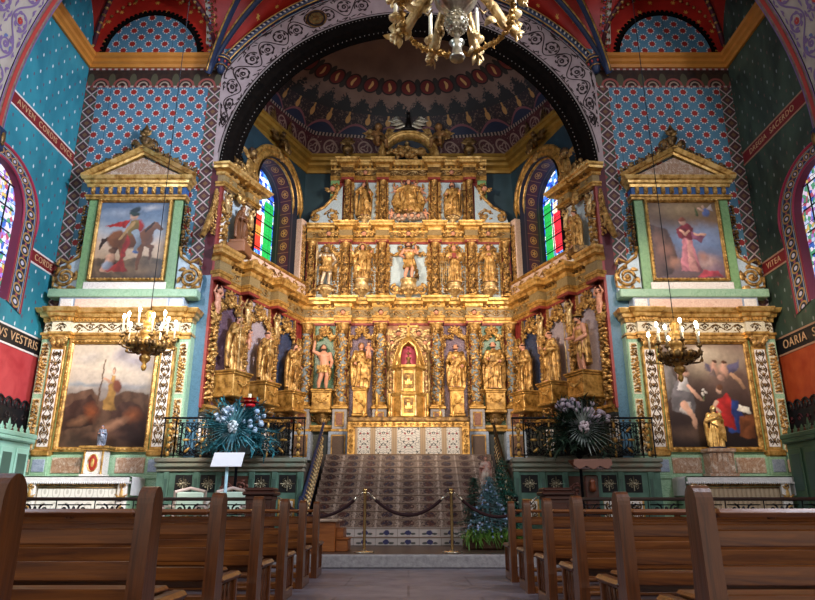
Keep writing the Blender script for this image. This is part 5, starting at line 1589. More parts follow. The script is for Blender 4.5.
# --- arched pediment
mb = MB(FC); zc = 11.4
for r, t, y in ((.92, .06, -.3), (.84, .045, -.26), (.77, .03, -.22)): mb.tube([(r*math.cos(a), y, zc+r*math.sin(a)) for a in np.linspace(0, PI, 30)], t, 8)
P = np.array([[(r*math.cos(a), y, zc+r*math.sin(a)) for r, y in ((.98, .0), (.98, -.3), (.9, -.34), (.74, -.24), (.74, .0))] for a in np.linspace(0, PI, 30)]); mb.grid(P)
for s2 in (-1, 1): mb.bbox(s2*.87-.16, s2*.87+.16, -.36, 0, 11.34, 11.42, .02)
ped = mb.build('arched_pediment', GOLDB, ALT)
mb = MB(FC); mb.prism([(.76*math.cos(a), zc+.76*math.sin(a)) for a in np.linspace(0, PI, 24)], -.06, 0); mb.build('tympanum', plain('night_blue_ground', '#26333f', .5), ped)
mb = MB(FC @ T(-.05, -.12, 11.42)); putto(mb, .62, 'sit', 0, 0, (1, 2), None, 'long'); garland(mb, -.5, .2, .55, .15, .05, -.1, .14, 0, 12)
mb.ball((.45, -.12, .2), .15, 0, n=12, k=8); cherub_head(mb, (-.48, -.1, .25), .09, (1, 2), 0)
for k in range(7): mb.tube([(-.1, -.12, .3), (-.1+.3*math.cos(k), -.16, .28+.12*math.sin(k*2))], [.1, .05], 6, 0)
mb.build('tympanum_figure', [GOLD, GOLDP, HAIRM], ped)
# ================================================================== STATUES AND THE HIGH ALTAR
SM = [GOLD, FLESH, HAIRM, GOLDD]
def local(F, x, y, z): return np.array(F @ Vector((x, y, z)))
def statue(label, F, x, y, z, H, face=0, mats=SM, group=None, parts=(), name='statue', **kw):
    M = F @ T(x, y, z) @ RZ(face); mb = MB(M)
    figure(mb, H, **kw)
    o = mb.build(name, mats, None, origin=local(F, x, y, z))
    tag(o, label, 'statue', group)
    S = M @ Matrix.Scale(H, 4)
    for nm, mt, fn in parts:
        q = MB(S); fn(q); q.build(nm, mt, o)
    return o
def p_staff(x, z0, z1, y=-.14, cross=False, crook=False, r=.011):
    def f(q):
        q.tube([(x, y, z0), (x*1.02, y, (z0+z1)/2), (x*1.04, y, z1)], r, 6)
        if cross: q.tube([(x*1.04-.07, y, z1-.07), (x*1.04+.07, y, z1-.07)], r, 6); q.ball((x*1.04, y, z1), r*1.8)
        if crook: q.tube([(x*1.04+.06*math.cos(t)*(-1 if x > 0 else 1)+(-.0), y, z1+.06*math.sin(t)+.02) for t in np.linspace(PI, -1.2, 12)], r, 6)
    return f
def p_book(c):
    def f(q): q.bbox(c[0]-.05, c[0]+.05, c[1]-.02, c[1]+.02, c[2]-.065, c[2]+.065, .006)
    return f
def p_halo(z=.95, r=.12):
    def f(q):
        q.tube([(r*math.cos(t), .06, z+r*math.sin(t)) for t in np.linspace(0, 2*PI, 25)[:-1]], .008, 5, closed=True)
        for k in range(12): t = k*PI/6; q.tube([(r*math.cos(t), .06, z+r*math.sin(t)), (r*1.35*math.cos(t), .06, z+r*1.35*math.sin(t))], [.008, .002], 4)
    return f
def p_child(c, s=.34, pose='sit', yaw=0):
    def f(q):
        K = q.M; q.M = K @ T(*c) @ RZ(yaw); putto(q, s, pose, yaw, 0, (0, 1), None, vox=.03); q.M = K
    return f
def p_base(w=.2, h=.03):
    def f(q): q.lathe((0, 0, 0), [(0, -.002), (w, -.002), (w*1.05, h*.4), (w*.95, h), (0, h)], 16)
    return f
base_part = ('plinth_foot', GOLDD, p_base(.19, .012))
# lower tier, centre
statue('gilded statue with bare chest and raised arm beside the leftmost niche of the centre', FC, LOWER[0][0], -.27, LOWER[0][1], 1.3, .15, style='nude', seed=1, la=((-.22, -.02, .84), (-.2, -.05, 1.02)), ra=((.19, .02, .62), (.16, -.1, .5)), hair='long', beard=.6, sway=.03, parts=[base_part])
statue('gilded statue of a woman holding a child on her arm, left of the tabernacle', FC, LOWER[1][0], -.25, LOWER[1][1], 1.3, .1, style='robe', seed=2, la=((-.18, -.02, .62), (-.12, -.12, .52)), ra=((.19, -.03, .66), (.13, -.17, .66)), hair='veil', yaw=.15, parts=[('infant', [FLESH, HAIRM], p_child((.15, -.17, .62), .36, 'stand', .3)), base_part])
statue('gilded statue of a bald saint with a shawl, right of the tabernacle', FC, LOWER[2][0], -.25, LOWER[2][1], 1.27, -.1, style='robe', seed=3, la=((-.19, -.02, .62), (-.04, -.15, .66)), ra=((.19, .02, .6), (.14, -.1, .48)), hair='tonsure', beard=.3, yaw=-.2, parts=[base_part])
statue('gilded statue in a wide cope before the green niche right of the centre', FC, LOWER[3][0], -.25, LOWER[3][1], 1.38, -.15, style='robe', seed=4, wide=1.12, la=((-.2, -.02, .6), (-.1, -.15, .62)), ra=((.2, -.02, .6), (.13, -.15, .56)), hair='tonsure', beard=.5, parts=[('book', GOLDD, p_book((-.02, -.17, .62))), base_part])
# lower tier, wings
WZ = [3.92, 3.89, 3.86]
L_ = [('tall gilded mitred bishop statue nearest the nave on the left wing, child at his side', dict(style='robe', seed=11, wide=1.08, hair='mitre', beard=.6, la=((-.2, -.02, .64), (-.17, -.14, .74)), ra=((.19, -.02, .6), (.12, -.15, .55))), [('crosier', GOLDP, p_staff(-.19, .0, 1.1, -.15, crook=True)), ('infant', [FLESH, HAIRM], p_child((.14, -.17, .42), .34, 'stand', .2))]),
      ('gilded monk statue with dark tonsured hair in the grey middle niche of the left wing', dict(style='robe', seed=12, hair='tonsure', la=((-.2, -.02, .66), (-.18, -.15, .78)), ra=((.19, -.02, .6), (.08, -.16, .6))), [('palm_branch', GOLDP, p_staff(-.2, .5, 1.02, -.16)), ('book', GOLDD, p_book((.06, -.18, .62)))]),
      ('gilded statue with a raised hand in the navy niche of the left wing', dict(style='robe', seed=13, hair='long', beard=.7, la=((-.2, -.04, .68), (-.16, -.18, .82)), ra=((.2, .0, .6), (.12, -.13, .52))), [('staff', GOLDD, p_staff(.14, .02, .8, -.15))])]
R_ = [('tall gilded pilgrim statue nearest the nave on the right wing, dark hat and staff', dict(style='tunic', seed=21, hair='hat', beard=.6, la=((-.2, -.04, .64), (-.2, -.17, .62)), ra=((.19, .0, .6), (.12, -.14, .52)), mats=(0, 1, 2)), [('staff', GOLDP, p_staff(-.23, .0, 1.0, -.18)), ('mantle', GOLD, None)]),
      ('gilded friar statue in the pale middle niche of the right wing, hand on chest', dict(style='robe', seed=22, wide=1.1, hair='tonsure', la=((-.2, -.02, .64), (-.16, -.16, .7)), ra=((.2, .0, .6), (.1, -.15, .62))), [('small_cross', GOLDP, p_staff(-.19, .6, .92, -.18, True))]),
      ('gilded statue stretching out one arm in the navy niche of the right wing', dict(style='robe', seed=23, hair='tonsure', la=((-.22, -.06, .68), (-.3, -.2, .72)), ra=((.2, .0, .6), (.1, -.15, .6))), [('book', GOLDD, p_book((.08, -.17, .62)))])]
def p_mantle(q):
    u = np.linspace(0, 1, 14); n = 18
    G = np.zeros((n, 14, 3))
    for i, t in enumerate(np.linspace(-.35, PI+.35, n)):
        for j, k in enumerate(u):
            w = 1+.08*math.sin(9*t+3*k); G[i, j] = ((.15+.06*k)*w*math.cos(t), .02+(.10+.03*k)*w*math.sin(t), .82-.68*k)
    q.grid(G); q.grid(G*np.array((.93, .9, 1)))
for sg, F, Ls, face in ((-1, FL, L_, .45), (1, FR, R_, -.45)):
    for k, (lab, kw, parts) in enumerate(Ls):
        parts = [(a, b, p_mantle if c is None else c) for a, b, c in parts]
        kw = dict(kw)
        kw.pop('mats', None)
        statue(lab, F, wing_s(sg, WSTAT[k]), -.36, WZ[k], 1.34 if k != 0 else 1.4, face*.5, parts=parts+[base_part], **kw)
# upper tier
statue('armoured soldier statue with plumed helmet at the left end of the upper tier', FC, UPPER[0][0], -.23, UPPER[0][1], 1.3, .1, mats=[GOLD, plain('silvered_armour', '#b9a68c', .35, .6), HAIRM, GOLDD], style='armour', seed=31, hair='helmet', la=((-.22, -.02, .68), (-.2, -.12, .84)), ra=((.22, .02, .64), (.13, -.04, .5)), sway=.035, parts=[('spear', GOLDP, p_staff(-.21, .02, 1.04, -.13)), base_part])
statue('gilded statue lifting both hands, second from the left in the upper tier', FC, UPPER[1][0], -.23, UPPER[1][1], 1.12, .05, style='robe', seed=32, hair='long', la=((-.22, -.03, .66), (-.3, -.1, .8)), ra=((.22, -.03, .66), (.24, -.12, .76)), parts=[base_part, ('halo', GOLDP, p_halo())])
statue('bare-legged gilded pilgrim statue with a dog in the middle of the upper tier', FC, UPPER[2][0], -.23, UPPER[2][1], 1.2, .05, style='tunic', seed=33, hair='long', beard=.5, la=((-.2, .0, .64), (-.12, -.13, .55)), ra=((.22, -.04, .7), (.16, -.14, .84)), sway=.035, parts=[('dog', GOLDD, lambda q: (q.ball((.2, -.02, .1), (.07, .12, .07)), q.ball((.2, -.14, .19), (.045, .06, .05)), q.tube([(.2, -.1, .12), (.2, -.13, .17)], .04), [q.tube([(.2+a, b, .1), (.2+a, b, 0)], .018) for a in (-.04, .04) for b in (-.08, .06)], q.tube([(.2, .08, .13), (.22, .13, .22)], [.015, .008]))), base_part])
def p_grid(q):
    for k in range(5): q.tube([(-.34+.05*k, -.05, .0), (-.34+.05*k, -.05, .55)], .009, 5)
    for z in (.0, .14, .28, .42, .55): q.tube([(-.36, -.05, z), (-.12, -.05, z)], .009, 5)
statue('gilded deacon statue with a gridiron, second from the right in the upper tier', FC, UPPER[3][0], -.23, UPPER[3][1], 1.22, -.05, style='robe', seed=34, hair='tonsure', mantle=False, la=((-.19, -.02, .62), (-.1, -.16, .63)), ra=((.19, -.02, .62), (.07, -.16, .62)), parts=[('gridiron', GOLDP, p_grid), ('book', REDT, p_book((0, -.19, .66))), base_part])
statue('gilded hooded nun statue at the right end of the upper tier, hands joined', FC, UPPER[4][0], -.23, UPPER[4][1], 1.24, -.1, style='robe', seed=35, hair='veil', mantle=False, la=((-.18, -.02, .64), (-.02, -.15, .7)), ra=((.18, -.02, .64), (.02, -.15, .7)), parts=[base_part])
# third tier
statue('gilded bearded statue embracing a beam, left of the wide-mantled woman up high', FC, -1.38, -.2, 9.36, 1.2, .2, style='robe', seed=41, hair='long', beard=.8, la=((-.2, -.05, .7), (-.04, -.17, .82)), ra=((.2, -.05, .66), (.12, -.16, .66)), parts=[('cross_beam', GOLDD, lambda q: q.obox if False else q.tube([(.14, -.14, .4), (.05, -.15, 1.0)], .03, 4)), base_part])
statue('gilded statue with long mantle and slanting cross, right of the wide-mantled woman', FC, 1.36, -.2, 9.36, 1.2, -.2, style='robe', seed=42, hair='long', beard=.8, wide=1.1, la=((-.2, -.03, .64), (-.13, -.15, .62)), ra=((.21, -.05, .64), (.2, -.16, .68)), parts=[('cross_beam', GOLDD, lambda q: (q.tube([(.2, -.15, .1), (.27, -.15, .86)], .02, 4), q.tube([(.12, -.15, .7), (.36, -.15, .66)], .02, 4))), base_part])
statue('large gilded woman with spreading mantle rising on cherub clouds at the top centre', FC, 0, -.28, 9.5, 1.12, 0, style='gown', seed=43, hair='long', la=((-.25, -.05, .70), (-.36, -.08, .62)), ra=((.25, -.05, .72), (.36, -.08, .68)), parts=[('mantle', GOLD, lambda q: [q.tube([(s*.14, .02, .78), (s*.3, -.02, .6), (s*(.42-.05*k), -.03, .3), (s*(.36-.06*k), -.04, .06)], [.03, .045, .06, .03], 8) for s in (-1, 1) for k in range(4)])])
# wings, upper storey
statue('small brown wooden statue on a plain block in the upper left wing', FL, .68, -.28, 7.2, .98, .3, [plain('brown_carved_wood', '#7d5030', .4, .15, c2='#5f3a22', scale=6), FLESHD, HAIRM, GOLDD], style='robe', seed=51, hair='veil', wide=1.25, parts=[('block', plain('brown_block', '#8a5a3a', .5), lambda q: (q.bbox(-.3, .3, -.24, .24, -.36, -.1, .02), q.bbox(-.25, .25, -.2, .2, -.1, -.0, .02)))])
statue('small slim gilded statue with a crown in the upper right wing', FR, OL-.68, -.28, 7.05, 1.02, -.3, style='robe', seed=52, hair='crown', la=((-.18, -.02, .64), (-.02, -.15, .7)), ra=((.18, -.02, .64), (.02, -.15, .7)), parts=[('block', GOLDD, lambda q: q.bbox(-.22, .22, -.18, .18, -.21, -.0, .02))])
# figures seated on the pediment, bird between them, vases, groups over the wings
for sg in (-1, 1):
    mb = MB(FC @ T(sg*.98, -.22, 11.5) @ RZ(-sg*.5)); putto(mb, 1.12, 'sit', sg*.3, 0, (0, 2), None, 'long', vox=.018)
    mb.tube([(-.15, -.2, .45), (.0, -.3, .5), (.16, -.22, .45), (.2, -.25, .1)], [.08, .1, .09, .04], 8, 1)
    o = mb.build('angel', [plain('bronzed_flesh', '#b98a55', .4, .3, c2='#94683a', scale=9) if sg < 0 else bpy.data.materials['bronzed_flesh'], GOLDD, HAIRM], None, origin=local(FC, sg*.98, -.22, 11.5))
    tag(o, 'carved angel with one leg hanging, seated on the %s side of the arched pediment' % ('left' if sg < 0 else 'right'), 'angel statue')
    mb = MB(FC @ T(sg*.98, -.12, 11.5)); wing(mb, (0, .1, .75), .8, sg, 0, 1.4); wing(mb, (sg*-.05, .12, .7), .6, -sg, 0, 1.0); mb.build('wings', GOLD, o)
    mb = MB(FC @ T(sg*1.92, -.2, 11.4)); mb.lathe((0, 0, 0), [(0, 0), (.14, 0), (.15, .05), (.07, .09), (.05, .15), (.15, .22), (.19, .33), (.14, .42), (.09, .46), (.13, .52), (.04, .55), (.06, .62), (0, .7)], 14)
    for k in range(6): mb.leaf((0, .5), .28, .14, PI/2+(k-2.5)*.5, -.05, .04)
    o = mb.build('urn_finial', GOLDD, None, origin=local(FC, sg*1.92, -.2, 11.4)); tag(o, 'small gilded urn finial standing %s of the arched pediment' % ('left' if sg < 0 else 'right'), 'finial')
    F = FL if sg < 0 else FR
    s0 = wing_s(sg, .92); s1 = wing_s(sg, .42)
    for nm, x, lab, fn in (('gilded_cherub', s1, 'gilded cherub sitting on the cornice of the %s wing next to the arch' % ('left' if sg < 0 else 'right'), lambda mb: (putto(mb, .72, 'sit', 0, 0, (1, 2), 0), garland(mb, -.3, .12, .3, .12, .05, -.15, .1, 0, 9))),
                           ('foliate_crest', s0, 'gilded crest of leaves and scrolls over the upper niche of the %s wing' % ('left' if sg < 0 else 'right'), lambda mb: (acanthus(mb, 0, .02, .5, .75, -.1, 0, .08), [volute(mb, (s*.25, .22), .17, PI/2, -s, 1.5, .05, -.08) for s in (-1, 1)], cherub_head(mb, (0, -.16, .72), .13, (1, 2), 0), garland(mb, -.4, .1, .4, .1, .02, -.1, .09, 0, 9, 2)))):
        mb = MB(F @ T(x, -.05, 8.96) @ Matrix.Scale(1.2, 4)); fn(mb); o = mb.build(nm, [GOLD, GOLDD, HAIRM], None, origin=local(F, x, -.05, 8.96)); tag(o, lab, 'carving')
mb = MB(FC @ T(0, -.2, 12.38)); BD = plain('dark_bronze', '#1d1712', .4, .5)
mb.ball((0, 0, .22), (.11, .1, .2), 0, n=12, k=8); mb.tube([(0, 0, .36), (0, -.04, .5), (0, -.06, .58)], [.08, .06, .05], 8); mb.ball((0, -.09, .62), (.055, .08, .055), 0); mb.lathe((0, 0, -.05), [(0, 0), (.3, 0), (.25, .06), (.1, .1), (0, .1)], 12); mb.tube([(0, -.15, .61), (0, -.22, .58)], [.025, .005], 6)
o = mb.build('eagle', BD, None, origin=local(FC, 0, -.2, 12.33)); tag(o, 'dark eagle with spread silvery wings crowning the altarpiece', 'bird statue')
mb = MB(FC @ T(0, -.18, 12.4)); wing(mb, (-.08, .02, .25), .75, -1, 0, 1.0); wing(mb, (.08, .02, .25), .75, 1, 0, 1.0); mb.build('wings', SILVER, o)

# --- high altar
AY = 16.75
A_ = thing('high_altar', 'gilt-framed high altar with embroidered front at the head of the stairs', 'altar', (0, AY+.4, 2.12))
mb = MB(); mb.box(-1.5, 1.5, AY+.03, AY+.75, 2.12, 3.0); mb.build('altar_block', MBROWN, A_)
mb = MB(); mb.bbox(-1.56, 1.56, AY-.05, AY+.8, 2.98, 3.1, .02); mb.build('altar_top', GOLDD, A_)
mb = MB()
for x0, x1, z0, z1 in ((-1.54, 1.54, 2.84, 2.98), (-1.54, -1.34, 2.12, 2.84), (1.34, 1.54, 2.12, 2.84), (-1.34, 1.34, 2.12, 2.18)): mb.bbox(x0, x1, AY-.02, AY+.04, z0, z1, .012)
fr = mb.build('front_frame', GOLDS, A_)
mb = MB(); scrollwork(mb, -1.5, 1.5, 2.86, 2.96, AY-.03, .012, 0, False, 1, ratio=1.5)
for s in (-1, 1): scrollwork(mb, s*1.44-.06, s*1.44+.06, 2.2, 2.8, AY-.03, .012, 0, True, 2)
mb.build('frame_carving', GOLD, fr)
P = np.array([[(-1.34, AY+.02, 2.18), (1.34, AY+.02, 2.18)], [(-1.34, AY+.02, 2.84), (1.34, AY+.02, 2.84)]]); surface('altar_front', P, P[..., 0], P[..., 2]-2.18+.02, ANTEP, A_)
# tabernacle
TB = thing('tabernacle', 'gilded hexagonal tabernacle with domed canopy and cross behind the altar', 'tabernacle', (0, AY+.95, 3.1)); TY = AY+.95
mb = MB(); mb.lathe((0, TY, 0), [(0, 2.9), (.56, 2.9), (.56, 3.14), (.5, 3.18), (.46, 3.2), (.46, 3.72), (.5, 3.76), (.52, 3.82), (0, 3.84)], 8, a0=PI/8, sm=False); mb.box(-.3, .3, TY-.1, TY+.3, 2.12, 3.0); mb.build('lower_stage', GOLDB, TB)
mb = MB(); mb.lathe((0, TY, 0), [(.44, 3.83), (.4, 3.86), (.4, 4.42), (.45, 4.46), (.5, 4.5), (.5, 4.56), (0, 4.58)], 8, a0=PI/8, sm=False); mb.build('upper_stage', GOLDB, TB)
mb = MB()
for k in range(8):
    t = PI/8+k*PI/4
    for z0, z1, r in ((3.2, 3.74, .49), (3.86, 4.44, .43)):
        mb.lathe((r*math.cos(t), TY+r*math.sin(t), 0), [(.035, z0), (.03, z0+.05), (.024, z1-.08), (.034, z1-.04), (.036, z1)], 8)
mb.build('colonnettes', GOLDP, TB)
for nm, z0, z1, y in (('door', 3.28, 3.68, .43), ('panel', 3.94, 4.34, .375)):
    mb = MB(); mb.bbox(-.13, .13, TY-y-.02, TY-y+.02, z0, z1, .01, 0); acanthus(mb, 0, z0+.06, .2, .26, TY-y-.03, 1, .02); mb.ball((0, TY-y-.04, z1-.09), (.04, .02, .04), 1)
    mb.build(nm, [GOLDD, GOLDB], TB)
mb = MB(); pr = [(.42, 4.56), (.44, 4.6), (.4, 4.72), (.35, 4.95), (.26, 5.2), (.14, 5.36), (.05, 5.44), (0, 5.46)]
n = 32; a = np.linspace(0, 2*PI, n, endpoint=False); G = []
for t in a:
    d = abs((t+PI/2+PI) % (2*PI)-PI)
    op = .47 if d < .55 else 0
    G.append([(r*math.cos(t), TY+r*math.sin(t), z) for r, z in pr])
G = np.array(G)
keep = [i for i in range(n) if abs((a[i]+PI/2+PI) % (2*PI)-PI) > .5]
j0 = keep.index(min(keep, key=lambda i: (a[i]+PI/2) % (2*PI)))
order = sorted(keep, key=lambda i: (a[i]+PI/2) % (2*PI)); mb.grid(G[order]); mb.grid(G[:, 4:], cu=True)
mb.tube([(.24*s, TY-.34, z) for s, z in ((-1, 4.58), (-1, 4.85), (-.75, 5.08), (0, 5.24), (.75, 5.08), (1, 4.85), (1, 4.58))], .04, 6)
for k in range(8): t = k*PI/4; mb.tube([(r*1.03*math.cos(t), TY+r*1.03*math.sin(t), z) for r, z in pr], .02, 5) if abs((t+PI/2+PI) % (2*PI)-PI) > .5 else None
mb.build('canopy', GOLDB, TB)
mb = MB(); mb.lathe((0, TY+.1, 0), [(.26, 4.6), (.26, 5.0), (.15, 5.15), (0, 5.2)], 16); mb.build('canopy_lining', plain('rose_lining', '#c0566a', .6), TB)
mb = MB(); mb.lathe((0, TY-.2, 0), [(0, 4.58), (.1, 4.6), (.04, 4.68), (.05, 4.76), (.09, 4.8), (0, 4.82)], 12); mb.tube([(0, TY-.2, 4.8), (0, TY-.2, 5.0)], .015); mb.tube([(-.07, TY-.2, 4.93), (.07, TY-.2, 4.93)], .015); mb.build('small_cross', GOLDD, TB)
mb = MB(); mb.bbox(-.035, .035, TY-.03, TY+.03, 5.44, 6.0, .01); mb.bbox(-.24, .24, TY-.03, TY+.03, 5.7, 5.77, .01)
for x, z in ((-.24, 5.735), (.24, 5.735), (0, 6.0)): mb.ball((x, TY, z), (.055, .04, .055))
mb.build('cross', GOLDB, TB)
# candlesticks
cs0 = None
for i, x in enumerate((-1.17, -.83, -.5, .5, .83, 1.17)):
    nb = ['at the left end of the row', 'second from the left end', 'just left of the tabernacle', 'just right of the tabernacle', 'second from the right end', 'at the right end of the row'][i]
    lab = 'gilded altar candlestick with yellow candle, '+nb; loc = (x, AY+.45, 3.1)
    if cs0 is None:
        cs0 = thing('candlestick', lab, 'candlestick', loc, 'candlesticks on the high altar')
        mb = MB(T(*loc)); mb.lathe((0, 0, 0), [(0, 0), (.08, 0), (.08, .03), (.04, .06), (.025, .1), (.045, .16), (.02, .22), (.022, .3), (.05, .34), (.055, .36), (.02, .37), (0, .37)], 12); mb.build('stem', GOLDS, cs0)
        mb = MB(T(*loc)); mb.lathe((0, 0, 0), [(.0, .365), (.026, .365), (.025, .66), (.02, .67), (0, .67)], 10); mb.tube([(0, 0, .66), (0, 0, .69)], .004, 4); mb.build('candle', plain('yellow_wax', '#e0b860', .5), cs0)
    else: dup(cs0, loc, lab)

# --- stairs to the altar
ST = thing('staircase', 'broad tiled staircase with flowered risers climbing to the high altar', 'staircase', (0, 14.8, .2))
n = 12; rise = (2.12-.2)/n; run = .25
for k in range(n):
    y0 = 13.32+run*k; z0 = .2+rise*k; w = 1.98
    mb = MB(); mb.bbox(-w, w, y0, y0+run+(.04 if k < n-1 else 0), .2, z0+rise, .012, 0); mb.bbox(-w, w, y0-.015, y0+.03, z0+rise-.02, z0+rise, .008, 1)
    V = np.concatenate(mb.v); mb.uv = np.stack([V[:, 0]+.22, (V[:, 2]-z0)*.16/rise+(V[:, 1]-y0)], 1)
    mb.build('step', [RISERW if k < 2 else RISER, plain('pale_tile_nosing', '#a8988c', .4) if k == 1 else plain('tile_nosing', '#86705f', .45) if k == 0 else bpy.data.materials['tile_nosing']], ST)
# ================================================================== SIDE ALTARS AND THEIR PAINTINGS
class Canvas:
    def __init__(s, w, h, n=150, seed=0):
        s.nx, s.ny = n, int(n*h/w); s.w, s.h = w, h
        s.u, s.v = np.meshgrid(np.linspace(0, 1, s.nx), np.linspace(0, 1, s.ny), indexing='ij')
        s.c = np.zeros((s.nx, s.ny, 3)); s.r = np.random.RandomState(seed)
    def noise(s, f, oct=4):
        o = np.zeros_like(s.u); a = 1; t = 0
        for k in range(oct):
            g = s.r.rand(int(f)+3, int(f*s.h/s.w)+3); x = s.u*f; y = s.v*f*s.h/s.w
            i, j = x.astype(int), y.astype(int); fx, fy = x-i, y-j; fx = fx*fx*(3-2*fx); fy = fy*fy*(3-2*fy)
            o += a*((g[i, j]*(1-fx)+g[i+1, j]*fx)*(1-fy)+(g[i, j+1]*(1-fx)+g[i+1, j+1]*fx)*fy); t += a; a *= .55; f *= 2
        return o/t
    def folds(s):
        k = s.noise(7, 3); d = s.r.uniform(-.6, .6); return np.clip(.5+.35*np.sin(30*(s.u+d*s.v)+9*k)+.5*(k-.5), 0, 1)
    def sky(s, stops):
        pv = [p for p, _ in stops]; cs = np.array([lin(c) for _, c in stops])
        vv = np.clip(s.v+(s.noise(4)-.5)*.16, 0, 1)
        for k in range(3): s.c[..., k] = np.interp(vv, pv, cs[:, k])
    def put(s, m, col, var=.25):
        c = np.array(lin(col)); n = (1-var/2+var*s.folds())[..., None]
        n = n*s.shade(np.clip(m, 0, 1))[..., None]; m = np.clip(m, 0, 1)[..., None]; s.c = s.c*(1-m)+c*n*m
    def shade(s, m):
        t = m.sum()+1e-6; cu, cv = (m*s.u).sum()/t, (m*s.v).sum()/t
        su, sv = math.sqrt((m*(s.u-cu)**2).sum()/t)+.01, math.sqrt((m*(s.v-cv)**2).sum()/t)+.01
        return np.clip(1+.26*((s.v-cv)/sv-(s.u-cu)/su)*.7, .45, 1.5)
    def blob(s, x, y, rx, ry, col, rot=0, soft=.25, a=1, var=.25):
        k = s.h/s.w; dx, dy = s.u-x, (s.v-y)*k; c_, s_ = math.cos(rot), math.sin(rot)
        d = np.sqrt(((dx*c_+dy*s_)/rx)**2+((-dx*s_+dy*c_)/(ry*k))**2); s.put(a*np.clip((1+soft-d)/(2*soft), 0, 1), col, var)
    def poly(s, pts, col, soft=1, a=1, var=.7):
        m = np.zeros_like(s.u, bool); P = pts+[pts[0]]
        for (x0, y0), (x1, y1) in zip(P[:-1], P[1:]):
            if y0 == y1: continue
            cr = ((s.v >= min(y0, y1)) & (s.v < max(y0, y1)) & (s.u < x0+(s.v-y0)*(x1-x0)/(y1-y0))); m ^= cr
        m = m.astype(float)
        for _ in range(soft):
            p = np.pad(m, 1, mode='edge'); m = (p[1:-1, 1:-1]*2+p[:-2, 1:-1]+p[2:, 1:-1]+p[1:-1, :-2]+p[1:-1, 2:])/6
        s.put(m*a, col, var)
    def stroke(s, pts, w, col, a=1):
        k = s.h/s.w; d = np.full_like(s.u, 9.); w_ = np.full_like(s.u, .01)
        w = w if hasattr(w, '__len__') else [w]*len(pts)
        for i, ((x0, y0), (x1, y1)) in enumerate(zip(pts[:-1], pts[1:])):
            ax, ay = x1-x0, (y1-y0)*k; t = np.clip(((s.u-x0)*ax+(s.v-y0)*k*ay)/(ax*ax+ay*ay+1e-9), 0, 1)
            e = np.hypot(s.u-x0-t*ax, (s.v-y0)*k-t*ay)-(w[i]+(w[i+1]-w[i])*t)/2; d = np.minimum(d, e)
        s.put(a*np.clip(.5-d/.012, 0, 1), col)
    def person(s, x, y, h, robe, skin='#c99a7c', hair='#3a2418', lean=0):
        s.poly([(x-.16*h, y), (x+.17*h, y), (x+.09*h+lean, y+.62*h), (x+.06*h+lean, y+.8*h), (x-.06*h+lean, y+.8*h), (x-.1*h+lean, y+.6*h)], robe, 2)
        s.blob(x+lean*1.2, y+.9*h, .052*h, .06*h, hair); s.blob(x+lean*1.2, y+.885*h, .042*h, .052*h, skin)

def rider():
    c = Canvas(1.66, 1.94, seed=1)
    c.sky([(0, '#6a5540'), (.2, '#8a7050'), (.26, '#b59a7a'), (.42, '#d0b598'), (.6, '#a9adb0'), (.8, '#6f8296'), (1, '#4f6580')])
    c.blob(.75, .93, .12, .03, '#c9c4c0', .1, .8, .6); c.blob(.3, .85, .2, .05, '#a8adb5', 0, .9, .6)
    c.poly([(0, 0), (1, 0), (1, .24), (.7, .3), (.4, .22), (0, .27)], '#5f4c36', 3); c.blob(.15, .2, .2, .03, '#3f3222', 0, .6, .7); c.blob(.8, .1, .25, .05, '#84694a', 0, .8, .7)
    B = '#6a3f22'; D = '#4a2a16'
    c.stroke([(.22, .52), (.1, .5), (.06, .38)], [.05, .07, .02], '#2a1a10')
    for p in ([(.3, .46), (.26, .32), (.3, .14)], [(.36, .42), (.4, .28), (.36, .12)], [(.66, .44), (.64, .28), (.62, .12)], [(.7, .46), (.82, .4), (.78, .26)]): c.stroke(p, [.09, .055, .035], D if p[0][0] < .33 else B)
    c.blob(.48, .5, .3, .11, B, 0, .12); c.blob(.28, .52, .12, .11, '#74472a', 0, .15); c.blob(.7, .53, .11, .11, '#74472a', 0, .15)
    c.stroke([(.68, .55), (.78, .66), (.84, .7)], [.17, .12, .09], B); c.stroke([(.82, .7), (.93, .64)], [.09, .05], '#74472a'); c.stroke([(.7, .62), (.8, .72)], [.04, .03], '#2a1a10')
    c.poly([(.46, .78), (.2, .72), (.08, .66), (.24, .68), (.4, .66)], '#a3241c', 1); c.blob(.58, .68, .08, .08, '#a3241c')
    c.poly([(.44, .56), (.58, .56), (.57, .76), (.46, .76)], '#8a7038', 1); c.stroke([(.5, .72), (.4, .6), (.34, .52)], .045, '#b08a5a'); c.stroke([(.55, .6), (.6, .46), (.58, .36)], [.1, .07, .05], '#7f8a92'); c.blob(.58, .34, .04, .02, '#3f5a86')
    c.blob(.5, .81, .05, .045, '#c2967a'); c.blob(.5, .85, .07, .03, '#2f3f3a'); c.blob(.5, .9, .08, .03, '#26343a', .3)
    c.poly([(.46, .6), (.5, .46), (.44, .3), (.38, .24), (.37, .34), (.42, .48)], '#8f2a24', 2)
    c.blob(.24, .26, .06, .07, '#b98a6c'); c.blob(.24, .36, .045, .04, '#6a4a34'); c.stroke([(.2, .22), (.14, .12), (.3, .1)], [.07, .06, .05], '#b98a6c'); c.poly([(.16, .1), (.5, .08), (.42, .26), (.3, .18)], '#8a2a20', 1); c.blob(.2, .17, .07, .05, '#8d949c')
    return c
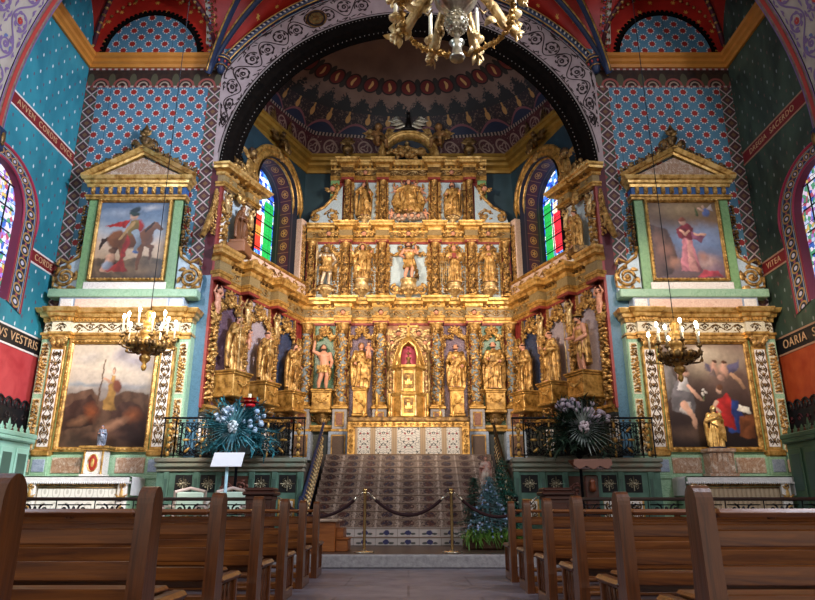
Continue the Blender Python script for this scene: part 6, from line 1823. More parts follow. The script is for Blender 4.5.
def upland():
    c = Canvas(1.8, 2.3, seed=2)
    c.sky([(0, '#2a1e18'), (.2, '#3a2a20'), (.42, '#5d4a3c'), (.52, '#8a8076'), (.6, '#b5a898'), (.75, '#d2c2aa'), (1, '#c4b59e')])
    c.blob(.2, .6, .3, .02, '#7d8a90', 0, .6, .7); c.blob(.75, .58, .3, .03, '#86888a', 0, .6, .7)
    c.blob(.8, .82, .24, .07, '#8d8790', -.2, .7, .8); c.blob(.62, .93, .12, .06, '#77727c', .9, .6, .7); c.blob(.2, .86, .14, .04, '#a8a098', .1, .8, .6)
    c.poly([(0, .5), (.12, .52), (.3, .56), (.42, .44), (.6, .5), (.74, .54), (1, .5), (1, 0), (0, 0)], '#4f3a2c', 2)
    c.poly([(.0, .38), (.18, .45), (.3, .5), (.4, .38), (.35, .2), (0, .15)], '#3a2820', 2); c.poly([(.55, .34), (.7, .44), (.85, .4), (1, .3), (1, .0), (.6, .1)], '#33231c', 2)
    c.blob(.33, .33, .06, .07, '#8a4a28', .4, .9, .7); c.blob(.82, .3, .08, .05, '#7a4426', -.4, .9, .7); c.blob(.2, .24, .1, .03, '#94694a', .3, .9, .6)
    c.blob(.6, .2, .16, .035, '#9a7055', .5, .7, .8); c.blob(.5, .1, .2, .03, '#7d5844', .1, .7, .7); c.blob(.3, .07, .2, .05, '#1d1512', 0, .8, .8); c.blob(.85, .1, .2, .08, '#241a18', 0, .8, .8)
    c.person(.52, .36, .42, '#96713c'); c.stroke([(.5, .62), (.42, .66)], .035, '#b98f72'); c.stroke([(.38, .42), (.4, .84)], .016, '#5a3f2a'); c.blob(.58, .58, .05, .07, '#6d4030', .3)
    return c
def lady():
    c = Canvas(1.66, 1.94, seed=3)
    c.sky([(0, '#5a4644'), (.2, '#6a5a60'), (.45, '#5f7394'), (.62, '#7d8698'), (.8, '#86694a'), (1, '#684e34')])
    c.blob(.15, .8, .3, .2, '#5f4632', .4, .7, .8); c.blob(.55, .9, .3, .08, '#b59a70', 0, .9, .7); c.blob(.8, .5, .25, .12, '#7f93b8', 0, .9, .7)
    c.poly([(0, .0), (.25, .05), (.35, .3), (.25, .62), (.1, .68), (0, .7)], '#4a342c', 3); c.blob(.12, .5, .08, .1, '#7d5846', .2, .7, .7); c.blob(.2, .35, .1, .08, '#8f6450', -.3, .7, .7); c.blob(.3, .2, .09, .06, '#a0725c', .3, .7, .8); c.blob(.1, .22, .1, .08, '#5d4238', 0, .7, .8)
    c.blob(.8, .2, .12, .08, '#b0938c', .2, .7, .8); c.blob(.9, .1, .12, .06, '#80687a', 0, .8, .7); c.blob(.72, .28, .06, .05, '#9a7266', .5, .7)
    c.poly([(.38, .1), (.68, .08), (.6, .42), (.58, .62), (.44, .62), (.42, .4)], '#b0707a', 2); c.poly([(.5, .1), (.62, .09), (.56, .5), (.5, .55)], '#c08a84', 2)
    c.poly([(.4, .52), (.6, .5), (.64, .66), (.52, .72), (.38, .64)], '#74222f', 2); c.poly([(.6, .6), (.78, .54), (.72, .46), (.6, .52)], '#7d4a62', 2); c.stroke([(.44, .62), (.5, .56), (.56, .6)], .04, '#cf9f86'); c.stroke([(.64, .58), (.78, .56)], .035, '#cf9f86')
    c.blob(.48, .74, .04, .045, '#cf9f86'); c.blob(.48, .77, .045, .03, '#8a4a34'); c.poly([(.6, .02), (.98, .02), (.9, .08), (.7, .12)], '#a33f4a', 2)
    c.blob(.84, .86, .05, .06, '#5f6fa0'); c.blob(.82, .93, .025, .03, '#cfa88f'); c.stroke([(.8, .88), (.74, .92)], .03, '#cfa88f'); c.poly([(.86, .9), (.96, .98), (.97, .86)], '#a89c98', 1); c.stroke([(.72, .82), (.7, .94)], [.03, .01], '#46552f')
    return c
def annunciation():
    c = Canvas(1.8, 2.3, seed=4)
    c.sky([(0, '#1c1412'), (.3, '#2e211d'), (.5, '#4d3b34'), (.7, '#6d564a'), (.85, '#a08c78'), (1, '#8a7464')])
    c.blob(.5, .82, .26, .13, '#cbb79a', .2, .9, .9); c.blob(.48, .9, .14, .05, '#e0d0b4', 0, .9, .9); c.blob(.12, .66, .2, .24, '#3a2e2c', 0, .6, .8); c.blob(.72, .62, .2, .08, '#6a544a', -.3, .6, .8); c.blob(.4, .4, .12, .25, '#33261f', 0, .8, .8)
    c.poly([(0, .42), (.14, .6), (.1, .76), (0, .82)], '#7a7470', 2); c.poly([(.05, .35), (.3, .28), (.34, .42), (.27, .6), (.14, .64), (.06, .5)], '#6a6668', 2); c.poly([(.14, .55), (.27, .52), (.27, .66), (.17, .68)], '#c9c4c0', 1); c.poly([(.14, .34), (.3, .28), (.27, .42), (.18, .42)], '#b0a8a2', 2)
    for p, w in (([(.2, .4), (.28, .3), (.3, .18)], [.09, .06, .03]), ([(.27, .58), (.36, .48), (.43, .44)], [.05, .04, .025]), ([(.18, .64), (.2, .76), (.22, .84)], [.06, .05, .03])): c.stroke(p, w, '#cfa288')
    c.blob(.25, .71, .04, .036, '#cfa288'); c.blob(.24, .735, .042, .025, '#5a3a26'); c.stroke([(.43, .44), (.46, .52)], .01, '#5f7a4a')
    for x, y in ((.45, .54), (.48, .52), (.44, .5)): c.blob(x, y, .018, .015, '#d8d2c8')
    c.blob(.25, .12, .18, .06, '#5a463a', 0, .8, .8)
    c.poly([(.66, .14), (.92, .12), (.88, .3), (.82, .44), (.72, .44)], '#2a3f7a', 2); c.poly([(.56, .22), (.76, .16), (.78, .4), (.72, .52), (.6, .46)], '#b02c2a', 2); c.poly([(.74, .3), (.84, .24), (.84, .44), (.76, .46)], '#24386e', 2)
    c.blob(.63, .55, .036, .036, '#d8b096'); c.blob(.64, .575, .04, .025, '#6a4630'); c.stroke([(.6, .44), (.56, .38), (.62, .34)], .035, '#d8b096'); c.poly([(.8, .1), (1, .08), (1, .3), (.84, .3)], '#6d3f24', 2); c.poly([(.82, .34), (.98, .3), (.96, .37), (.84, .4)], '#d8d2c0', 1)
    c.poly([(.5, .82), (.58, .78), (.6, .72), (.52, .74)], '#6a6070', 2)
    for x, y in ((.62, .8), (.74, .79)): c.blob(x, y-.05, .05, .06, '#c99a82', .3, .4); c.blob(x+.01, y+.01, .035, .03, '#d4a68c'); c.blob(x+.01, y+.03, .036, .018, '#5a3a26')
    c.poly([(.78, .78), (.92, .84), (.9, .74), (.8, .7)], '#5f5a72', 2); c.poly([(.55, .7), (.64, .66), (.6, .76)], '#7d6a64', 1); c.stroke([(.82, .7), (.9, .62), (.94, .56)], [.05, .04, .03], '#b08a6a'); c.blob(.68, .66, .04, .03, '#b08a78')
    return c
def painting(cv, xc, z0, w, h, y, fw, label, cat='painting', tilt=0.0):
    o = thing('painting', label, cat, (xc, y, z0))
    a_, b_ = cv.noise(9, 3)-.5, cv.noise(9, 3)-.5      # loosen the drawing like brushwork
    I, J = np.meshgrid(np.arange(cv.nx), np.arange(cv.ny), indexing='ij')
    cv.c = cv.c[np.clip(I+(a_*9).round().astype(int), 0, cv.nx-1), np.clip(J+(b_*9).round().astype(int), 0, cv.ny-1)]
    P = np.zeros((cv.nx, cv.ny, 3)); P[..., 0] = xc-w/2+w*cv.u; P[..., 1] = y; P[..., 2] = z0+h*cv.v
    surface('canvas', P, cv.u, cv.v, CANVAS, o, attr=cv.c*(.82+.36*cv.noise(26, 3))[..., None])
    mb = MB(T(xc, y, 0))
    pr = [(0, 0), (0, -.03), (.25, -.05), (.5, -.09), (.75, -.07), (1, -.06), (1, .03)]
    ring = [(-w/2, z0), (w/2, z0), (w/2, z0+h), (-w/2, z0+h)]
    G = [[(x+sx*a*fw, d, z+sz*a*fw) for a, d in pr] for (x, z), (sx, sz) in zip(ring, ((-1, -1), (1, -1), (1, 1), (-1, 1)))]
    mb.grid(G, cu=True, sm=False)
    f = mb.build('frame', GOLDS, o)
    mb = MB(T(xc, y, 0))
    for z in (z0-fw/2, z0+h+fw/2):
        for x in np.arange(-w/2, w/2+.01, .09): mb.ball((x, -.085, z), (.03, .012, .022), n=6, k=4)
    for x in (-w/2-fw/2, w/2+fw/2):
        for z in np.arange(z0, z0+h, .09): mb.ball((x, -.085, z), (.022, .012, .03), n=6, k=4)
    mb.build('frame_beading', GOLDB, f)
    return o
XA = 6.52
def side_altar(sg):
    sd = 'left' if sg < 0 else 'right'
    Mx = T(sg*XA, 0, 0) @ Matrix.Scale(1 if sg < 0 else -1, 4, (1, 0, 0))
    B = lambda: MB(Mx)
    yf = 14.22
    R = thing('side_altarpiece', 'painted marble side altarpiece on the %s of the choir arch' % sd, 'altarpiece', (sg*XA, 14.4, .2), None)
    wp = lambda ps: [(x, y) for x, y in ps]
    # body
    mb = B(); mb.box(-1.66, 1.66, yf+.02, 14.48, .2, 5.2); mb.box(-1.12, 1.12, 14.3, 14.48, 5.2, 8.3)
    body = mb.build('body', MMINT, R)
    mb = B(); mb.bbox(-1.05, 1.05, yf-.04, yf+.05, 1.5, 1.96, .01, 0)
    for a, b in ((-.98, -.36), (.36, .98)): mb.bbox(a, b, yf-.06, yf, 1.58, 1.9, .01, 1)
    mb.build('predella', [MMINT, MINLAY], R)
    for s in (-1, 1):
        # pedestal, inner pilaster with painted candelabra, outer pilaster with gilt foliage
        mb = B(); mb.bbox(s*1.21-.19, s*1.21+.19, yf-.14, yf+.05, .2, 1.46, .01, 0); mb.bbox(s*1.21-.22, s*1.21+.22, yf-.17, yf+.05, 1.46, 1.54, .015, 0); mb.bbox(s*1.21-.18, s*1.21+.18, yf-.13, yf+.05, 1.54, 1.92, .01, 0); mb.bbox(s*1.21-.13, s*1.21+.13, yf-.145, yf-.12, 1.6, 1.86, .008, 1)
        mb.bbox(s*1.53-.13, s*1.53+.13, yf-.06, yf+.05, .2, 1.92, .01, 0); mb.bbox(s*1.53-.09, s*1.53+.09, yf-.075, yf-.05, 1.6, 1.86, .008, 2)
        mb.build('pedestal', [MMINT, MBLUE, MPINK], R)
        mb = B(); mb.bbox(s*1.21-.2, s*1.21+.2, yf-.17, yf+.05, 1.92, 2.06, .03, 1); mb.bbox(s*1.21-.16, s*1.21+.16, yf-.11, yf+.05, 2.06, 4.3, .01, 1); mb.box(s*1.21-.115, s*1.21+.115, yf-.116, yf-.1, 2.12, 4.22, 0)
        p = mb.build('inner_pilaster', [MWHITE, GOLDS], R)
        mb = B(); scrollwork(mb, s*1.21-.11, s*1.21+.11, 2.15, 4.2, yf-.118, .013, 0, True, 3, sym=True, ratio=1.6)
        for k in range(9): mb.ball((s*1.21, yf-.13, 2.25+.235*k), (.03, .02, .05), 0, n=6, k=4)
        p2 = mb.build('candelabra_ornament', GOLDD, p)
        mb = B(); mb.lathe((s*1.21, yf-.02, 0), [(.15, 4.26), (.17, 4.3), (.15, 4.34), (.2, 4.46), (.22, 4.5)], 4, a0=PI/4, sm=False)
        for k in (-1, 0, 1): mb.leaf((s*1.21+k*.1, 4.28), .2, .11, PI/2, yf-.15, .04)
        for s2 in (-1, 1): volute(mb, (s*1.21+s2*.14, 4.44), .06, PI/2, -s2, 1.3, .025, yf-.16)
        mb.build('capital', GOLD, p)
        mb = B(); mb.bbox(s*1.53-.12, s*1.53+.12, yf-.03, yf+.05, 1.92, 4.5, .01, 0)
        mb.box(s*1.53-.085, s*1.53+.085, yf-.036, yf-.02, 2.0, 3.15, 1); mb.box(s*1.53-.085, s*1.53+.085, yf-.036, yf-.02, 3.25, 4.4, 1)
        p = mb.build('outer_pilaster', [MMINT, MCREAMF], R)
        mb = B(); drop(mb, s*1.53, 3.12, 2.02, .17, yf-.04, 0, 5, .04); drop(mb, s*1.53, 4.38, 3.28, .17, yf-.04, 0, 6, .04); mb.build('gilt_foliage', GOLD, p)
        mb = B(); mb.box(s*1.035-.025, s*1.035+.025, yf-.03, yf+.03, 2.0, 4.5); mb.build('green_strip', MGREEN, R)
    # main entablature with breaks over the pilasters
    def ent(name, z0, h, hw, juts, y, k, mats, dent=.07, corb=None):
        path = [(-hw, 14.45), (-hw, y)]
        for c, w, j in juts: path += [(c-w, y), (c-w, y-j), (c+w, y-j), (c+w, y)]
        path += [(hw, y), (hw, 14.45)]
        mb = B(); mb.sweep(path, [(0, z0), (.05, z0), (.05, z0+.1*h), (.08, z0+.13*h), (.08, z0+.2*h), (.04, z0+.22*h), (0, z0+.22*h)]); e = mb.build(name, mats[0], R)
        mb = B(); mb.sweep(path, [(0, z0+.2*h), (.03, z0+.2*h), (.03, z0+.58*h), (0, z0+.58*h)]); mb.build('frieze', mats[1], e)
        mb = B(); mb.sweep(path, [(0, z0+.56*h), (.06, z0+.56*h), (.07, z0+.68*h), (k*.55, z0+.72*h), (k*.62, z0+.82*h), (k*.85, z0+.86*h), (k, z0+.98*h), (k, z0+h), (0, z0+1.03*h)]); mb.build('cornice', mats[2], e)
        mb = B(); n = int(2*hw/dent)
        for i in range(n):
            x = -hw+2*hw*(i+.5)/n; jj = max([j for c, w, j in juts if abs(x-c) < w] or [0])
            if corb: 
                mb.bbox(x-corb*.36, x+corb*.36, y-jj-.1, y-jj, z0+.24*h, z0+.56*h, .015); mb.ball((x, y-jj-.1, z0+.36*h), (corb*.3, .05, corb*.5), n=6, k=4)
            else: mb.box(x-dent*.28, x+dent*.28, y-jj-.1, y-jj-.06, z0+.6*h, z0+.69*h)
        mb.build('corbel_trim' if corb else 'dentil_molding', mats[0], e)
        if not corb:
            mb = B(); scrollwork(mb, -.98, .98, z0+.25*h, z0+.54*h, y-.032, .014, 0, False, 2, ratio=1.2, )
            for s in (-1, 1):
                for x in (1.21, 1.53): scrollwork(mb, s*x-.12, s*x+.12, z0+.25*h, z0+.54*h, y-(.135 if x < 1.3 else .035), .012, 0, False, 4)
            mb.build('frieze_ornament', GOLDD, e)
        return e
    ent('entablature', 4.48, .68, 1.6, [(-1.21, .18, .1), (1.21, .18, .1)], yf, .22, [GOLDS, MCREAMF, GOLDB])
    # attic steps
    mb = B(); mb.bbox(-1.42, 1.42, 14.2, 14.48, 5.17, 5.46, .01, 0); mb.bbox(-1.05, 1.05, 14.18, 14.3, 5.22, 5.42, .008, 1)
    for s in (-1, 1): mb.bbox(s*1.24-.14, s*1.24+.14, 14.18, 14.3, 5.22, 5.42, .008, 2)
    mb.bbox(-1.7, 1.7, 14.16, 14.48, 5.46, 5.66, .02, 3); mb.bbox(-.95, .95, 14.22, 14.4, 5.66, 5.84, .01, 2)
    mb.build('attic', [MBLUE, MPINK, MWHITE, MMINT], R)
    for s in (-1, 1):
        mb = B(); mb.bbox(s*1.02-.1, s*1.02+.1, 14.24, 14.4, 5.66, 7.92, .01); mb.build('upper_pilaster', MGREEN, R)
        mb = B(); drop(mb, s*1.22, 7.85, 6.55, .2, 14.38, 0, 7, .06); mb.build('fruit_drop', GOLDD, R)
        mb = B(); P = [(s*1.13, 5.66), (s*1.68, 5.66), (s*1.72, 5.95), (s*1.6, 6.3), (s*1.4, 6.4), (s*1.24, 6.6), (s*1.13, 6.6)]
        mb.prism(P if s > 0 else P[::-1], 14.34, 14.46, 0); sc = mb.build('side_scroll', MSKY, R)
        mb = B(); volute(mb, (s*1.44, 6.0), .25, PI/2, -s, 1.9, .045, 14.32, n=28); mb.tube([(s*1.14, 14.33, 6.75), (s*1.2, 14.33, 6.5), (s*1.42, 14.33, 6.35), (s*1.62, 14.33, 6.45), (s*1.68, 14.33, 6.3)], .04, 6)
        for k in range(7): mb.leaf((s*1.44+.2*math.cos(k), 5.98+.24*math.sin(k)), .2, .1, k+1.2, 14.33, .04)
        mb.tube([(s*1.16, 14.33, 5.72), (s*1.4, 14.33, 5.69), (s*1.7, 14.33, 5.76), (s*1.72, 14.33, 6.0)], .03, 6)
        mb.build('gilt_volute', GOLD, sc)
    ent('upper_entablature', 7.92, .58, 1.14, [], 14.24, .2, [GOLDS, BLUEP, GOLDB], .2, .12)
    # pediment
    mb = B(); zb, hw, ap = 8.5, 1.34, 9.22
    mb.prism([(-1.2, zb), (1.2, zb), (0, ap-.12)], 14.3, 14.45, 0); tp = mb.build('tympanum', MINLAY, R)
    mb = B()
    for s in (-1, 1):
        d = np.array((hw, ap-zb)); L = np.linalg.norm(d); d /= L; nn = np.array((-d[1], d[0]))
        prof = [(0, 0), (0, -.12), (.05, -.14), (.06, -.2), (.12, -.24), (.15, -.26), (.15, 0)]
        G = []
        for t, end in ((0, 0), (L, 1)):
            row = []
            for o_, y_ in prof:
                p = np.array((-hw, zb-.03))+d*t+nn*o_
                if end: k = (0-p[0])/d[0]; p = p+d*k
                row.append((s*p[0], 14.42+y_, p[1]))
            G.append(row)
        mb.grid(G, sm=False)
    mb.build('raking_cornice', GOLDB, tp)
    mb = B()
    for s in (-1, 1):
        for k in range(11):
            u = (k+.4)/11; x, z = -s*hw*(1-u), zb+.14+(ap-zb)*u
            volute(mb, (x, z+.07), .075, k, s, 1.2, .025, 14.25, n=10); mb.leaf((x, z+.03), .16, .09, PI/2+s*.7*(-1 if k % 2 else 1), 14.25, .03)
    mb.build('crest_scrolls', GOLDD, tp)
    mb = B(); z = 9.3
    mb.lathe((0, 14.3, 0), [(0, z), (.16, z), (.1, z+.06), (.06, z+.15), (.13, z+.25), (.16, z+.32), (.05, z+.38), (0, z+.4)], 12)
    for s in (-1, 1): volute(mb, (s*.2, z+.12), .13, PI/2, -s, 1.5, .04, 14.28); mb.leaf((s*.1, z+.05), .3, .14, PI/2-s*.6, 14.26, .05)
    acanthus(mb, 0, z+.35, .3, .38, 14.27, 0, .07); mb.ball((0, 14.27, z+.5), (.12, .1, .1))
    mb.build('foliate_finial', GOLDD, R)
    # paintings
    if sg < 0:
        painting(upland(), sg*XA, 2.12, 1.82, 2.24, yf-.01, .1, 'large brownish landscape painting with a small walker in the left side altarpiece')
        painting(rider(), sg*XA, 5.94, 1.62, 1.92, 14.26, .07, 'painting of a red-cloaked rider on a brown horse, high in the left side altarpiece')
    else:
        painting(annunciation(), sg*XA, 2.12, 1.82, 2.24, yf-.01, .1, 'large dark painting of a pale angel and woman in red, right side altarpiece')
        painting(lady(), sg*XA, 5.94, 1.62, 1.92, 14.26, .07, 'painting of a standing woman in pink and crimson, high in the right side altarpiece')
    # altar table
    y0 = 13.42
    mb = B(); mb.bbox(-1.75, 1.75, 13.0, 14.2, .2, .42, .02); struct(mb.build('floor_altar_step_'+sd, GREYST))
    t = thing('altar_table', ('altar table with white damask front under the left side altarpiece' if sg < 0 else 'altar table with cream pleated front under the right side altarpiece'), 'altar', (sg*XA, y0+.35, .42))
    mb = B(); mb.bbox(-.98, .98, y0+.04, 14.12, .42, 1.4, .01, 0); mb.bbox(-1.05, 1.05, y0-.02, 14.14, 1.4, 1.47, .015, 0); mb.build('block', MMINT, t)
    mb = B()
    mb.bbox(-.98, .98, y0-.0, y0+.06, 1.3, 1.4, .01, 1); mb.bbox(-.98, .98, y0-.0, y0+.06, .42, .55, .01, 0)
    for s in (-1, 1): mb.bbox(s*.9-.09, s*.9+.09, y0-.03, y0+.06, .5, 1.4, .015, 0)
    mb.tube([(-.78, y0+.02, .57), (.78, y0+.02, .57), (.78, y0+.02, 1.27), (-.78, y0+.02, 1.27)], .02, 6, 1, closed=True)
    fr = mb.build('front_frame', [MWHITE, GOLDD], t)
    mb = B()
    for s in (-1, 1): acanthus(mb, s*.9, 1.0, .15, .3, y0-.04, 0, .03); volute(mb, (s*.9, 1.3), .06, 0, s, 1.4, .02, y0-.04); drop(mb, s*.9, .95, .6, .12, y0-.04, 0, 2, .03)
    scrollwork(mb, -.8, .8, 1.31, 1.39, y0-.01, .012, 0, False, 3)
    mb.build('gilt_carving', GOLD, fr)
    P = np.array([[(-.8, y0+.02, .55), (.8, y0+.02, .55)], [(-.8, y0+.02, 1.29), (.8, y0+.02, 1.29)]]); P[..., 0] += sg*XA
    surface('front_panel', P, P[..., 0], P[..., 2], DAMASK if sg < 0 else PLEAT, t)
    # cloth lying on the table and falling at its ends
    mb = B(); n = 60; xs = np.linspace(-1.35, 1.35, n)
    rows = []
    for j, k in enumerate(np.linspace(0, 1, 10)):
        row = []
        for x in xs:
            if abs(x) <= 1.06: px, pz = x, 1.485
            else: px, pz = math.copysign(1.07, x), 1.485-(abs(x)-1.06)*1.25
            py = y0-.05+(14.1-y0)*k
            row.append((px+.012*math.sin(py*40)*(abs(x) > 1.06), py, pz))
        rows.append(row)
    front = [[(max(-1.07, min(1.07, x)), y0-.055-.006*math.sin(x*60), 1.485-(.02+.1*m_)) for x in xs if abs(x) <= 1.06] for m_ in (0, .5, 1.0)]
    mb.grid(rows); mb.grid(front)
    for x in np.linspace(-1.05, 1.05, 50): mb.ball((x, y0-.055, 1.36), (.02, .006, .025), n=6, k=4)
    o = mb.build('altar_cloth', WHITEC, None, base=True); tag(o, 'white lace-edged cloth spread over the %s side altar table' % sd, 'cloth')
    return R
RA = side_altar(-1); RB = side_altar(1)
# things on the side altars
MT = thing('tabernacle', 'small white and gilt tabernacle with a red oval door on the left side altar', 'tabernacle', (-6.47, 13.95, 1.49))
mb = MB(); mb.bbox(-6.72, -6.22, 13.8, 14.1, 1.49, 1.55, .01, 0); mb.bbox(-6.68, -6.26, 13.82, 14.1, 1.55, 2.02, .01, 0); mb.build('box', MWHITE, MT)
mb = MB(); mb.bbox(-6.74, -6.2, 13.77, 14.12, 2.02, 2.06, .01); mb.bbox(-6.78, -6.16, 13.74, 14.12, 2.06, 2.11, .015)
for x in (-6.66, -6.28): mb.lathe((x, 13.81, 0), [(.03, 1.55), (.022, 1.6), (.02, 1.95), (.03, 2.02)], 8)
mb.build('cornice_and_columns', GOLDS, MT)
mb = MB(); mb.ball((-6.47, 13.82, 1.77), (.09, .02, .16), 0, n=16, k=8); mb.ball((-6.47, 13.805, 1.77), (.04, .015, .09), 1); mb.tube([(-6.47+.1*math.cos(t), 13.81, 1.77+.17*math.sin(t)) for t in np.linspace(0, 2*PI, 25)[:-1]], .012, 5, 1, closed=True); mb.build('door', [plain('red_enamel', '#a3301f', .4), GOLDB], MT)
statue('small dark blue and silver statuette standing on the white tabernacle', Matrix.Identity(4), -6.42, 13.95, 2.12, .42, 0, [plain('blue_silver_paint', '#4d5a72', .4, .3, c2='#8f97a5', scale=20), FLESH, HAIRM, GOLDD], style='robe', seed=61, hair='veil')
mb = MB(); mb.bbox(6.13, 6.73, 13.75, 14.12, 1.49, 1.56, .01); mb.bbox(6.18, 6.68, 13.78, 14.12, 1.56, 1.98, .01); mb.bbox(6.14, 6.72, 13.74, 14.12, 1.98, 2.06, .015)
for k in range(5): mb.tube([(6.22+.105*k, 13.775, 1.58), (6.22+.105*k, 13.775, 1.96)], .012, 5)
o = mb.build('pedestal', MINLAY, None, base=True); tag(o, 'veined marble pedestal under the golden statue on the right side altar', 'pedestal')
statue('golden statue of a praying woman on the marble pedestal of the right side altar', Matrix.Identity(4), 6.43, 13.92, 2.07, .88, 0, [GOLDB, GOLDP, GOLDD, GOLDD], style='robe', seed=62, hair='veil', la=((-.18, -.02, .64), (-.02, -.15, .7)), ra=((.18, -.02, .64), (.02, -.15, .7)), parts=[('foot', NAVYP, p_base(.19, .03))])
# ================================================================== PEWS, RAILS, LAMPS, PLANTS
# --- pews
def make_pew(sg, y, xin, L, label):
    x0 = sg*xin; d = sg
    t = thing('pew', label, 'pew', (x0, y, 0), 'pews left of the aisle' if sg < 0 else 'pews right of the aisle')
    w = .078
    top = [(.0625-.0625*math.cos(q), .88+.078*math.sin(q)) for q in np.linspace(0, PI, 11)]
    prof = [(.0, .0), (-.02, .3), (-.01, .6)]+top+[(.13, .6), (.15, .4), (.16, .0)]
    def end(xa, nm):
        a, b = sorted((xa, xa+d*w)); mb = MB(); mb.prism_x([(y+p-.02, z) for p, z in prof], a, b)
        e = mb.build(nm, WALNUTV, t)
        mb = MB(); mb.bbox(a+.008, b-.008, y+.1, y+.58, 0, .1, .01); mb.bbox(a+.008, b-.008, y+.52, y+.58, .1, .4, .01); mb.bbox(a-.01, b+.01, y+.1, y+.62, .39, .44, .022)
        mb.bbox(a+.01, b-.01, y+.1, y+.17, .1, .4, .01)
        p = mb.build('seat_end', WALNUTV, t)
        mb = MB()
        for yy in (.24, .345, .45): mb.lathe(((a+b)/2, y+yy, 0), [(.012, .1), (.022, .13), (.014, .18), (.024, .25), (.014, .32), (.022, .37), (.012, .39)], 8)
        mb.build('balusters', WALNUTV, p)
        return e
    end(x0, 'end_post'); end(x0+sg*(L-.08), 'end_post')
    xa, xb = sorted((x0+sg*w, x0+sg*(L-.08)))
    for nm, y0, y1, z0, z1, b in (('top_rail', -.035, .085, .82, .856, .016), ('back_board', .02, .05, .695, .768, .006), ('back_board', .04, .07, .535, .62, .006), ('back_board', .05, .08, .42, .50, .006), ('seat', .07, .56, .435, .468, .014), ('front_rail', .53, .56, .33, .43, .006), ('kneeler', -.36, -.2, .15, .185, .01), ('floor_rail', -.02, .12, .0, .07, .01)):
        mb = MB(); mb.bbox(xa, xb, y+y0, y+y1, z0, z1, b); mb.build(nm, WALNUT, t)
    for k in (1, 2):
        x = x0+sg*L*k/3; mb = MB(); mb.bbox(x-.03, x+.03, y+.05, y+.11, .05, .82, .008); mb.bbox(x-.03, x+.03, y+.1, y+.5, .05, .43, .01); mb.bbox(x-.025, x+.025, y-.34, y+.05, .0, .15, .008); mb.build('middle_support', WALNUTV, t)
    return t
ORD = ['nearest the camera', 'second from the camera', 'third from the camera', 'fourth from the camera', 'fifth from the camera', 'sixth from the camera', 'farthest from the camera']
pl = make_pew(-1, 2.05, 1.2, 6.6, 'long dark wooden pew left of the aisle, nearest the camera')
for i in range(1, 7): dup(pl, (-1.2, 2.05+1.2*i, 0), 'long dark wooden pew left of the aisle, '+ORD[i])
pr_ = make_pew(1, 3.05, 1.27, 6.5, 'long dark wooden pew right of the aisle, nearest the camera')
for i in range(1, 6): dup(pr_, (1.27, 3.05+1.14*i, 0), 'long dark wooden pew right of the aisle, '+(ORD[i] if i < 5 else 'farthest from the camera'))

# --- communion rail
for sg, sd in ((-1, 'left'), (1, 'right')):
    y = 11.05; t = thing('communion_rail', 'low scrolled iron communion rail with wooden handrail, %s half' % sd, 'railing', (sg*5.2, y, .195))
    a, b = sorted((sg*2.6, sg*8.2))
    mb = MB(); mb.bbox(a, b, y-.07, y+.07, .99, 1.045, .018); mb.bbox(a, b, y-.025, y+.025, .255, .285, .008); mb.build('handrail', HANDR, t)
    for k, xc in enumerate(np.arange(2.9, 8.2, .62)):
        x = sg*xc; mb = MB()
        mb.box(x-.29, x-.278, y-.01, y+.01, .2, .99)
        mb.tube([(x-.26, y, .93), (x+.28, y, .93)], .01, 4); mb.tube([(x-.26, y, .78), (x+.28, y, .78)], .01, 4)
        for s in (-1, 1):
            volute(mb, (x+s*.14, .855), .085, PI/2, s, 1.3, .017, y, n=14); volute(mb, (x+s*.13, .62), .12, -PI/2, s, 1.4, .018, y, n=16); volute(mb, (x+s*.13, .4), .1, PI/2, -s, 1.3, .018, y, n=14)
        mb.ball((x, y, .86), (.03, .02, .05)); mb.ball((x, y, .5), (.04, .02, .09))
        mb.build('scroll_panel', IRON, t)
    x = sg*2.37; mb = MB()
    mb.bbox(x-.2, x+.2, y-.2, y+.2, .195, 1.05, .01); mb.bbox(x-.24, x+.24, y-.24, y+.24, .195, .32, .02); mb.bbox(x-.22, x+.22, y-.22, y+.22, 1.0, 1.07, .015); mb.bbox(x-.26, x+.26, y-.26, y+.26, 1.07, 1.13, .02); mb.bbox(x-.23, x+.23, y-.23, y+.23, 1.13, 1.19, .02)
    mb.bbox(x-.14, x+.14, y-.215, y-.19, .4, .95, .01)
    mb.build('end_pier', DARKW, t)
mb = MB(); mb.bbox(-6.2, -2.7, 11.25, 11.6, .2, .58, .02); mb.bbox(-6.25, -2.65, 11.2, 11.65, .56, .61, .015)
o = mb.build('kneeling_bench', OAKO, None, base=True); tag(o, 'long orange wooden kneeling bench behind the left communion rail', 'bench')
bx = thing('wooden_podium', 'orange wooden podium box with a small step, behind the last left pew by the aisle', 'podium', (-1.65, 11.75, .2))
mb = MB(); mb.bbox(-2.1, -1.2, 11.4, 12.1, .2, .66, .01); mb.build('box', OAKO, bx)
mb = MB(); mb.bbox(-2.14, -1.16, 11.36, 12.14, .66, .7, .012); mb.build('top', plain('worn_pale_top', '#b9a08a', .5), bx)
mb = MB(); mb.bbox(-1.2, -1.0, 11.5, 12.1, .2, .38, .01); mb.bbox(-1.2, -.98, 11.48, 12.12, .38, .41, .008); mb.bbox(-1.2, -1.08, 11.55, 12.1, .41, .56, .008); mb.build('step', OAKO, bx)

